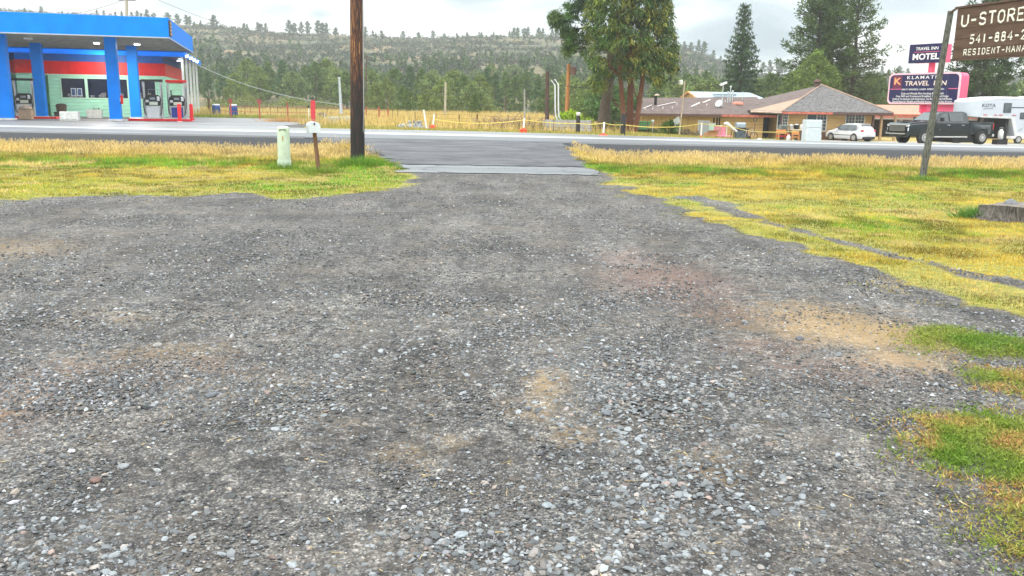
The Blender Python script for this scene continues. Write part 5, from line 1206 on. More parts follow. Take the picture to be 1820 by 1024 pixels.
for s, zf, sz in (('CABLE TV - MICRO/FRIDGE - LAUNDRY - INTERNET CONNECTION', .47, .085), ('Daily and Weekly Non Smoking Rooms with', .335, .105), ('Free WiFi and Continental Breakfast, Cable and Fridge', .245, .105), ('Studio & Two Bedroom with Kitchenettes, Two Bedroom with Full Kitchen', .155, .10), ('Special Rates for Weekly and Monthly Rooms, Extended Stay Rooms', .07, .10)):
    o = stext(lc, s, u0+W_*.50, z0+H_*zf, H_*sz*.9, LETW, 0, 1.0)
    wd = o.dimensions.x; mx_w = W_*(.60 if zf > .4 else (.60 if zf > .3 else .84 if zf < .2 else .74))
    if wd > 0:
        for v_ in o.data.vertices: v_.co.x *= mx_w/wd
uc, a0, a1, b0, b1 = cabinet('upper_panel', (1618, 83.5), (1679, 74), (1650, 111), None, .9, .05, .02)
w2, h2 = a1-a0, b1-b0
stext(uc, 'TRAVEL INN', a0+w2*.52, b0+h2*.76, h2*.24, LETW, .01, 1.05, .08)
MB().box(a0+w2*.14, a0+w2*.90, -.542, -.5355, b0+h2*.575, b0+h2*.60).build('divider', LINEP, uc)
stext(uc, 'MOTEL', a0+w2*.50, b0+h2*.31, h2*.46, LETW, .025, 1.12)
zb = -.1; um = mpx(1650, 120)[0]
MB().tube([(um, -.1, z1-.1), (um, -.1, b0+.1)], .22, 14).build('neck_pole', HOTP, MS)
for du in (mpx(1638, 200)[0],): MB().tube([(du, -.05, -1.0), (du, -.05, z0+.1)], .32, 14).build('support_pole', M('red sign pole', (.70, .03, .10), .45, .08), MS)
MB().box(u0+W_*.45, u1+.2, -.3, .35, z0-.6, z0-.05).build('pink_box', HOTP, MS, bevel=.03)

# ---- brown board sign of the storage yard (near, right)
BRS = M('brown stained board', (.105, .062, .042), .8, .22, 3, bump=.5, stretch=(.7, 1, 3))
p0 = A(1638, 21.5); p0 = V(G(1638.5, 318)); tpole = V(Pt(1690, 20, p0.y+.05))
US = thing('storage_sign', 'brown wooden board sign with white routed lettering hung from a grey pole', 'sign', p0, 0)
def pole2():
    m = M('peeling grey pole paint', (.03, .034, .03), .65, .3, 6, col2=(.17, .17, .145), stretch=(6, 6, 1.4)); return m
MB().tube([(0, 0, -.15), tuple((tpole-p0)*.5), tuple(tpole-p0)], [.085, .078, .07], 14).build('pole', pole2(), US, True)
q0 = V(Pt(1697, 61, 21.4)); e = Vector((.262, -.965, 0)).normalized()
zt_, zb_ = Pt(1702, 16, 21.4)[2], Pt(1695, 106, 21.4)[2]
def UL(s, z, off=0): return Vector((q0.x, q0.y, 0))+e*s+Vector((-e.y*-1, 0, 0))*0+Vector((-.965, -.262, 0))*off+Vector((0, 0, z))
bd = bpy.data.objects.new('board', None)
ang = math.atan2(e.y, e.x)
bb = MB().box(0, 3.4, 0, .07, zb_, zt_).build('board', BRS, US, bevel=.01); bb.location = Vector((q0.x, q0.y, 0))-p0; bb.rotation_euler = (0, 0, ang)
pl = MB()
for k in range(1, 5): z = zb_+(zt_-zb_)*k/5; pl.box(.01, 3.39, -.004, -.001, z-.004, z+.004)
pl.build('plank_joints', M('dark plank joint', (.05, .03, .022), .9, .1), bb)
fr = MB().box(-.06, 3.45, -.02, .09, zt_+.003, zt_+.05).box(-.03, 3.45, -.015, .085, zb_-.035, zb_-.003); fr.build('frame', M('rusty angle iron', (.10, .06, .045), .7, .3, 8), bb)
MB().tube([tuple(tpole-p0-Vector((0, 0, .03))), tuple(UL(.0, zt_+.03)-p0)], .03, 6).build('hanger_bar', M('rusty bar', (.12, .085, .07), .7, .3, 8), US)
STK = {'U': [[(0, 1), (0, .25), (.12, .06), (.3, 0), (.48, .06), (.6, .25), (.6, 1)]], '-': [[(.08, .47), (.52, .47)]], 'S': [[(.58, .84), (.42, .98), (.2, .98), (.04, .84), (.04, .64), (.2, .53), (.42, .48), (.57, .36), (.57, .15), (.42, .02), (.18, .02), (.02, .16)]],
       'T': [[(0, 1), (.62, 1)], [(.31, 1), (.31, 0)]], 'O': [[(.3, 1), (.08, .86), (.02, .5), (.08, .14), (.3, 0), (.52, .14), (.58, .5), (.52, .86), (.3, 1)]], 'R': [[(.04, 0), (.04, 1), (.4, 1), (.56, .88), (.56, .64), (.4, .5), (.04, .5)], [(.3, .5), (.6, 0)]],
       'E': [[(.56, 1), (.04, 1), (.04, 0), (.56, 0)], [(.04, .52), (.46, .52)]], '5': [[(.54, 1), (.1, 1), (.06, .56), (.3, .62), (.52, .5), (.56, .28), (.44, .06), (.22, 0), (.02, .1)]], '4': [[(.44, 0), (.44, 1), (.02, .34), (.6, .34)]], '1': [[(.3, 0), (.3, 1)]],
       '8': [[(.3, .54), (.1, .66), (.1, .88), (.3, 1), (.5, .88), (.5, .66), (.3, .54), (.06, .4), (.06, .12), (.3, 0), (.54, .12), (.54, .4), (.3, .54)]], '2': [[(.04, .78), (.14, .96), (.34, 1), (.54, .88), (.54, .66), (.04, 0), (.58, 0)]], 'I': [[(.3, 0), (.3, 1)], [(.12, 1), (.48, 1)], [(.12, 0), (.48, 0)]],
       'D': [[(.04, 0), (.04, 1), (.34, 1), (.54, .8), (.56, .3), (.36, 0), (.04, 0)]], 'N': [[(.04, 0), (.04, 1), (.56, 0), (.56, 1)]], 'M': [[(.0, 0), (.04, 1), (.3, .4), (.56, 1), (.6, 0)]], 'A': [[(0, 0), (.3, 1), (.6, 0)], [(.12, .38), (.48, .38)]], 'G': [[(.56, .84), (.4, .98), (.2, .98), (.05, .8), (.04, .2), (.2, .02), (.42, .02), (.56, .18), (.56, .48), (.34, .48)]]}
def stroke_text(name, s, s0, z, h, adv, r, wd=.68):
    m = MB(); x = s0
    for ch in s:
        for ln in STK.get(ch, []): m.tube([(x+a*adv*wd/.6, 0, z+b*h) for a, b in ln], r, 8)
        x += adv
    m.v = [(a, -.006+b*.18, c) for a, b, c in m.v]
    m.build(name, M('white routed lettering', (.80, .78, .68), .6, .08, 12), bb)
def su_(px, py):
    d = Vector(ray(px, py)); n = Vector((-e.y, e.x, 0)); o = Vector((0, 0, CZ)); t = (Vector((q0.x, q0.y, 0))-o).dot(n)/d.dot(n); q = o+d*t-Vector((q0.x, q0.y, 0)); return q.dot(e), q.z
s0, zc = su_(1709, 47.5); s1, _ = su_(1790, 40); zt2 = su_(1709, 27)[1]
stroke_text('lettering', 'U-STORE', s0, zc, (zt2-zc)*.97, (s1-s0)/5.0, .024, .70)
s0, zc = su_(1723.5, 77.5); s1, _ = su_(1806, 71); zt2 = su_(1723.5, 63)[1]
stroke_text('lettering', '541-884-2', s0, zc, (zt2-zc), (s1-s0)/7.3, .020, .70)
s0, zc = su_(1712.5, 98.5); s1, _ = su_(1790, 93); zt2 = su_(1712.5, 88.5)[1]
stroke_text('lettering', 'RESIDENT-MANAGER', s0, zc, (zt2-zc), (s1-s0)/9.15, .0125, .66)

# ================================================================== VEHICLES
GLS = M('car glass', (.05, .065, .07), .05, .2, 2, spec=.8)
TYR = M('tyre rubber', (.018, .018, .019), .85, .15, 8); CHR = M('bright alloy', (.62, .62, .62), .25, .06, 8, metal=.7); PLB = M('black trim plastic', (.02, .02, .022), .55, .15, 8)
TAIL = M('red tail light', (.55, .015, .02), .2, .1, 8); HEADL = M('clear headlight', (.7, .74, .76), .12, .1, 8)
def loft(stations, mat, name, parent, smooth_=35):
    """stations: list of (x, ring[(y,z)...]) half-rings, mirrored"""
    m = MB(); n = None; rings = []
    for x, half in stations:
        full = [(x, y, z) for y, z in half]+[(x, -y, z) for y, z in half[::-1]]
        rings.append(full); n = len(full)
    vs = [q for r in rings for q in r]; fs = []
    for i in range(len(rings)-1):
        for k in range(n): k2 = (k+1) % n; fs.append((i*n+k, i*n+k2, (i+1)*n+k2, (i+1)*n+k))
    fs.append(tuple(range(n))); fs.append(tuple((len(rings)-1)*n+k for k in range(n))[::-1])
    m.add(vs, fs); return m.build(name, mat, parent, smooth_, bevel=0)
def wheel(parent, x, y, r, w, rimr, side, spokes=6, dual=False):
    t = MB().tube([(x, y-w/2, r), (x, y-w/2+.03, r), (x, y+w/2-.03, r), (x, y+w/2, r)], [r-.04, r, r, r-.04], 28).build('wheel', TYR, parent, 40)
    yo = y+side*(w/2+.004)
    m = MB().tube([(x, yo-side*.05, r), (x, yo, r)], [rimr, rimr*.98], 24)
    rm = m.build('rim', CHR, t, 40)
    h = MB()
    for k in range(spokes): a = k*6.283/spokes+.3; h.tube([(x+math.cos(a)*rimr*.62, yo+side*.002, r+math.sin(a)*rimr*.62), (x+math.cos(a)*rimr*.62, yo+side*.008, r+math.sin(a)*rimr*.62)], rimr*.17, 8)
    h.build('rim_openings', PLB, t)
    MB().tube([(x, yo, r), (x, yo+side*.03, r)], rimr*.26, 12).build('hub', CHR, t)
    return t
def quadpanel(name, pts, mat, parent, th=.012):
    v = [Vector(q) for q in pts]; n = len(v); nm = (v[1]-v[0]).cross(v[2]-v[0]).normalized()*th
    return MB().add([tuple(q+nm) for q in v]+[tuple(q-nm) for q in v], [tuple(range(n)), tuple(range(2*n-1, n-1, -1))]+[(i, n+i, n+(i+1) % n, (i+1) % n) for i in range(n)]).build(name, mat, parent)
# ---- white hatchback; local +x = forward
WP = M('white car paint', (.66, .67, .68), .25, .03, 2, coat=.6)
hp = G(1509, 250.5); hp = A(1509, 76.5)
HB = thing('hatchback', 'small white hatchback parked nose towards the house, red tail lights to the road', 'car', hp, math.radians(90+26))
def hring(hw, zb, zs, zt, tw, belt):
    return [(hw*.90, zb), (hw, zb+.15), (hw, zs*.75), (hw*.99, zs), (tw+.02 if zt > belt else hw*.9, belt if zt > belt else zt-.02), (tw, zt-.06 if zt > belt else zt-.01), (tw*.75, zt)]
st = [(-2.08, hring(.78, .30, .62, .86, .70, .9)), (-2.02, hring(.84, .24, .70, .98, .74, .95)), (-1.85, hring(.87, .22, .80, 1.20, .66, .98)), (-1.60, hring(.88, .20, .86, 1.43, .58, .98)), (-.9, hring(.88, .20, .86, 1.49, .57, .96)), (-.1, hring(.88, .20, .85, 1.48, .57, .94)),
      (.45, hring(.88, .20, .84, 1.38, .56, .93)), (1.10, hring(.88, .20, .82, 1.0, .66, .92)), (1.25, hring(.87, .20, .80, .93, .74, .94)), (1.75, hring(.84, .22, .74, .84, .70, .9)), (2.02, hring(.74, .26, .60, .70, .60, .8)), (2.1, hring(.62, .32, .5, .56, .5, .7))]
loft(st, WP, 'body', HB)
for s in (-1, 1):
    quadpanel('side_window', [(-1.45, s*.865*.96, .98), (-.55, s*.865*.97, .96), (-.55, s*.64, 1.39), (-1.25, s*.63, 1.37)], GLS, HB)
    quadpanel('side_window', [(-.48, s*.865*.97, .96), (.85, s*.83, .95), (.35, s*.65, 1.33), (-.48, s*.64, 1.39)], GLS, HB)
    wheel(HB, 1.28, s*.80, .32, .20, .22, s, 5); wheel(HB, -1.28, s*.80, .32, .20, .22, s, 5)
    MB().lathe([(.0, 0), (.10, .03), (.15, .09), (.14, .16), (.05, .21)], 12, (-1.975, s*.70, .80)).build('tail_light', TAIL, HB)
    MB().box(1.8, 1.98, s*.62-.1, s*.62+.1, .58, .70).build('headlight', HEADL, HB, bevel=.03)
    MB().box(.52, .72, s*.95-.09, s*.95+.09, .93, 1.05).build('mirror', WP, HB, bevel=.03)
    MB().box(-.28, -.08, s*.885-.012, s*.885+.012, .78, .82).build('handle', WP, HB); MB().box(-1.2, 1.1, s*.885-.01, s*.885+.01, .50, .55).build('side_strip', PLB, HB)
    for x in (1.28, -1.28): MB().tube([(x, s*.70, .32), (x, s*.886, .32)], .37, 24).build('wheel_arch', PLB, HB)
quadpanel('rear_window', [(-1.965, -.60, 1.0), (-1.965, .60, 1.0), (-1.66, .52, 1.39), (-1.66, -.52, 1.39)], GLS, HB, .02)
quadpanel('windscreen', [(1.08, .66, .99), (1.08, -.66, .99), (.50, -.54, 1.36), (.50, .54, 1.36)], GLS, HB, .02)
MB().box(-2.12, -1.9, -.72, .72, .22, .42).build('rear_bumper', PLB, HB, bevel=.04); MB().box(-2.12, -2.075, -.24, .24, .52, .64).build('number_plate', M('pale plate', (.7, .72, .74), .5, .2, 20), HB)
MB().box(-1.72, -1.5, -.5, .5, 1.45, 1.48).build('spoiler', WP, HB, bevel=.01); MB().lathe([(.05, 0), (.05, .015)], 10, (-2.055, 0, .92)).build('badge', CHR, HB).hide_render = False

# ---- dark pickup with dual rear wheels; local +x = forward (towards the left of the picture)
PK = M('dark green black paint', (.004, .010, .012), .18, .1, 1.5, coat=.5, spec=.3)
tp_ = A(1668, 57.6); TRZ = math.radians(180+18); tp_.z = -.31
zf_, zr2 = A(1632, 56.6).z, A(1738, 58.6).z
TK = thing('pickup_truck', 'large dark green black crew cab pickup with chrome grille and dual rear wheels', 'pickup truck', tp_, TRZ)
def pring(hw, zb, zs, zt, tw): return [(hw*.93, zb), (hw, zb+.12), (hw, (zb+zs)/2), (hw*.985, zs-.06), (max(tw, hw*.93) if zt-zs < .1 else hw*.93, zs), (tw+.02, zt-.07 if zt-zs > .1 else zt-.02), (tw*.93, zt)]
st = [(3.42, pring(.90, .62, 1.12, 1.20, .84)), (3.30, pring(.97, .50, 1.22, 1.30, .9)), (2.7, pring(1.0, .48, 1.28, 1.36, .92)), (1.75, pring(1.0, .46, 1.34, 1.42, .92)), (1.55, pring(1.0, .46, 1.36, 1.46, .88)), (.80, pring(1.0, .46, 1.37, 1.97, .74)), (.45, pring(1.0, .46, 1.37, 2.04, .73)), (-.9, pring(1.0, .46, 1.38, 2.06, .73)), (-1.25, pring(1.0, .46, 1.38, 1.98, .74)), (-1.34, pring(1.0, .46, 1.38, 1.44, .92))]
loft(st, PK, 'cab', TK)
bed = [(-1.38, [(.93, .50), (1.0, .6), (1.0, 1.0), (1.0, 1.36), (.98, 1.42), (.90, 1.42), (.88, 1.0)]), (-3.30, [(.93, .55), (1.0, .62), (1.0, 1.0), (1.0, 1.36), (.98, 1.42), (.90, 1.42), (.88, 1.0)])]
loft(bed, PK, 'bed', TK)
for s in (-1, 1):
    fl = [(-1.62, [(0, 0)]), ]
    fm = MB(); xs_ = np.linspace(-3.1, -1.62, 25); ring = []
    for x in xs_:
        k = 1-abs((x+2.36)/.76)**2.6; k = max(k, 0)
        ring.append((x, k))
    vs, fs = [], []
    for x, k in ring: zb_a = max(.62, .44+math.sqrt(max(0, .50**2-(x+2.28)**2))); vs += [(x, s*.98, zb_a), (x, s*(.99+.20*k), zb_a+.02), (x, s*(.99+.22*k), max(.97, zb_a+.04)), (x, s*(.985+.14*k), 1.18), (x, s*.98, 1.30)]
    for i in range(len(ring)-1):
        for j in range(4): fs.append((i*5+j, i*5+j+1, i*5+6+j, i*5+5+j))
    fm.add(vs, fs); fm.build('rear_fender', PK, TK, 40, recalc=False)
    MB().tube([(-2.28, s*1.0, .46), (-2.28, s*1.15, .46)], .47, 28).build('wheel_arch', PLB, TK); MB().tube([(2.12, s*.80, .47), (2.12, s*1.004, .47)], .50, 28).build('wheel_arch', PLB, TK)
    wheel(TK, 2.12, s*.88, .42, .27, .25, s, 8); w_ = wheel(TK, -2.28, s*1.09, .42, .25, .25, s, 8); wheel(TK, -2.28, s*.80, .42, .22, .2, s, 6)
    quadpanel('side_window', [(1.22, s*.93, 1.43), (.32, s*.935, 1.43), (.32, s*.765, 1.93), (.70, s*.775, 1.90)], GLS, TK)
    quadpanel('side_window', [(.22, s*.935, 1.43), (-.86, s*.935, 1.44), (-.86, s*.765, 1.95), (.22, s*.765, 1.95)], GLS, TK)
    MB().box(-1.0, 1.3, s*.955-.01, s*.955+.01, 1.385, 1.405).build('window_trim', CHR, TK); MB().box(-1.2, 1.45, s*1.02-.06, s*1.02+.06, .42, .50).build('running_board', CHR, TK, bevel=.015)
    for x in (.34, -.80): MB().box(x-.10, x+.10, s*1.01-.015, s*1.01+.015, 1.18, 1.22).build('handle', CHR, TK)
    MB().box(.98, 1.12, s*1.16-.13, s*1.16+.13, 1.42, 1.68).build('mirror', PLB, TK, bevel=.03)
    sm = MB()
    for x in (.27, -.95, 1.4): sm.box(x-.006, x+.006, s*1.003-.003, s*1.003+.003, .55, 1.34)
    sm.build('door_seams', PLB, TK)
    MB().box(3.22, 3.43, s*.80-.13, s*.80+.13, 1.08, 1.2).build('headlight', HEADL, TK, bevel=.02); MB().box(3.26, 3.42, s*.88-.05, s*.88+.05, .80, 1.02).build('headlight', HEADL, TK, bevel=.02)
    MB().box(-3.34, -3.27, s*.95-.09, s*.95+.06, .95, 1.34).build('tail_light', TAIL, TK, bevel=.02); MB().lathe([(.02, 0), (.02, .02)], 8, (1.0, s*1.0, .9)).build('marker_lamp', M('amber lamp', (.7, .4, .1), .3, .1), TK)
    MB().tube([(3.46, s*.30-.1, .50), (3.52, s*.3, .50), (3.46, s*.30+.1, .50)], .03, 6).build('tow_hook', CHR, TK)
quadpanel('windscreen', [(1.52, .80, 1.47), (1.52, -.80, 1.47), (.86, -.70, 1.96), (.86, .70, 1.96)], GLS, TK, .02)
gr = MB().box(3.38, 3.45, -.72, .72, .78, 1.16).build('grille', PLB, TK, bevel=.02)
for k in range(5): MB().box(3.45, 3.462, -.68, .68, .81+k*.072, .828+k*.072).build('grille_bar', CHR, gr)
MB().box(3.37, 3.47, -.92, .92, 1.165, 1.215).build('grille_top_bar', CHR, TK, bevel=.01)
bp2 = MB().box(3.34, 3.56, -.98, .98, .42, .72).build('front_bumper', PK, TK, bevel=.05); MB().box(3.558, 3.575, -.85, .85, .60, .665).build('bumper_chrome', CHR, bp2); MB().box(3.558, 3.57, -.5, .5, .46, .55).build('bumper_opening', PLB, bp2)
MB().box(2.0, 3.2, -.45, .45, 1.36, 1.42).build('hood_bulge', PK, TK, bevel=.04); MB().box(-3.5, -3.32, -.95, .95, .48, .66).build('rear_bumper', CHR, TK, bevel=.03); MB().box(-1.9, -.2, -.9, .9, .10, .46).build('underbody', PLB, TK)
TK.rotation_euler = (0, math.atan2(zf_-zr2, 4.4)*-1*-1 if False else 0, TRZ)

# ---- white gooseneck horse trailer behind the pickup
TW = M('trailer white aluminium', (.50, .545, .60), .35, .05, 1.2, coat=.3); TWL = M('trailer lower skirt', (.60, .61, .60), .45, .08, 2)
tb = tp_; fx = Vector((math.cos(TRZ), math.sin(TRZ), 0))
tl = thing('horse_trailer', 'white gooseneck horse trailer with small dark windows hitched to the pickup', 'trailer', tb-fx*2.5, TRZ)
y1 = 1.08
# +x forward. nose reaches over the bed: x in [-1 .. 1.15]; body behind
prof_n = [(1.12, 1.86), (1.12, 2.95), (.85, 3.10), (-1.6, 3.30), (-2.4, 3.36), (-9.6, 3.10), (-9.6, .62), (-3.75, .62), (-3.15, 1.70), (-.6, 1.76)]
nsh = MB().prism([(x, z) for x, z in prof_n if x <= .30]+[(.30, 1.80)], -y1, y1, 'y') if False else MB().prism([(.30, 1.72), (.30, 2.86), (-1.0, 2.98), (-1.6, 3.02), (-9.6, 2.90), (-9.6, .55), (-2.55, .55), (-2.12, 1.66), (-.6, 1.70)], -y1, y1, 'y'); nsh.build('shell', TW, tl, bevel=.02, seg=2)
nose = [(y1*math.sin(a), .30+.85*math.cos(a)) for a in np.linspace(math.pi/2, -math.pi/2, 15)]
m_ = MB(); m_.add([(x, y, 1.72+.06*(x-.3)/.85) for y, x in nose]+[(x, y, 2.86-.20*(x-.3)/.85) for y, x in nose], [(i, i+1, 16+i, 15+i) for i in range(14)]+[tuple(range(15)), tuple(range(29, 14, -1))]); m_.build('nose', TW, tl, 50)
MB().prism([(.3, 2.76), (.3, 2.89), (-1.0, 3.01), (-1.6, 3.05), (-9.6, 2.93), (-9.6, 2.80), (-1.6, 2.93), (-1.0, 2.89)], -y1-.012, y1+.012, 'y').build('roof_rail', WHITE, tl)
MB().prism([(.3, 1.71), (.3, 1.85), (-.6, 1.82), (-2.1, 1.80), (-2.1, 1.65), (-.6, 1.69)], -y1-.012, y1+.012, 'y').build('gooseneck_trim', TWL, tl)
MB().prism([(-2.1, 1.66), (-2.35, 1.78), (-2.80, .72), (-9.6, .72), (-9.6, .53), (-2.58, .53)], -y1-.012, y1+.012, 'y').build('skirt', TWL, tl)
def twin(x0, x1, z0, z1, nm='window'):
    w = MB().box(x0, x1, y1+.005, y1+.025, z0, z1).build(nm, M('trailer window rubber', (.05, .055, .06), .5, .1), tl, bevel=.04, seg=3); MB().box(x0+.05, x1-.05, y1+.026, y1+.03, z0+.05, z1-.05).build('pane', M('grey tinted glass', (.10, .12, .13), .12, .25, 2), w); return w
for s in (1,):
    twin(-2.0, -1.35, 2.02, 2.64); twin(-3.2, -2.8, 1.62, 2.05)
    MB().box(-3.55, -3.42, y1+.005, y1+.03, .75, 2.7).build('door_jamb', M('maroon jamb', (.10, .05, .06), .6, .2), tl); MB().box(-5.6, -3.56, y1+.005, y1+.02, .8, 2.7).build('door', TW, tl)
    MB().box(-3.42, -2.0, y1+.005, y1+.016, 2.34, 2.39).build('black_stripe', PLB, tl)
    for x in (.1, -.75, -1.2, -2.3): MB().box(x-.15, x+.15, y1+.013, y1+.026, 1.845, 1.89).build('red_marker', TAIL, tl)
    for x, z in ((-2.9, .92), (-3.05, 1.0)): MB().lathe([(.05, 0), (.05, .01)], 8, (x, y1+.015, z)).build('fitting', PLB, tl)
o = text_mesh('lettering', 'KOTA', .30, M('dark lettering', (.08, .09, .10), .5, .1), tl, .005, .004, 'CENTER', 0, 1.35); o.rotation_euler = (math.pi/2, 0, math.pi); o.location = (-.12, y1+.012, 2.46)
MB().tube([(.28, y1+.012, 2.24), (.1, y1+.012, 2.27), (-.2, y1+.012, 2.28), (-.5, y1+.012, 2.28)], .012, 5).build('swoosh', M('dark lettering', (.08, .09, .1), .5, .1), tl)
MB().tube([(-.6, 0, 1.75), (-.45, 0, 1.0)], .07, 8).build('gooseneck_coupler', PLB, tl); MB().box(-2.1, -1.85, -.9, .9, .35, 1.66).build('front_jack', PLB, tl)
wheel(tl, -7.2, y1-.1, .38, .22, .22, 1, 6); wheel(tl, -8.0, y1-.1, .38, .22, .22, 1, 6)
for nm, lab, x, r, h, m_, cat in (('propane_tank', 'pale propane tank standing under the trailer gooseneck', -1.6, .17, .5, OFFW, 'gas tank'),):
    o = MB().lathe([(r*.8, 0), (r, .06), (r, h), (r*.5, h+.12), (.06, h+.16)], 14).build(nm, m_, None, True); o.location = tl.location+fx*x+Vector((-fx.y, fx.x, 0))*(y1-.2)+Vector((0, 0, .32)); tag(o, lab, cat); MB().tube([(-.1, 0, h+.1), (-.1, 0, h+.26), (.1, 0, h+.26), (.1, 0, h+.1)], .02, 5).build('collar', STEEL, o)
    MB().box(-.35, .35, -.3, .3, -.34, -.02).build('tray', PLB, o)
def rock(label, px, py, r):
    p = G(px, py); o = MB().prism([(-r, 0), (r, 0), (r*.8, r*.8), (r*.2, r*1.1), (-r*.7, r*.9)], -r*.7, r*.7, 'y').build('block', OFFW, None, bevel=r*.2); o.location = p; tag(o, label, 'stone block')
rock('white stone block under the pickup between its wheels', 1672, 254, .26); rock('white stone block beside the pickup rear wheel', 1705, 254.5, .22)
# white van roof behind the trailer
vp_ = A(1822, 78); vn = thing('white_van', 'white van mostly hidden behind the horse trailer', 'van', vp_, math.radians(190))
zt2 = Pt(1815, 171, 78)[2]-vp_.z
MB().prism([(-2.4, .4), (2.2, .4), (2.4, zt2*.5), (1.5, zt2*.62), (.9, zt2*.96), (.5, zt2), (-2.3, zt2*.98), (-2.45, zt2*.6)], -.95, .95, 'y').build('body', WP, vn, bevel=.08)
for s in (-1, 1):
    MB().box(-1.8, .4, s*.955-.01, s*.955+.01, zt2*.64, zt2*.9).build('window', GLS, vn)
    for x in (-1.5, 1.5): wheel(vn, x, s*.85, .36, .22, .22, s)
# ================================================================== THINGS LYING AROUND THE HOUSE
RW = M('fridge enamel', (.56, .635, .665), .3, .04, 3, coat=.3)
p = A(1441, 68); t = thing('refrigerator', 'white refrigerator standing outside in front of the house windows', 'refrigerator', p, .10); fh = Pt(1441, 213, 68)[2]-p.z
MB().box(-.62, .62, -.35, .40, .06, fh).build('cabinet', RW, t, bevel=.03); MB().box(-.60, .60, -.40, -.352, .12, fh*.66).build('door', RW, t, bevel=.02); MB().box(-.60, .60, -.40, -.352, fh*.675, fh-.02).build('freezer_door', RW, t, bevel=.02)
MB().box(-.54, -.50, -.44, -.401, fh*.4, fh*.62).build('handle', WHITE, t); MB().box(-.5, .6, -.3, .35, 0, .06).build('plinth', BLACK, t)
p = A(1418, 71.5); t = thing('outdoor_cabinet', 'brown cabinet with pale top holding pots beside the refrigerator', 'cabinet', p, .1); ch_ = Pt(1418, 232, 71.5)[2]-p.z
MB().box(-.15, .9, -.3, .35, 0, ch_).build('cabinet', M('brown cabinet', (.12, .07, .05), .7, .2), t); MB().box(-.75, .95, -.36, .40, ch_+.002, ch_+.09).build('top', M('pale worktop', (.62, .52, .36), .6, .1), t, bevel=.01); MB().box(-.70, -.62, -.3, .3, 0, ch_).build('leg', BROWN, t)
ct = ch_+.092
def pot(label, dx, r, h, m, lidm=None, mirror=0):
    o = MB().lathe([(r*.8, 0), (r, .05), (r*1.02, h), (r*.95, h+.01)], 14).build('cooking_pot', m, None, True); o.location = p+Vector((dx, 0, ct)); tag(o, label, 'pot'); MB().tube([(r, 0, h*.8), (r+.08, 0, h*.85), (r, 0, h*.6)], .02, 5).build('handle', BLACK, o); MB().lathe([(r*1.02, h+.012), (r*.5, h+.06), (.03, h+.1)], 12).build('lid', lidm or m, o)
pot('steel cooking pot leftmost on the pale cabinet top', -.62, .17, .3, STEEL); pot('dark cooking pot in the middle of the cabinet top', -.2, .2, .34, BLACK, STEEL); pot('white pot beside the refrigerator on the cabinet top', .28, .2, .30, WHITE)
p = A(1389, 71); 
def chair(name, label, p, w, h, rz, seatm, wood):
    t = thing(name, label, 'chair', p, rz)
    for sx in (-1, 1):
        for sy in (-1, 1): MB().box(sx*w/2-.035, sx*w/2+.035, sy*.22-.035, sy*.22+.035, 0, h if sy > 0 else h*.62).build('leg', wood, t)
    MB().box(-w/2+.04, w/2-.04, -.2, .2, h*.38, h*.5).build('seat', seatm, t); MB().box(-w/2+.04, w/2-.04, .19, .25, h*.72, h*.98).build('backrest', wood, t); MB().box(-w/2-.03, w/2+.03, -.26, .18, h*.63, h*.69).build('armrest', wood, t); return t
WO = M('orange varnished wood', (.55, .25, .08), .5, .15, 5, stretch=(4, 1, 1))
chair('wooden_chair', 'orange wooden armchair with red seat before the house wall', p, .72, .95, .1, M('red seat cushion', (.42, .02, .03), .7, .15), WO)
tv = thing('box_television', 'boxy grey green television set perched behind the orange chair', 'television', A(1390, 71.6), .1); zt2 = Pt(1390, 222, 71.6)[2]-tv.location.z
MB().box(-.3, .3, -.25, .25, zt2-.62, zt2).build('case', M('grey green case', (.17, .20, .18), .6, .1), tv, bevel=.03); MB().box(-.24, .24, -.262, -.252, zt2-.55, zt2-.08).build('screen', M('dull screen', (.09, .11, .10), .2, .1), tv); MB().box(-.28, .28, -.2, .2, 0, zt2-.622).build('stand', BROWN, tv)
chair('wooden_stool', 'small orange wooden chair next to the brown cabinet', A(1413, 70.6), .5, .85, -.2, WO, WO)
p = A(1401, 70.8); o = MB().lathe([(.16, 0), (.18, .05), (.18, .36), (.07, .48), (.07, .56)], 14).build('plastic_jug', WHITE, None, True); o.location = p; tag(o, 'white plastic jug on the ground between the two wooden chairs', 'jug'); MB().lathe([(.08, .562), (.08, .62)], 10).build('cap', RED, o)
p = A(1452.5, 73.5); o = MB().lathe([(.24, 0), (.3, .1), (.3, .5), (.27, .52)], 16).build('white_bucket', WHITE, None, True); o.location = p; tag(o, 'white bucket by the brick base next to the hatchback', 'bucket'); MB().tube([(-.3, 0, .48), (0, -.2, .62), (.3, 0, .48)], .015, 5).build('handle', STEEL, o)
p = A(1314, 72.5); t = thing('barbecue_grill', 'grey barbecue grill with rounded lid before the siding', 'grill', p, .1)
MB().prism([(-.3, 1.0), (.3, 1.0), (.28, 1.28), (.15, 1.42), (-.15, 1.42), (-.28, 1.28)], -.38, .38, 'x').build('lid', M('grey grill lid', (.28, .33, .37), .35, .1, metal=.3), t, bevel=.02); MB().box(-.40, .40, -.32, .32, .82, .99).build('firebox', BLACK, t); MB().box(-.36, .36, -.28, .28, .08, .81).build('cupboard', M('dark grill cupboard', (.10, .13, .15), .5, .2), t)
for s in (-1, 1): MB().box(s*.6-.18, s*.6+.18, -.28, .28, .9, .94).build('side_shelf', BLACK, t); MB().tube([(s*.38, -.3, .1), (s*.38, .3, .1)], .09, 12).build('wheel', BLACK, t)
p = A(1296, 72); t = thing('white_lounger', 'white plastic lounger tilted beside the grill', 'lounger', p, .15)
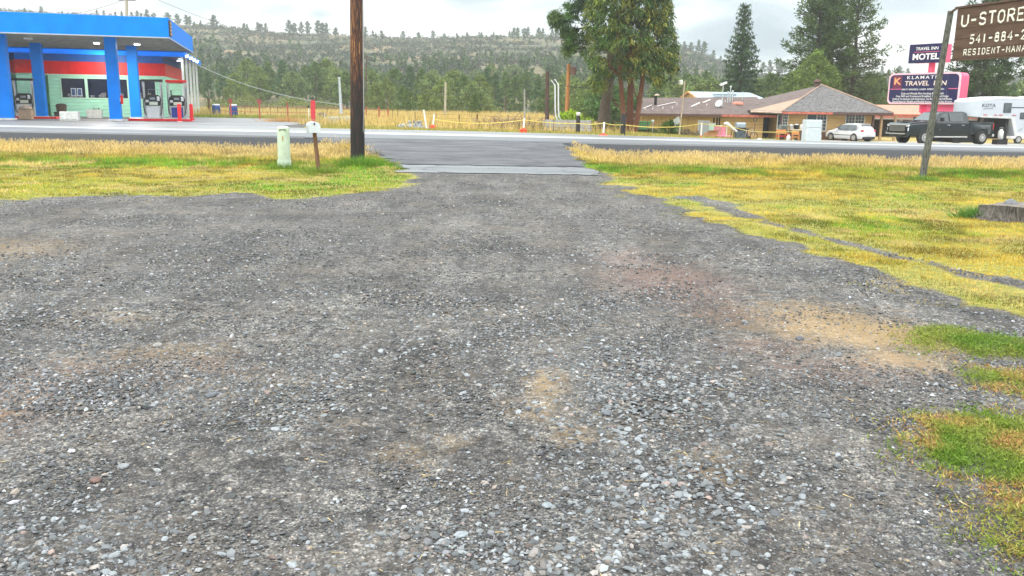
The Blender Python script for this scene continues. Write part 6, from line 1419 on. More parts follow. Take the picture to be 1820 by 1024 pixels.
MB().add([(-.45, -.3, 1.25), (-.30, -.3, 1.42), (.0, -.3, 1.15), (.55, -.3, .72), (.50, -.3, .60), (-.05, -.3, .98), (-.45, .3, 1.25), (-.30, .3, 1.42), (.0, .3, 1.15), (.55, .3, .72), (.50, .3, .60), (-.05, .3, .98)], [(0, 1, 2, 3, 4, 5), (11, 10, 9, 8, 7, 6)]+[(i, 6+i, 6+(i+1) % 6, (i+1) % 6) for i in range(6)]).build('shell', WHITE, t, bevel=.02)
for s in (-1, 1): MB().tube([(-.35, s*.25, 1.25), (-.38, s*.25, 0)], .03, 6).build('leg', WHITE, t); MB().tube([(.3, s*.25, .85), (.2, s*.25, 0)], .03, 6).build('leg', BLACK, t)
p = A(1285, 70); t = thing('pink_table', 'round faded pink pedestal table lying low in front of the house', 'table', p, 0); PK2 = M('faded pink paint', (.62, .20, .28), .6, .12)
MB().lathe([(.62, .22), (.64, .25), (.62, .28)], 20).build('tabletop', PK2, t); MB().lathe([(.20, .281), (.15, .5), (.15, 1.0), (.18, 1.02)], 12).build('pedestal', PK2, t, True); MB().lathe([(.1, 0), (.1, .21)], 10).build('foot', BLACK, t)
p = A(1275, 71.5); o = MB().box(-.32, .32, -.06, .06, 0, 1.0).build('pink_board', M('dusty pink panel', (.50, .22, .24), .7, .15), None); o.location = p; tag(o, 'dusty pink panel upright behind the pink table', 'panel'); MB().box(-.34, .34, -.07, .07, 1.0, 1.05).build('edge_strip', WHITE, o)
CB = M('cardboard', (.50, .27, .14), .85, .15, 4)
def carton(label, px, Y, w, h, rz):
    p = A(px, Y); t = MB().box(-w/2, w/2, -w*.35, w*.35, 0, h).build('cardboard_box', CB, None); t.location = p; t.rotation_euler = (0, 0, rz); tag(t, label, 'box'); MB().add([(-w/2, -w*.35, h+.003), (w/2, -w*.35, h+.003), (w/2+.1, -w*.6, h+.12), (-w/2, -w*.6, h+.1)], [(0, 1, 2, 3)]).build('flap', CB, t, recalc=False)
carton('open cardboard box on the grass near the white marker post', 1259, 69, .62, .42, .3); carton('larger crushed cardboard box behind the open one', 1267, 70.2, .7, .52, -.2)
p = A(1262, 74); o = MB().box(-.42, .42, -.04, .04, .02, 1.15).build('glass_panel', M('pale green panel', (.36, .52, .42), .3, .1), None); o.location = p; o.rotation_euler = (-.1, 0, .1); tag(o, 'pale green panel leaning on the house siding', 'panel'); MB().box(-.46, .46, -.05, .05, 1.15, 1.2).build('panel_edge', STEEL, o)
p = A(1250, 73.5); o = MB().box(-.45, .45, -.03, .03, .0, 1.3).build('screen_panel', M('grey screen mesh', (.24, .27, .27), .6, .15), None); o.location = p; o.rotation_euler = (-.08, 0, .05); tag(o, 'grey screen panel leaning left of the green panel', 'panel'); MB().box(-.48, .48, -.04, .04, 1.3, 1.34).box(-.48, -.451, -.04, .04, 0, 1.3).box(.451, .48, -.04, .04, 0, 1.3).build('frame', STEEL, o)
p = A(1330, 72); t = thing('bicycle', 'dark bicycle among the clutter right of the grill', 'bicycle', p, .35)
for s in (-.5, .5):
    MB().tube([(s+.33*math.cos(a), 0, .34+.33*math.sin(a)) for a in np.linspace(0, 6.2832, 19)], .03, 5).build('wheel', BLACK, t)
MB().tube([(-.5, 0, .34), (-.1, 0, .32), (.32, 0, .8), (-.2, 0, .82), (-.1, 0, .32)], .03, 6).build('frame', M('blue grey bicycle paint', (.12, .14, .22), .4, .2), t); MB().tube([(.5, 0, .34), (.32, 0, .8), (.28, 0, .98)], .025, 6).build('fork', STEEL, t); MB().tube([(.28, -.25, 1.0), (.28, .25, 1.0)], .025, 6).build('handlebar', BLACK, t); MB().box(-.35, -.08, -.08, .08, .84, .92).build('saddle', BLACK, t, bevel=.02)
p = A(1322, 73.5); t = thing('tool_cart', 'low cart heaped with dark tools between grill and bicycle', 'cart', p, .2)
MB().box(-.4, .4, -.3, .3, .25, .34).build('tray', BROWN, t)
for k in range(7): x = -.35+k*.11; MB().tube([(x, 0, .35), (x+.1*math.sin(k*2.1), .1*math.cos(k), .7+.3*((k*37) % 5)/5)], .04, 6).build('tool', (BLACK, STEEL, BROWN)[k % 3], t)
for s in (-1, 1): MB().tube([(s*.3, -.3, .15), (s*.3, .3, .15)], .14, 12).build('wheel', BLACK, t)
p = A(1340, 76.5); o = MB().tube([(0, 0, 0), (0, 0, 1.5)], .03, 6).build('garden_ornament', RUST, None); o.location = p; tag(o, 'thin iron garden stake with ring at top against the siding', 'ornament'); MB().tube([(.16*math.cos(a), 0, 1.66+.16*math.sin(a)) for a in np.linspace(0, 6.2832, 15)], .035, 5).build('ring', BLACK, o)
p = A(1350, 71); o = MB().prism([(-.5, 0), (.6, 0), (.4, .1), (.0, .22), (-.3, .08)], -.3, .3, 'y').build('plastic_sheet', WHITE, None, bevel=.03); o.location = p; tag(o, 'crumpled white plastic sheet on the ground before the dark door', 'sheet')
def panel(name, label, Y, corners, m, th=.05, cat='board'):
    v = [V(Pt(a, b, Y+dy)) for a, b, dy in corners]; c = v[-1].copy(); o_ = MB().add([tuple(q-c) for q in v]+[tuple(q-c+Vector((0, th, 0))) for q in v], [tuple(range(len(v))), tuple(range(2*len(v)-1, len(v)-1, -1))]+[(i, len(v)+i, len(v)+(i+1) % len(v), (i+1) % len(v)) for i in range(len(v))]).build(name, m, None); o_.location = c; tag(o_, label, cat); return o_
panel('faded_board', 'faded pink board tilted among the weeds by the cedar trunks', 63, [(1123, 208.5, .5), (1134.5, 213, .5), (1120, 224, 0), (1113.5, 219, 0)], M('faded pink board', (.68, .50, .47), .7, .1))
panel('white_board', 'pale lilac board leaning beside the pink board', 63.5, [(1140, 214.5, .4), (1147, 217.5, .4), (1143, 229, 0), (1136, 224, 0)], M('pale lilac board', (.62, .62, .70), .6, .08))
panel('hanging_sheet', 'tattered white sheet hanging beside the lamp post', 64, [(1207, 206.5, .0), (1209, 219, .0), (1206, 221, .1), (1206, 234, .1), (1200.5, 233, .1), (1199, 222, .05), (1196.5, 213, .0)], M('tattered white cloth', (.58, .62, .60), .8, .2, 3), .03, 'sheet')
p = A(1137, 63); t = thing('green_tub', 'green plastic garden cart among weeds below the boards', 'garden cart', p, .1); MB().prism([(-.5, .25), (.5, .25), (.7, .8), (-.7, .8)], -.35, .35, 'y').build('tray', M('faded green plastic', (.10, .32, .14), .5, .15), t, bevel=.03); MB().prism([(-.74, .80), (.74, .80), (.74, .85), (-.74, .85)], -.4, .4, 'y').build('rim', M('bright green rim', (.20, .50, .16), .5, .1), t)
for s in (-1, 1): MB().tube([(s*.4, -.3, .2), (s*.4, .3, .2)], .2, 14).build('wheel', BLACK, t)
p = A(1110, 63.5); o = MB().lathe([(.3, .3), (.34, .36), (.34, .5), (.2, .58)], 14).build('plastic_basin', M('pale blue plastic', (.40, .60, .72), .4, .1), None, True); o.location = p; tag(o, 'pale blue basin upside down behind the tall blackened post', 'basin'); MB().lathe([(.22, 0), (.22, .3)], 10).build('stand', BROWN, o)
p = A(1159, 63); o = MB().tube([(0, 0, 0), (0, 0, .8)], .05, 6).build('garden_light', M('pale grey stake', (.48, .46, .42), .7, .1), None); o.location = p; tag(o, 'small white globe garden light on a pale stake', 'garden light'); MB().lathe([(.03, .78), (.10, .84), (.12, .92), (.08, 1.0), (.02, 1.03)], 12).build('globe', WHITE, o, True)
t = far_pole('slim lamp post with white lamp head in front of the long house', 1206.5, 236, 1217, 145, 62, .055, .045, M('bleached post', (.55, .46, .34), .7, .15), lambda t, q: MB().lathe([(.05, 0), (.16, .05), (.16, .28), (.08, .36)], 12, (q.x-.28, 0, q.z-.25)).build('lamp_head', M('white lamp housing', (.78, .78, .74), .4, .05), t), 'lamp_post', 'lamp post')

# ---- old stump at the right edge
p = G(1800, 390); t = thing('tree_stump', 'wide weathered grey tree stump in the right lawn', 'stump', p); STM = M('weathered stump wood', (.055, .042, .034), .9, .5, 4, bump=1., stretch=(6, 6, .7), col2=(.17, .15, .13)); CUT = M('cut stump top', (.17, .14, .115), .85, .2, 8, bump=.4)
m = MB(); n = 72; R_ = []
for lv, (z, k) in enumerate(((-.1, 1.12), (.0, 1.06), (.10, 1.02), (.22, 1.0), (.262, .99))):
    for i in range(n):
        a = 6.2832*i/n; r = (.50+.03*math.sin(a*5+1)+.03*math.sin(a*9)+.022*math.sin(a*17)+.015*math.sin(a*31))*k+(.10*max(0, math.cos(a*3+.4))**6+.22*max(0, math.cos(a-3.3))**10)*(1-min(1, max(0, z)/.2))**1.5; m.v.append((math.cos(a)*r*1.12, math.sin(a)*r, z+(.03*math.sin(a*2) if lv > 2 else 0)))
for l in range(4):
    for i in range(n): m.f.append((l*n+i, l*n+(i+1) % n, (l+1)*n+(i+1) % n, (l+1)*n+i))
sb = m.build('stump', STM, t, 50, recalc=False); t.scale = (.86, .86, .84)
MB().add([(v[0]*.995, v[1]*.995, v[2]+.002) for v in m.v[4*n:5*n]], [tuple(range(n))]).build('cut_face', CUT, t, recalc=False)
o = MB().lathe([(.10, 0), (.09, .05), (.04, .09), (.01, .1)], 9).build('stone', M('grey stump stone', (.17, .175, .18), .8, .2, 9), None, True); o.location = p+Vector((-.04, .05, .222)); o.scale = (1.2, .8, 1); tag(o, 'grey stone resting on top of the weathered stump', 'stone')
def tuft(label, px, py, r, h, n, col, seed, name='grass_tuft'):
    rng = np.random.default_rng(seed); p = G(px, py); x = p.x+rng.normal(size=n)*r*.6; y = p.y+rng.normal(size=n)*r*.35
    D = np.stack([(x-p.x)/r*.5+rng.normal(size=n)*.25, (y-p.y)/r*.5+rng.normal(size=n)*.25, np.ones(n)], -1); D /= np.linalg.norm(D, axis=1, keepdims=True)
    L = h*(.4+.7*rng.random(n)); b_ = rng.normal(size=(n, 3))*.3*L[:, None]; b_[:, 2] = -np.abs(b_[:, 2])*.6
    v, t_, c = blades(np.stack([x, y, H(x, y)-.01], -1), D, L, .007+.006*rng.random(n), np.array(col)[None]*(.6+.7*rng.random((n, 1))), rng, b_)
    return tag(mesh_np(name, v, t_, c, Mcol('grass blade', .6, .3)), label, 'grass tuft')
tuft('soft green grass tuft against the left side of the stump', 1741, 388, .26, .26, 900, (.13, .27, .05), 1)
tuft('green grass tuft at the foot of the stump, right of the taller tuft', 1780, 392, .2, .12, 500, (.16, .27, .04), 2)
tuft('long green grass around the foot of the tarred utility pole', 640, 296, .55, .40, 900, (.14, .28, .03), 3)
tuft('ragged grass around the foot of the leaning mailbox post', 572, 308, .4, .26, 500, (.20, .28, .04), 4)
tuft('green grass growing against the foot of the telephone pedestal', 508, 301, .4, .24, 500, (.16, .27, .03), 5)
tuft('grass gathered around the foot of the grey sign pole', 1640, 321, .35, .2, 450, (.16, .28, .04), 6)
o = tuft('orange dry grass mound beside the forecourt edge', 515, 217, 1.4, .55, 1600, (.58, .34, .12), 7, 'dry_grass_mound')
# ================================================================== HILL, WOODS, TREES
_rpx = [-1500, -300, -100, 225, 300, 400, 500, 600, 700, 800, 900, 985, 1100, 1200, 1250, 1290, 1330, 1400, 1500, 1600, 1820, 2200, 3200]
_rpy = [-10, 5, 15, 30, 44, 49, 60, 63, 68, 68, 65, 66, 75, 86, 100, 119, 131, 134, 130, 140, 136, 130, 130]
HY0, HY1 = 140., 520.
def hillz(x, y):
    x = np.asarray(x, float); y = np.asarray(y, float); s = x/np.maximum(y, 1.); px = 910+FPX*s*1.01
    py = np.interp(px, _rpx, _rpy)
    zr = CZ+((190+ROLL*(px-910)-py)/FPX/1.043)*HY1
    t = np.clip((y-HY0)/(HY1-HY0), 0, 1.0)
    z = (zr-.3)*t**1.22
    z = z+(6.5*(fbm(x, y, .012, 33)-.47)+2.2*(fbm(x, y, .05, 35)-.47))*smooth(.05, .4, t)*(1-.8*smooth(.85, 1, t))
    z = z-np.clip(y-HY1, 0, 1e9)*.03
    return np.where(y < HY0, -3, z+.0)
def GH(x, y): return np.maximum(H(x, y), hillz(x, y))
ss = np.concatenate([np.linspace(-1.5, -.7, 14), np.linspace(-.68, .68, 170), np.linspace(.7, 1.5, 14)]); hy = np.concatenate([np.linspace(HY0, 520, 90), np.array([530, 550, 580, 620])])
SS, HYY = np.meshgrid(ss, hy); HX = SS*HYY; HZ = hillz(HX, HYY); HZ[0] -= 2
i = np.arange(HX.size).reshape(HX.shape); q = np.stack([i[:-1, :-1], i[:-1, 1:], i[1:, 1:], i[1:, :-1]], -1).reshape(-1, 4)
def hill_mat():
    m = bpy.data.materials.new('dry hillside'); m.use_nodes = True; t = m.node_tree; b = t.nodes['Principled BSDF']; L = t.links.new; N = t.nodes.new
    pos = N('ShaderNodeNewGeometry').outputs['Position']
    n = N('ShaderNodeTexNoise'); n.inputs['Scale'].default_value = .035; n.inputs['Detail'].default_value = 9; n.inputs['Roughness'].default_value = .68; L(pos, n.inputs['Vector'])
    r = N('ShaderNodeValToRGB'); L(n.outputs['Fac'], r.inputs[0]); e = r.color_ramp.elements; e[0].position = .38; e[0].color = (.075, .088, .055, 1); e[1].position = .70; e[1].color = (.29, .185, .115, 1)
    q = e.new(.54); q.color = (.12, .11, .065, 1)
    L(r.outputs[0], b.inputs['Base Color']); b.inputs['Roughness'].default_value = .95; b.inputs['Specular IOR Level'].default_value = .1
    return m
tag(mesh_np('hill', np.stack([HX, HYY, HZ], -1).reshape(-1, 3), q, None, hill_mat(), smooth_=True), kind='structure')

LEAF = Mcol('conifer needles', .65, .22, .2); LEAF2 = Mcol('broad leaves', .55, .3, .25)
def unit(v): return v/(np.linalg.norm(v, axis=-1, keepdims=True)+1e-9)
def clumps(cen, rad, nl, L_, W_, col, rng, out=.6, up=.0, jit=.30, axis=None, bendk=None):
    n = len(cen); k = nl
    o = rng.normal(size=(n, k, 3)); o = unit(o)*(rng.random((n, k, 1))**.45)
    P = cen[:, None]+o*(rad[:, None, None] if np.ndim(rad) else rad)
    D = o*out+rng.normal(size=(n, k, 3))*.5; D[..., 2] += up
    if axis is not None: D = D+axis[:, None]
    D = unit(D); sh = np.clip(1.0+jit*rng.normal(size=(n, k, 1)), .3, 2.)
    c = col[:, None]*sh
    P = P.reshape(-1, 3); D = D.reshape(-1, 3); c = c.reshape(-1, 3); m = len(P)
    return blades(P-D*L_*.3, D, L_*(.6+.7*rng.random(m)), W_*(.6+.7*rng.random(m)), c, rng)
def tubes_np(lines, n=5):
    """lines: list of (pts(k,3), radii(k)) -> verts,quads-as-tris"""
    m = MB()
    for p_, r_ in lines: m.tube([tuple(q) for q in p_], list(r_), n, cap=False)
    v = np.array(m.v); t = []
    for f_ in m.f: t += [(f_[0], f_[1], f_[2]), (f_[0], f_[2], f_[3])] if len(f_) == 4 else []
    return v, np.array(t)
BARK = M('grey brown bark', (.11, .085, .065), .9, .35, 5, bump=.8, stretch=(5, 5, .7)); BARKR = M('red brown bark', (.20, .085, .05), .9, .4, 6, bump=.8, stretch=(6, 6, .5)); BARKD = M('dark pine bark', (.055, .042, .036), .9, .35, 5, bump=.6, stretch=(5, 5, .8))
G1 = np.array([.080, .135, .036]); G2 = np.array([.125, .17, .04]); G3 = np.array([.045, .088, .034])

def make_tree(name, label, cat, loc, crown, wood, bark, mat, group=None, rz=0):
    t = thing(name, label, cat, loc, rz, group)
    v, ti, c = crown; mesh_np('crown', v, ti, c, mat, t)
    v, ti = wood; mesh_np('trunk', v, ti, None, bark, t, True)
    return t
def juniper(h, w, rng, base=G1, n=130, nl=24, leaf=.36, shape=0):
    t = rng.random(n)**.85; z = h*(.07+.93*t); az = rng.random(n)*6.283
    prof = (np.sin(np.pi*np.clip(.12+.88*t, 0, 1))**.75 if shape == 1 else (1-t)**.72*(1-.35*np.exp(-t*9)))
    lob = .75+.5*vnoise(az*1.3+2, t*4, 1., int(rng.integers(50)))
    r = w*prof*lob*(.35+.65*rng.random(n)**.5)
    cen = np.stack([np.cos(az)*r, np.sin(az)*r, z], -1)
    tone = rng.random((n, 1)); col = base[None]*(.65+.8*tone)+G2[None]*.25*(rng.random((n, 1)) < .3)
    cr = clumps(cen, .42*(.7+.6*rng.random(n))*(w/2.2), nl, leaf, leaf*.5, col, rng, .8, .25)
    wood = tubes_np([(np.array([[0, 0, -.4], [.05, 0, h*.4], [0, 0, h*.93]]), [.20, .13, .03])])
    return cr, wood
def pine(h, w, rng, z0=.35, nb=60, base=G1, bark_r=.28, tufts=9, nl=15, leaf=.42, upw=.18, top=1.0, asym=None):
    lines = [(np.array([[0, 0, -.5], [.08, .05, h*.4], [0, .05, h*.75], [0, 0, h]]), [bark_r, bark_r*.75, bark_r*.42, .04])]; cen, ax, col = [], [], []
    for k in range(nb):
        u = (k+.5)/nb; z = h*(z0+(1-z0)*u); a = k*2.399+rng.normal()*.35
        Lb = w*((1-u)**.6*.95+.12)*(.6+.55*rng.random())*(1.0 if u > .12 else .75)
        if asym is not None: Lb *= asym(a, u)
        el = upw+.35*u-.28*(1-u)+rng.normal()*.09
        d = np.array([math.cos(a)*math.cos(el), math.sin(a)*math.cos(el), math.sin(el)])
        s = np.linspace(0, 1, 5)[:, None]; pts = np.array([0, 0, z])+d*Lb*s+np.array([0, 0, 1.])*(-.10*Lb*s*(1-s)*2+.12*Lb*s**2.)
        lines.append((pts, np.linspace(.07*(1-u)+.03, .012, 5)))
        nt_ = max(3, int(tufts*Lb/w*1.3))
        for j in range(nt_):
            q = .28+.72*(j+rng.random())/nt_; pi = pts[0]+(pts[-1]-pts[0])*q+np.array([0, 0, 1.])*(-.10*Lb*q*(1-q)*2+.12*Lb*(q*q-q))
            cen.append(pi+rng.normal(size=3)*np.array([.30, .30, .12])*(.6+.4*q)*w*.25); ax.append(d*.5); col.append(base*(.55+.9*rng.random())+G2*.2*(rng.random() < .3))
    cen = np.array(cen); ax = np.array(ax); col = np.array(col)
    return clumps(cen, np.full(len(cen), .36*w/3.), nl, leaf, leaf*.34, col*.85, rng, 1.0, .25, .25, ax), tubes_np(lines)
def spruce(h, w, rng, base=G3*.9):
    lines = [(np.array([[0, 0, -.5], [0, 0, h*.5], [0, 0, h]]), [.26, .16, .02])]; cen, ax, col = [], [], []
    nw = 27
    for k in range(nw):
        u = (k+.3)/nw; z = h*(.04+.95*u); nb = 7 if u < .75 else 5; off = rng.random()*6
        for j in range(nb):
            a = off+6.283*j/nb+rng.normal()*.2; Lb = w*(.10+(1-u)**.85*1.02)*(.72+.45*rng.random())*(1 if u > .1 else .92)
            s = np.linspace(0, 1, 5)[:, None]; d = np.array([math.cos(a), math.sin(a), 0])
            pts = np.array([0, 0, z])+d*Lb*s+np.array([0, 0, 1.])*Lb*((.18*u-.30*(1-u)*1.1)*s+(.05+.22*u)*s**2.4)
            lines.append((pts, np.linspace(.04, .008, 5)))
            m = max(3, int(Lb*4.5))
            for q in np.linspace(.2, 1, m):
                pi = pts[0]+(pts[-1]-pts[0])*q; pi[2] = np.interp(q, np.linspace(0, 1, 5), pts[:, 2])
                cen.append(pi+rng.normal(size=3)*.05-np.array([0, 0, .10])); ax.append(np.array([d[0]*.25, d[1]*.25, -.9])); col.append(base*(.6+.8*rng.random())+G1*.25*(rng.random() < .25))
    cen = np.array(cen); ax = np.array(ax); col = np.array(col)
    return clumps(cen, np.full(len(cen), .22), 10, .44, .11, col, rng, .5, -.2, .25, ax), tubes_np(lines, 4)

# ---- the cedar clump and the pine beside it
rng = np.random.default_rng(21)
pc = A(1117, 61.5)
def px_at(px, py, Y): return np.array(Pt(px, py, Y))-np.array(pc)
def cedar():
    cen, col, rad = [], [], []
    ys = np.array([-140, -100, -50, 0, 30, 60, 85, 110, 130, 145, 160]); Ls = np.array([1085, 1070, 1052, 1045, 1040, 1040, 1038, 1046, 1050, 1048, 1055]); Rs = np.array([1150, 1165, 1185, 1190, 1192, 1196, 1204, 1204, 1203, 1196, 1176])
    for k in range(1750):
        py = -140+300*rng.random(); l, r = np.interp(py, ys, Ls), np.interp(py, ys, Rs); q = rng.random(); px = l+(r-l)*q
        hw = (r-l)/2/FPX*61.5
        edge = 1-(2*q-1)**2
        if py > 112:      # hanging lower lobes with gaps over the trunks
            lobe = max(math.exp(-((px-1062)/16)**2), .95*math.exp(-((px-1185)/15)**2), .5*math.exp(-((px-1122)/20)**2)*(py < 140), .55*math.exp(-((px-1160)/10)**2)*(py < 148))
            if rng.random() > lobe*1.5-(py-140)/60.: continue
        dep = (rng.random()*2-1); dep = np.sign(dep)*abs(dep)**.5*hw*math.sqrt(max(edge, .02))*.95
        P = px_at(px, py, 61.5+dep); hole = fbm(np.array(px*.05), np.array(py*.05), 1., 63)
        if hole < .37 and rng.random() < .85: continue
        cen.append(P); f_ = rng.random(); cl = G1*1.05 if f_ < .38 else (np.array([.20, .21, .04]) if f_ < .78 else G3)
        if q < .35: cl = cl*.7+np.array([.08, .15, .02])*.45
        col.append(cl*(.45+1.15*rng.random()**1.3)); rad.append(.30+.22*rng.random())
    cen = np.array(cen); col = np.array(col); rad = np.array(rad)
    outw = unit(cen*np.array([1, 1, 0])+1e-6)*.35; outw[:, 2] = -.75
    return clumps(cen, rad, 30, .30, .085, col, rng, .55, -.1, .30, outw)
def path(pxs, Y): return np.array([px_at(a, b, Y+dy) for a, b, dy in pxs])
wood = tubes_np([(path([(1110, 240, 0), (1107, 190, 0), (1103, 140, .1), (1099, 60, .2), (1094, -40, .2)], 61.2), [.21, .17, .15, .11, .05]), (path([(1120, 236, .3), (1120, 190, .3), (1121, 130, .3), (1118, 50, .2), (1114, -60, .2)], 61.8), [.29, .24, .20, .15, .06]), (path([(1128, 236, .2), (1134, 200, 0), (1141, 150, 0), (1150, 90, -.1), (1158, 10, 0), (1160, -50, 0)], 61.4), [.22, .18, .16, .12, .08, .04]),
                 (path([(1112, 205, .5), (1095, 185, .8), (1086, 168, 1.)], 61.5), [.06, .045, .02]), (path([(1136, 180, .5), (1128, 165, .6), (1126, 150, .6)], 61.5), [.07, .05, .03]), (path([(1103, 140, .5), (1080, 110, .6), (1062, 100, .6)], 61.5), [.1, .07, .03]), (path([(1150, 90, .5), (1170, 80, .6), (1186, 80, .6)], 61.5), [.1, .07, .03]), (path([(1120, 120, .2), (1140, 60, -1.2), (1160, 20, -1.6)], 61.5), [.1, .07, .03])], 9)
make_tree('cedar_tree', 'broad olive green cedar with several red brown trunks beside the long house', 'tree', pc, cedar(), wood, BARKR, LEAF)
pp = A(1072, 66)
def ppx(px, py, dy=0): return np.array(Pt(px, py, 66+dy))-np.array(pp)
def leftpine():
    cen, col = [], []
    for k in range(620):
        py = -120+215*rng.random(); l = np.interp(py, [-120, -60, 0, 20, 45, 60, 95], [1040, 1015, 1012, 1002, 990, 1005, 1012]); r = 1075; px = l+(r-l)*rng.random()
        if fbm(np.array(px*.06), np.array(py*.06), 1., 71) < .40: continue
        if py > 70 and px > 1040: continue
        cen.append(ppx(px, py, rng.normal()*1.2)); col.append((G3*1.1 if rng.random() < .7 else np.array([.07, .16, .03]))*(.6+.8*rng.random()))
    for px, py, n_ in ((992, 38, 26), (984, 32, 20), (1005, 55, 24), (1015, 80, 20), (1010, 90, 12), (1020, 62, 22), (985, 45, 10)):
        for k in range(n_): cen.append(ppx(px+rng.normal()*5, py+rng.normal()*5, rng.normal()*.5)); col.append(G1*(.6+.9*rng.random()))
    cen = np.array(cen); col = np.array(col); return clumps(cen, np.full(len(cen), .36), 22, .34, .09, col, rng, .8, .1, .3)
w2 = tubes_np([(np.array([ppx(1071, 236), ppx(1076, 190), ppx(1083, 145), ppx(1088, 80), ppx(1090, -60)]), [.50, .42, .34, .26, .1]), (np.array([ppx(1088, 60), ppx(1050, 50), ppx(1010, 52), ppx(985, 35)]), [.12, .08, .05, .02]), (np.array([ppx(1088, 20), ppx(1050, 10), ppx(1015, 25)]), [.12, .08, .02]), (np.array([ppx(1087, 90), ppx(1050, 85), ppx(1018, 88)]), [.1, .07, .02])], 9)
make_tree('pine_tree', 'dark green pine with thick grey brown trunk left of the cedar', 'tree', pp, leftpine(), w2, BARK, LEAF)

# ---- spruce and tall pines behind the house
p = A(1310, 108); hh = Pt(1321, 4, 108)[2]-p.z
make_tree('spruce_tree', 'tall dark conical spruce standing behind the blue metal roof', 'tree', p, *(lambda r: (r[0], r[1]))(spruce(hh, 3.2, np.random.default_rng(4))), BARKD, LEAF)
def pine_at(label, px, Y, ptop, w, z0, seed, nb=60, base=G1, group=None, asym=None, **k):
    p = A(px, Y); p.z = float(GH(p.x, p.y)); h = Pt(px, ptop, Y)[2]-p.z; cr, wd = pine(h, w, np.random.default_rng(seed), z0, nb, base, asym=asym, **k)
    return make_tree('pine_tree', label, 'tree', p, cr, wd, BARKD, LEAF, group)
pine_at('tall pine behind the house, leftmost of the tall group', 1441, 104, -75, 4.0, .22, 31, 92, tufts=12, nl=16)
pine_at('tall pine behind the house, middle of the tall group', 1466, 107, -60, 3.6, .26, 32, 84, tufts=12, nl=16)
pine_at('tall pine with bare lower trunk, rightmost of the tall group', 1506, 102, -70, 4.2, .20, 33, 76, tufts=11, nl=14)
p = A(1738, 92); pine_at('spreading pine with forked trunk behind the motel sign', 1738, 92, -22, 4.3, .24, 34, 80, base=np.array([.055, .10, .03]), tufts=13, nl=18)
def leafy(name, label, px, Y, ptop, w, seed, base, nl=26, n=150, leaf=.3, cat='tree', shape=1):
    p = A(px, Y); p.z = float(GH(p.x, p.y)); h = Pt(px, ptop, Y)[2]-p.z; cr, wd = juniper(h, w, np.random.default_rng(seed), base, n, nl, leaf, shape); return make_tree(name, label, cat, p, cr, wd, BARK, LEAF2)
leafy('broadleaf_tree', 'bright yellow green tree peeking above the house roof ridge', 1442, 95, 94, 2.6, 41, np.array([.13, .19, .035]), n=230)
leafy('broadleaf_tree', 'rounded mid green tree between spruce and bright green tree', 1364, 118, 133, 2.6, 42, np.array([.09, .14, .035]), n=200)
leafy('broadleaf_tree', 'low yellow green tree left of the house roof ridge', 1408, 100, 128, 2.2, 43, np.array([.12, .17, .035]), n=160)
leafy('broadleaf_tree', 'dull green leafy tree right of the house roof ridge', 1540, 112, 132, 3.2, 44, np.array([.07, .115, .035]), n=240)
leafy('bush', 'bright lime green bush beside the short blackened post', 1014, 60.5, 200, 1.15, 45, np.array([.28, .40, .03]), n=120, nl=30, leaf=.20, cat='bush')
leafy('broadleaf_tree', 'dense green tree behind the cedar trunks', 1092, 80, 158, 2.6, 46, np.array([.06, .12, .03]), n=220)
leafy('broadleaf_tree', 'pale green rounded tree behind the orange pole', 1052, 105, 165, 2.6, 47, np.array([.12, .18, .04]), n=180)
leafy('shrub', 'ragged green shrub in front of the long house beside the sheet', 1192, 64.5, 216, .75, 48, np.array([.11, .20, .035]), n=70, nl=26, leaf=.16, cat='shrub')
leafy('shrub', 'brownish dry shrub at the foot of the long house wall', 1217, 65, 235, 1.3, 49, np.array([.20, .15, .09]), n=60, nl=24, leaf=.14, cat='shrub')
leafy('shrub', 'grey green shrub left of the cedar trunks', 1098, 66, 208, 1.2, 50, np.array([.10, .15, .06]), n=80, nl=24, leaf=.16, cat='shrub')
leafy('shrub', 'low weedy shrub below the boards by the cedar', 1150, 63.8, 231, 1.1, 51, np.array([.13, .17, .05]), n=60, nl=22, leaf=.14, cat='shrub')
for k, (px, Y, top, w) in enumerate(((870, 118, 190, 1.8), (1040, 66, 224, 1.0), (690, 128, 193, 1.6), (440, 135, 172, 3.2), (520, 135, 178, 3.4), (575, 140, 182, 3.0), (395, 138, 180, 2.6))):
    leafy('shrub', ('olive shrub at the field edge right of the pale pole', 'low yellowish shrub at the foot of the concrete barrier', 'low dark shrub at the field edge right of the tarred pole', 'yellow green willow shrub behind the blue barrels', 'spreading willow shrub above the red fence posts', 'willow shrub left of the galvanised pole', 'dull olive shrub beside the mint shop end wall')[k], px, Y, top, w, 60+k, np.array([.14, .17, .05]), n=90, nl=22, leaf=.26, cat='shrub')

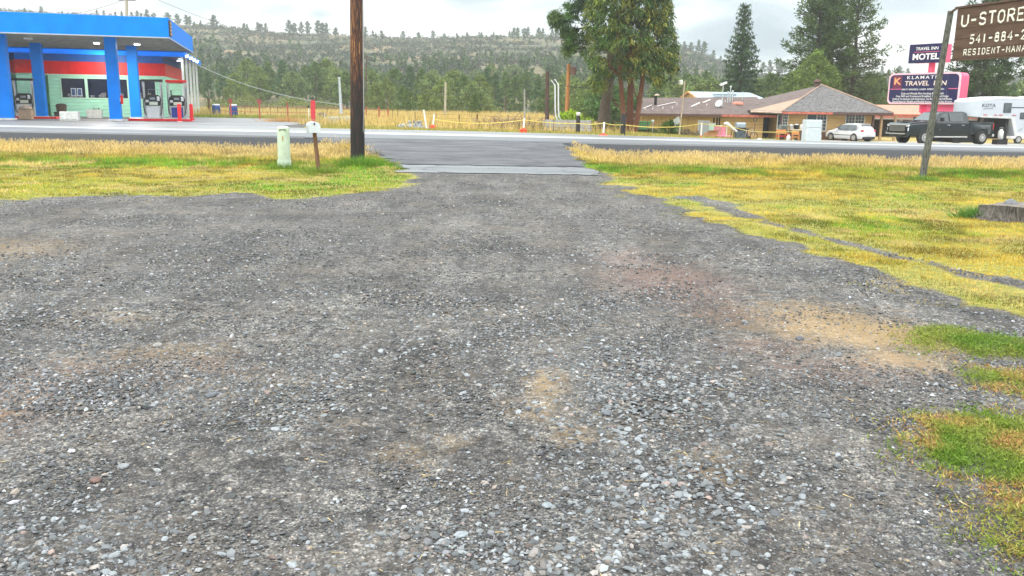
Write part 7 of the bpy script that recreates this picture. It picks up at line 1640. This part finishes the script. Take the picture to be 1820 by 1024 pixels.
# ---- line of conifers along the foot of the hill (copies of a few)
GRP = 'conifers along the foot of the hill'
protos = []
for k, (h, w, bs, sh) in enumerate(((7.5, 2.4, G1*1.15, 0), (6.2, 2.6, G2*1.1, 1), (8.6, 2.3, G3*1.5, 0), (5.6, 2.7, np.array([.12, .17, .055]), 1), (7.0, 2.3, G1*1.0, 1), (6.0, 2.4, np.array([.14, .19, .05]), 1))):
    cr, wd = juniper(h, w, np.random.default_rng(80+k), bs, 150, 24, .38, sh); protos.append((h, cr, wd, ('mid green', 'yellowish green', 'dark green', 'dull olive', 'dark olive', 'light olive')[k]))
pr_objs = [None]*6
def put_conifer(px, Y, ptop, kind):
    x, y, _ = A(px, Y); z = float(GH(x, y)); h = Pt(px, ptop, Y)[2]-z; ph, cr, wd, nm = protos[kind]; s = h/ph
    if s < .35: s = .35
    if pr_objs[kind] is None:
        t = make_tree('conifer_tree', nm+' conifer in the tree line at the foot of the hill', 'tree', (x, y, z-.1), cr, wd, BARK, LEAF, GRP); pr_objs[kind] = t; t.rotation_euler = (0, 0, random.random()*6); t.scale = (s*.95, s*.95, s)
    else: dup(pr_objs[kind], (x, y, z-.1), random.random()*6, None, (s*(.8+.4*random.random()),)*2+(s,))
rr = random.Random(77)
# front row read from the photograph: (column, top row, depth)
for px, top, Y in ((372, 128, 165), (398, 118, 172), (420, 132, 160), (443, 106, 176), (462, 122, 168), (480, 112, 180), (503, 110, 175), (522, 128, 165), (545, 118, 178), (563, 112, 172), (582, 108, 180), (600, 128, 168), (617, 130, 150), (668, 150, 128), (688, 140, 140), (702, 122, 160), (715, 150, 124), (730, 118, 158), (748, 122, 150), (768, 130, 146), (785, 142, 130), (805, 128, 150), (822, 135, 140), (838, 150, 122), (852, 136, 138), (865, 122, 165), (880, 132, 150), (898, 128, 160), (915, 136, 150), (935, 128, 165), (955, 140, 140), (968, 160, 112), (985, 150, 125), (1003, 135, 150), (1022, 140, 140), (1040, 148, 132), (1062, 150, 128), (1165, 150, 118), (1180, 138, 140), (1200, 142, 130), (1215, 132, 150), (1232, 136, 140), (1250, 128, 155), (1262, 142, 135), (725, 158, 112), (845, 166, 105), (645, 140, 150), (660, 128, 165), (760, 160, 116), (1240, 150, 125), (1345, 142, 150), (1385, 140, 160), (1560, 138, 140), (1580, 146, 130), (1600, 140, 150), (1622, 150, 130), (1640, 145, 145), (1665, 150, 140), (1690, 148, 150), (1790, 150, 120), (1812, 145, 130), (1770, 152, 135), (1835, 140, 140), (338, 120, 185), (355, 112, 190), (300, 112, 190), (1530, 140, 135), (1480, 135, 140)):
    put_conifer(px, Y, top, rr.randrange(6))
for k in range(120):
    px = rr.uniform(180, 1290); Y = rr.uniform(185, 250); top = (150-(Y-150)*.30)+rr.uniform(-9, 12)+max(0, (px-1150)*.10)
    put_conifer(px, Y, top, rr.randrange(6))

# ---- the wooded hillside itself: one mass
rng = np.random.default_rng(99)
def mass():
    parts = []
    n = 2900; Y = 225+285*rng.random(n)**.9; s = rng.uniform(-.62, .62, n); x = s*Y
    dens = smooth(.38, .60, fbm(x, Y, .022, 45))*(1.05-.75*smooth(280, 400, Y))+.5*(1-smooth(250, 320, Y))
    k = rng.random(n) < dens; x, Y = x[k], Y[k]; n = len(x); h = (2.2+2.6*rng.random(n)**1.6)*(1-.2*smooth(350, 500, Y)); z = hillz(x, Y)
    col = (G1[None]*(.35+.55*rng.random((n, 1)))+G3[None]*.3)
    nc = 9; t = np.linspace(.12, .98, nc)[None]; w = h[:, None]*.27*(1-t)**.7*1.1
    a = rng.random((n, nc))*6.283; r = w*.5; cen = np.stack([x[:, None]+np.cos(a)*r, Y[:, None]+np.sin(a)*r, z[:, None]+h[:, None]*t], -1).reshape(-1, 3)
    parts.append(clumps(cen, (w*.8+.15).ravel(), 7, 1.0, .7, np.repeat(col, nc, 0), rng, .7, .2))
    n = 34000; Y = 200+325*rng.random(n); x = rng.uniform(-.64, .64, n)*Y
    k = rng.random(n) < smooth(.28, .52, fbm(x, Y, .05, 47)); x, Y = x[k], Y[k]; n = len(x); z = hillz(x, Y); sz = .6+1.3*rng.random(n)**2
    col = np.where(rng.random((n, 1)) < .55, np.array([[.048, .075, .052]]), np.array([[.085, .092, .062]]))*(.5+.8*rng.random((n, 1)))
    parts.append(clumps(np.stack([x, Y, z+sz*.3], -1), sz*.8, 9, .8, .6, col, rng, .7, .3))
    return merge(parts)
v, t, c = mass(); tag(mesh_np('hillside_woods', v, t, c, LEAF), 'scrub and small conifers covering the hazy hillside', 'woods', kind='stuff')
# scattered pines standing out along the ridge line
rp_ = []
for k in range(2):
    cr, wd = pine(6.5, 2.1, np.random.default_rng(120+k), .22, 26, G3*1.3, .16, 6, 9, .75, .2); rp_.append((cr, wd))
robj = [None, None]
for px, top in ((88, 12), (185, 18), (197, 20), (245, 22), (255, 20), (262, 24), (272, 18), (284, 24), (308, 24), (324, 26), (340, 28), (346, 30), (388, 28), (440, 42), (464, 40), (470, 43), (478, 42), (519, 37), (528, 42), (540, 40), (551, 39), (569, 38), (577, 42), (584, 42), (600, 50), (652, 48), (665, 55), (680, 55), (718, 56), (745, 58), (770, 55), (790, 60), (812, 60), (830, 58), (855, 58), (876, 57), (912, 50), (918, 50), (930, 51), (936, 49), (955, 50), (962, 51), (978, 53), (987, 52), (1210, 74), (1222, 76), (1235, 72), (1245, 75), (1262, 90), (1275, 100), (1350, 112), (1362, 108), (1378, 106), (1385, 110), (1400, 118), (1560, 120), (1572, 124), (1590, 118), (1605, 122)):
    Y = 505.; x, _, _ = A(px, Y); z = float(hillz(x, Y)); h = Pt(px, top, Y)[2]-z; h = max(h, 3.2); k = rr.randrange(2); s = h/6.5
    if robj[k] is None: robj[k] = make_tree('ridge_pine', ('small dark pine on the skyline of the hill', 'small open pine on the skyline of the hill')[k], 'tree', (x, Y, z), rp_[k][0], rp_[k][1], BARKD, LEAF, 'pines along the ridge line'); robj[k].scale = (s*1.1, s*1.1, s)
    else: dup(robj[k], (x, Y, z), rr.random()*6, None, (s*rr.uniform(.9, 1.5),)*2+(s,))

# ---- misty air after rain
def haze():
    x0, x1, y0, y1, z0, z1 = -960, 960, -75, 680, -8, 72
    mb = MB().box(x0, x1, y0, y1, z0, z1); m = bpy.data.materials.new('misty air'); m.use_nodes = True; t = m.node_tree; t.nodes.clear()
    ou = t.nodes.new('ShaderNodeOutputMaterial'); pv = t.nodes.new('ShaderNodeVolumePrincipled'); pv.inputs['Color'].default_value = (.95, .985, 1.0, 1); pv.inputs['Density'].default_value = HAZE; pv.inputs['Anisotropy'].default_value = .2
    t.links.new(pv.outputs[0], ou.inputs['Volume'])
    ob = mb.build('haze', m, None); tag(ob, kind='stuff')
HAZE = .00045
haze()
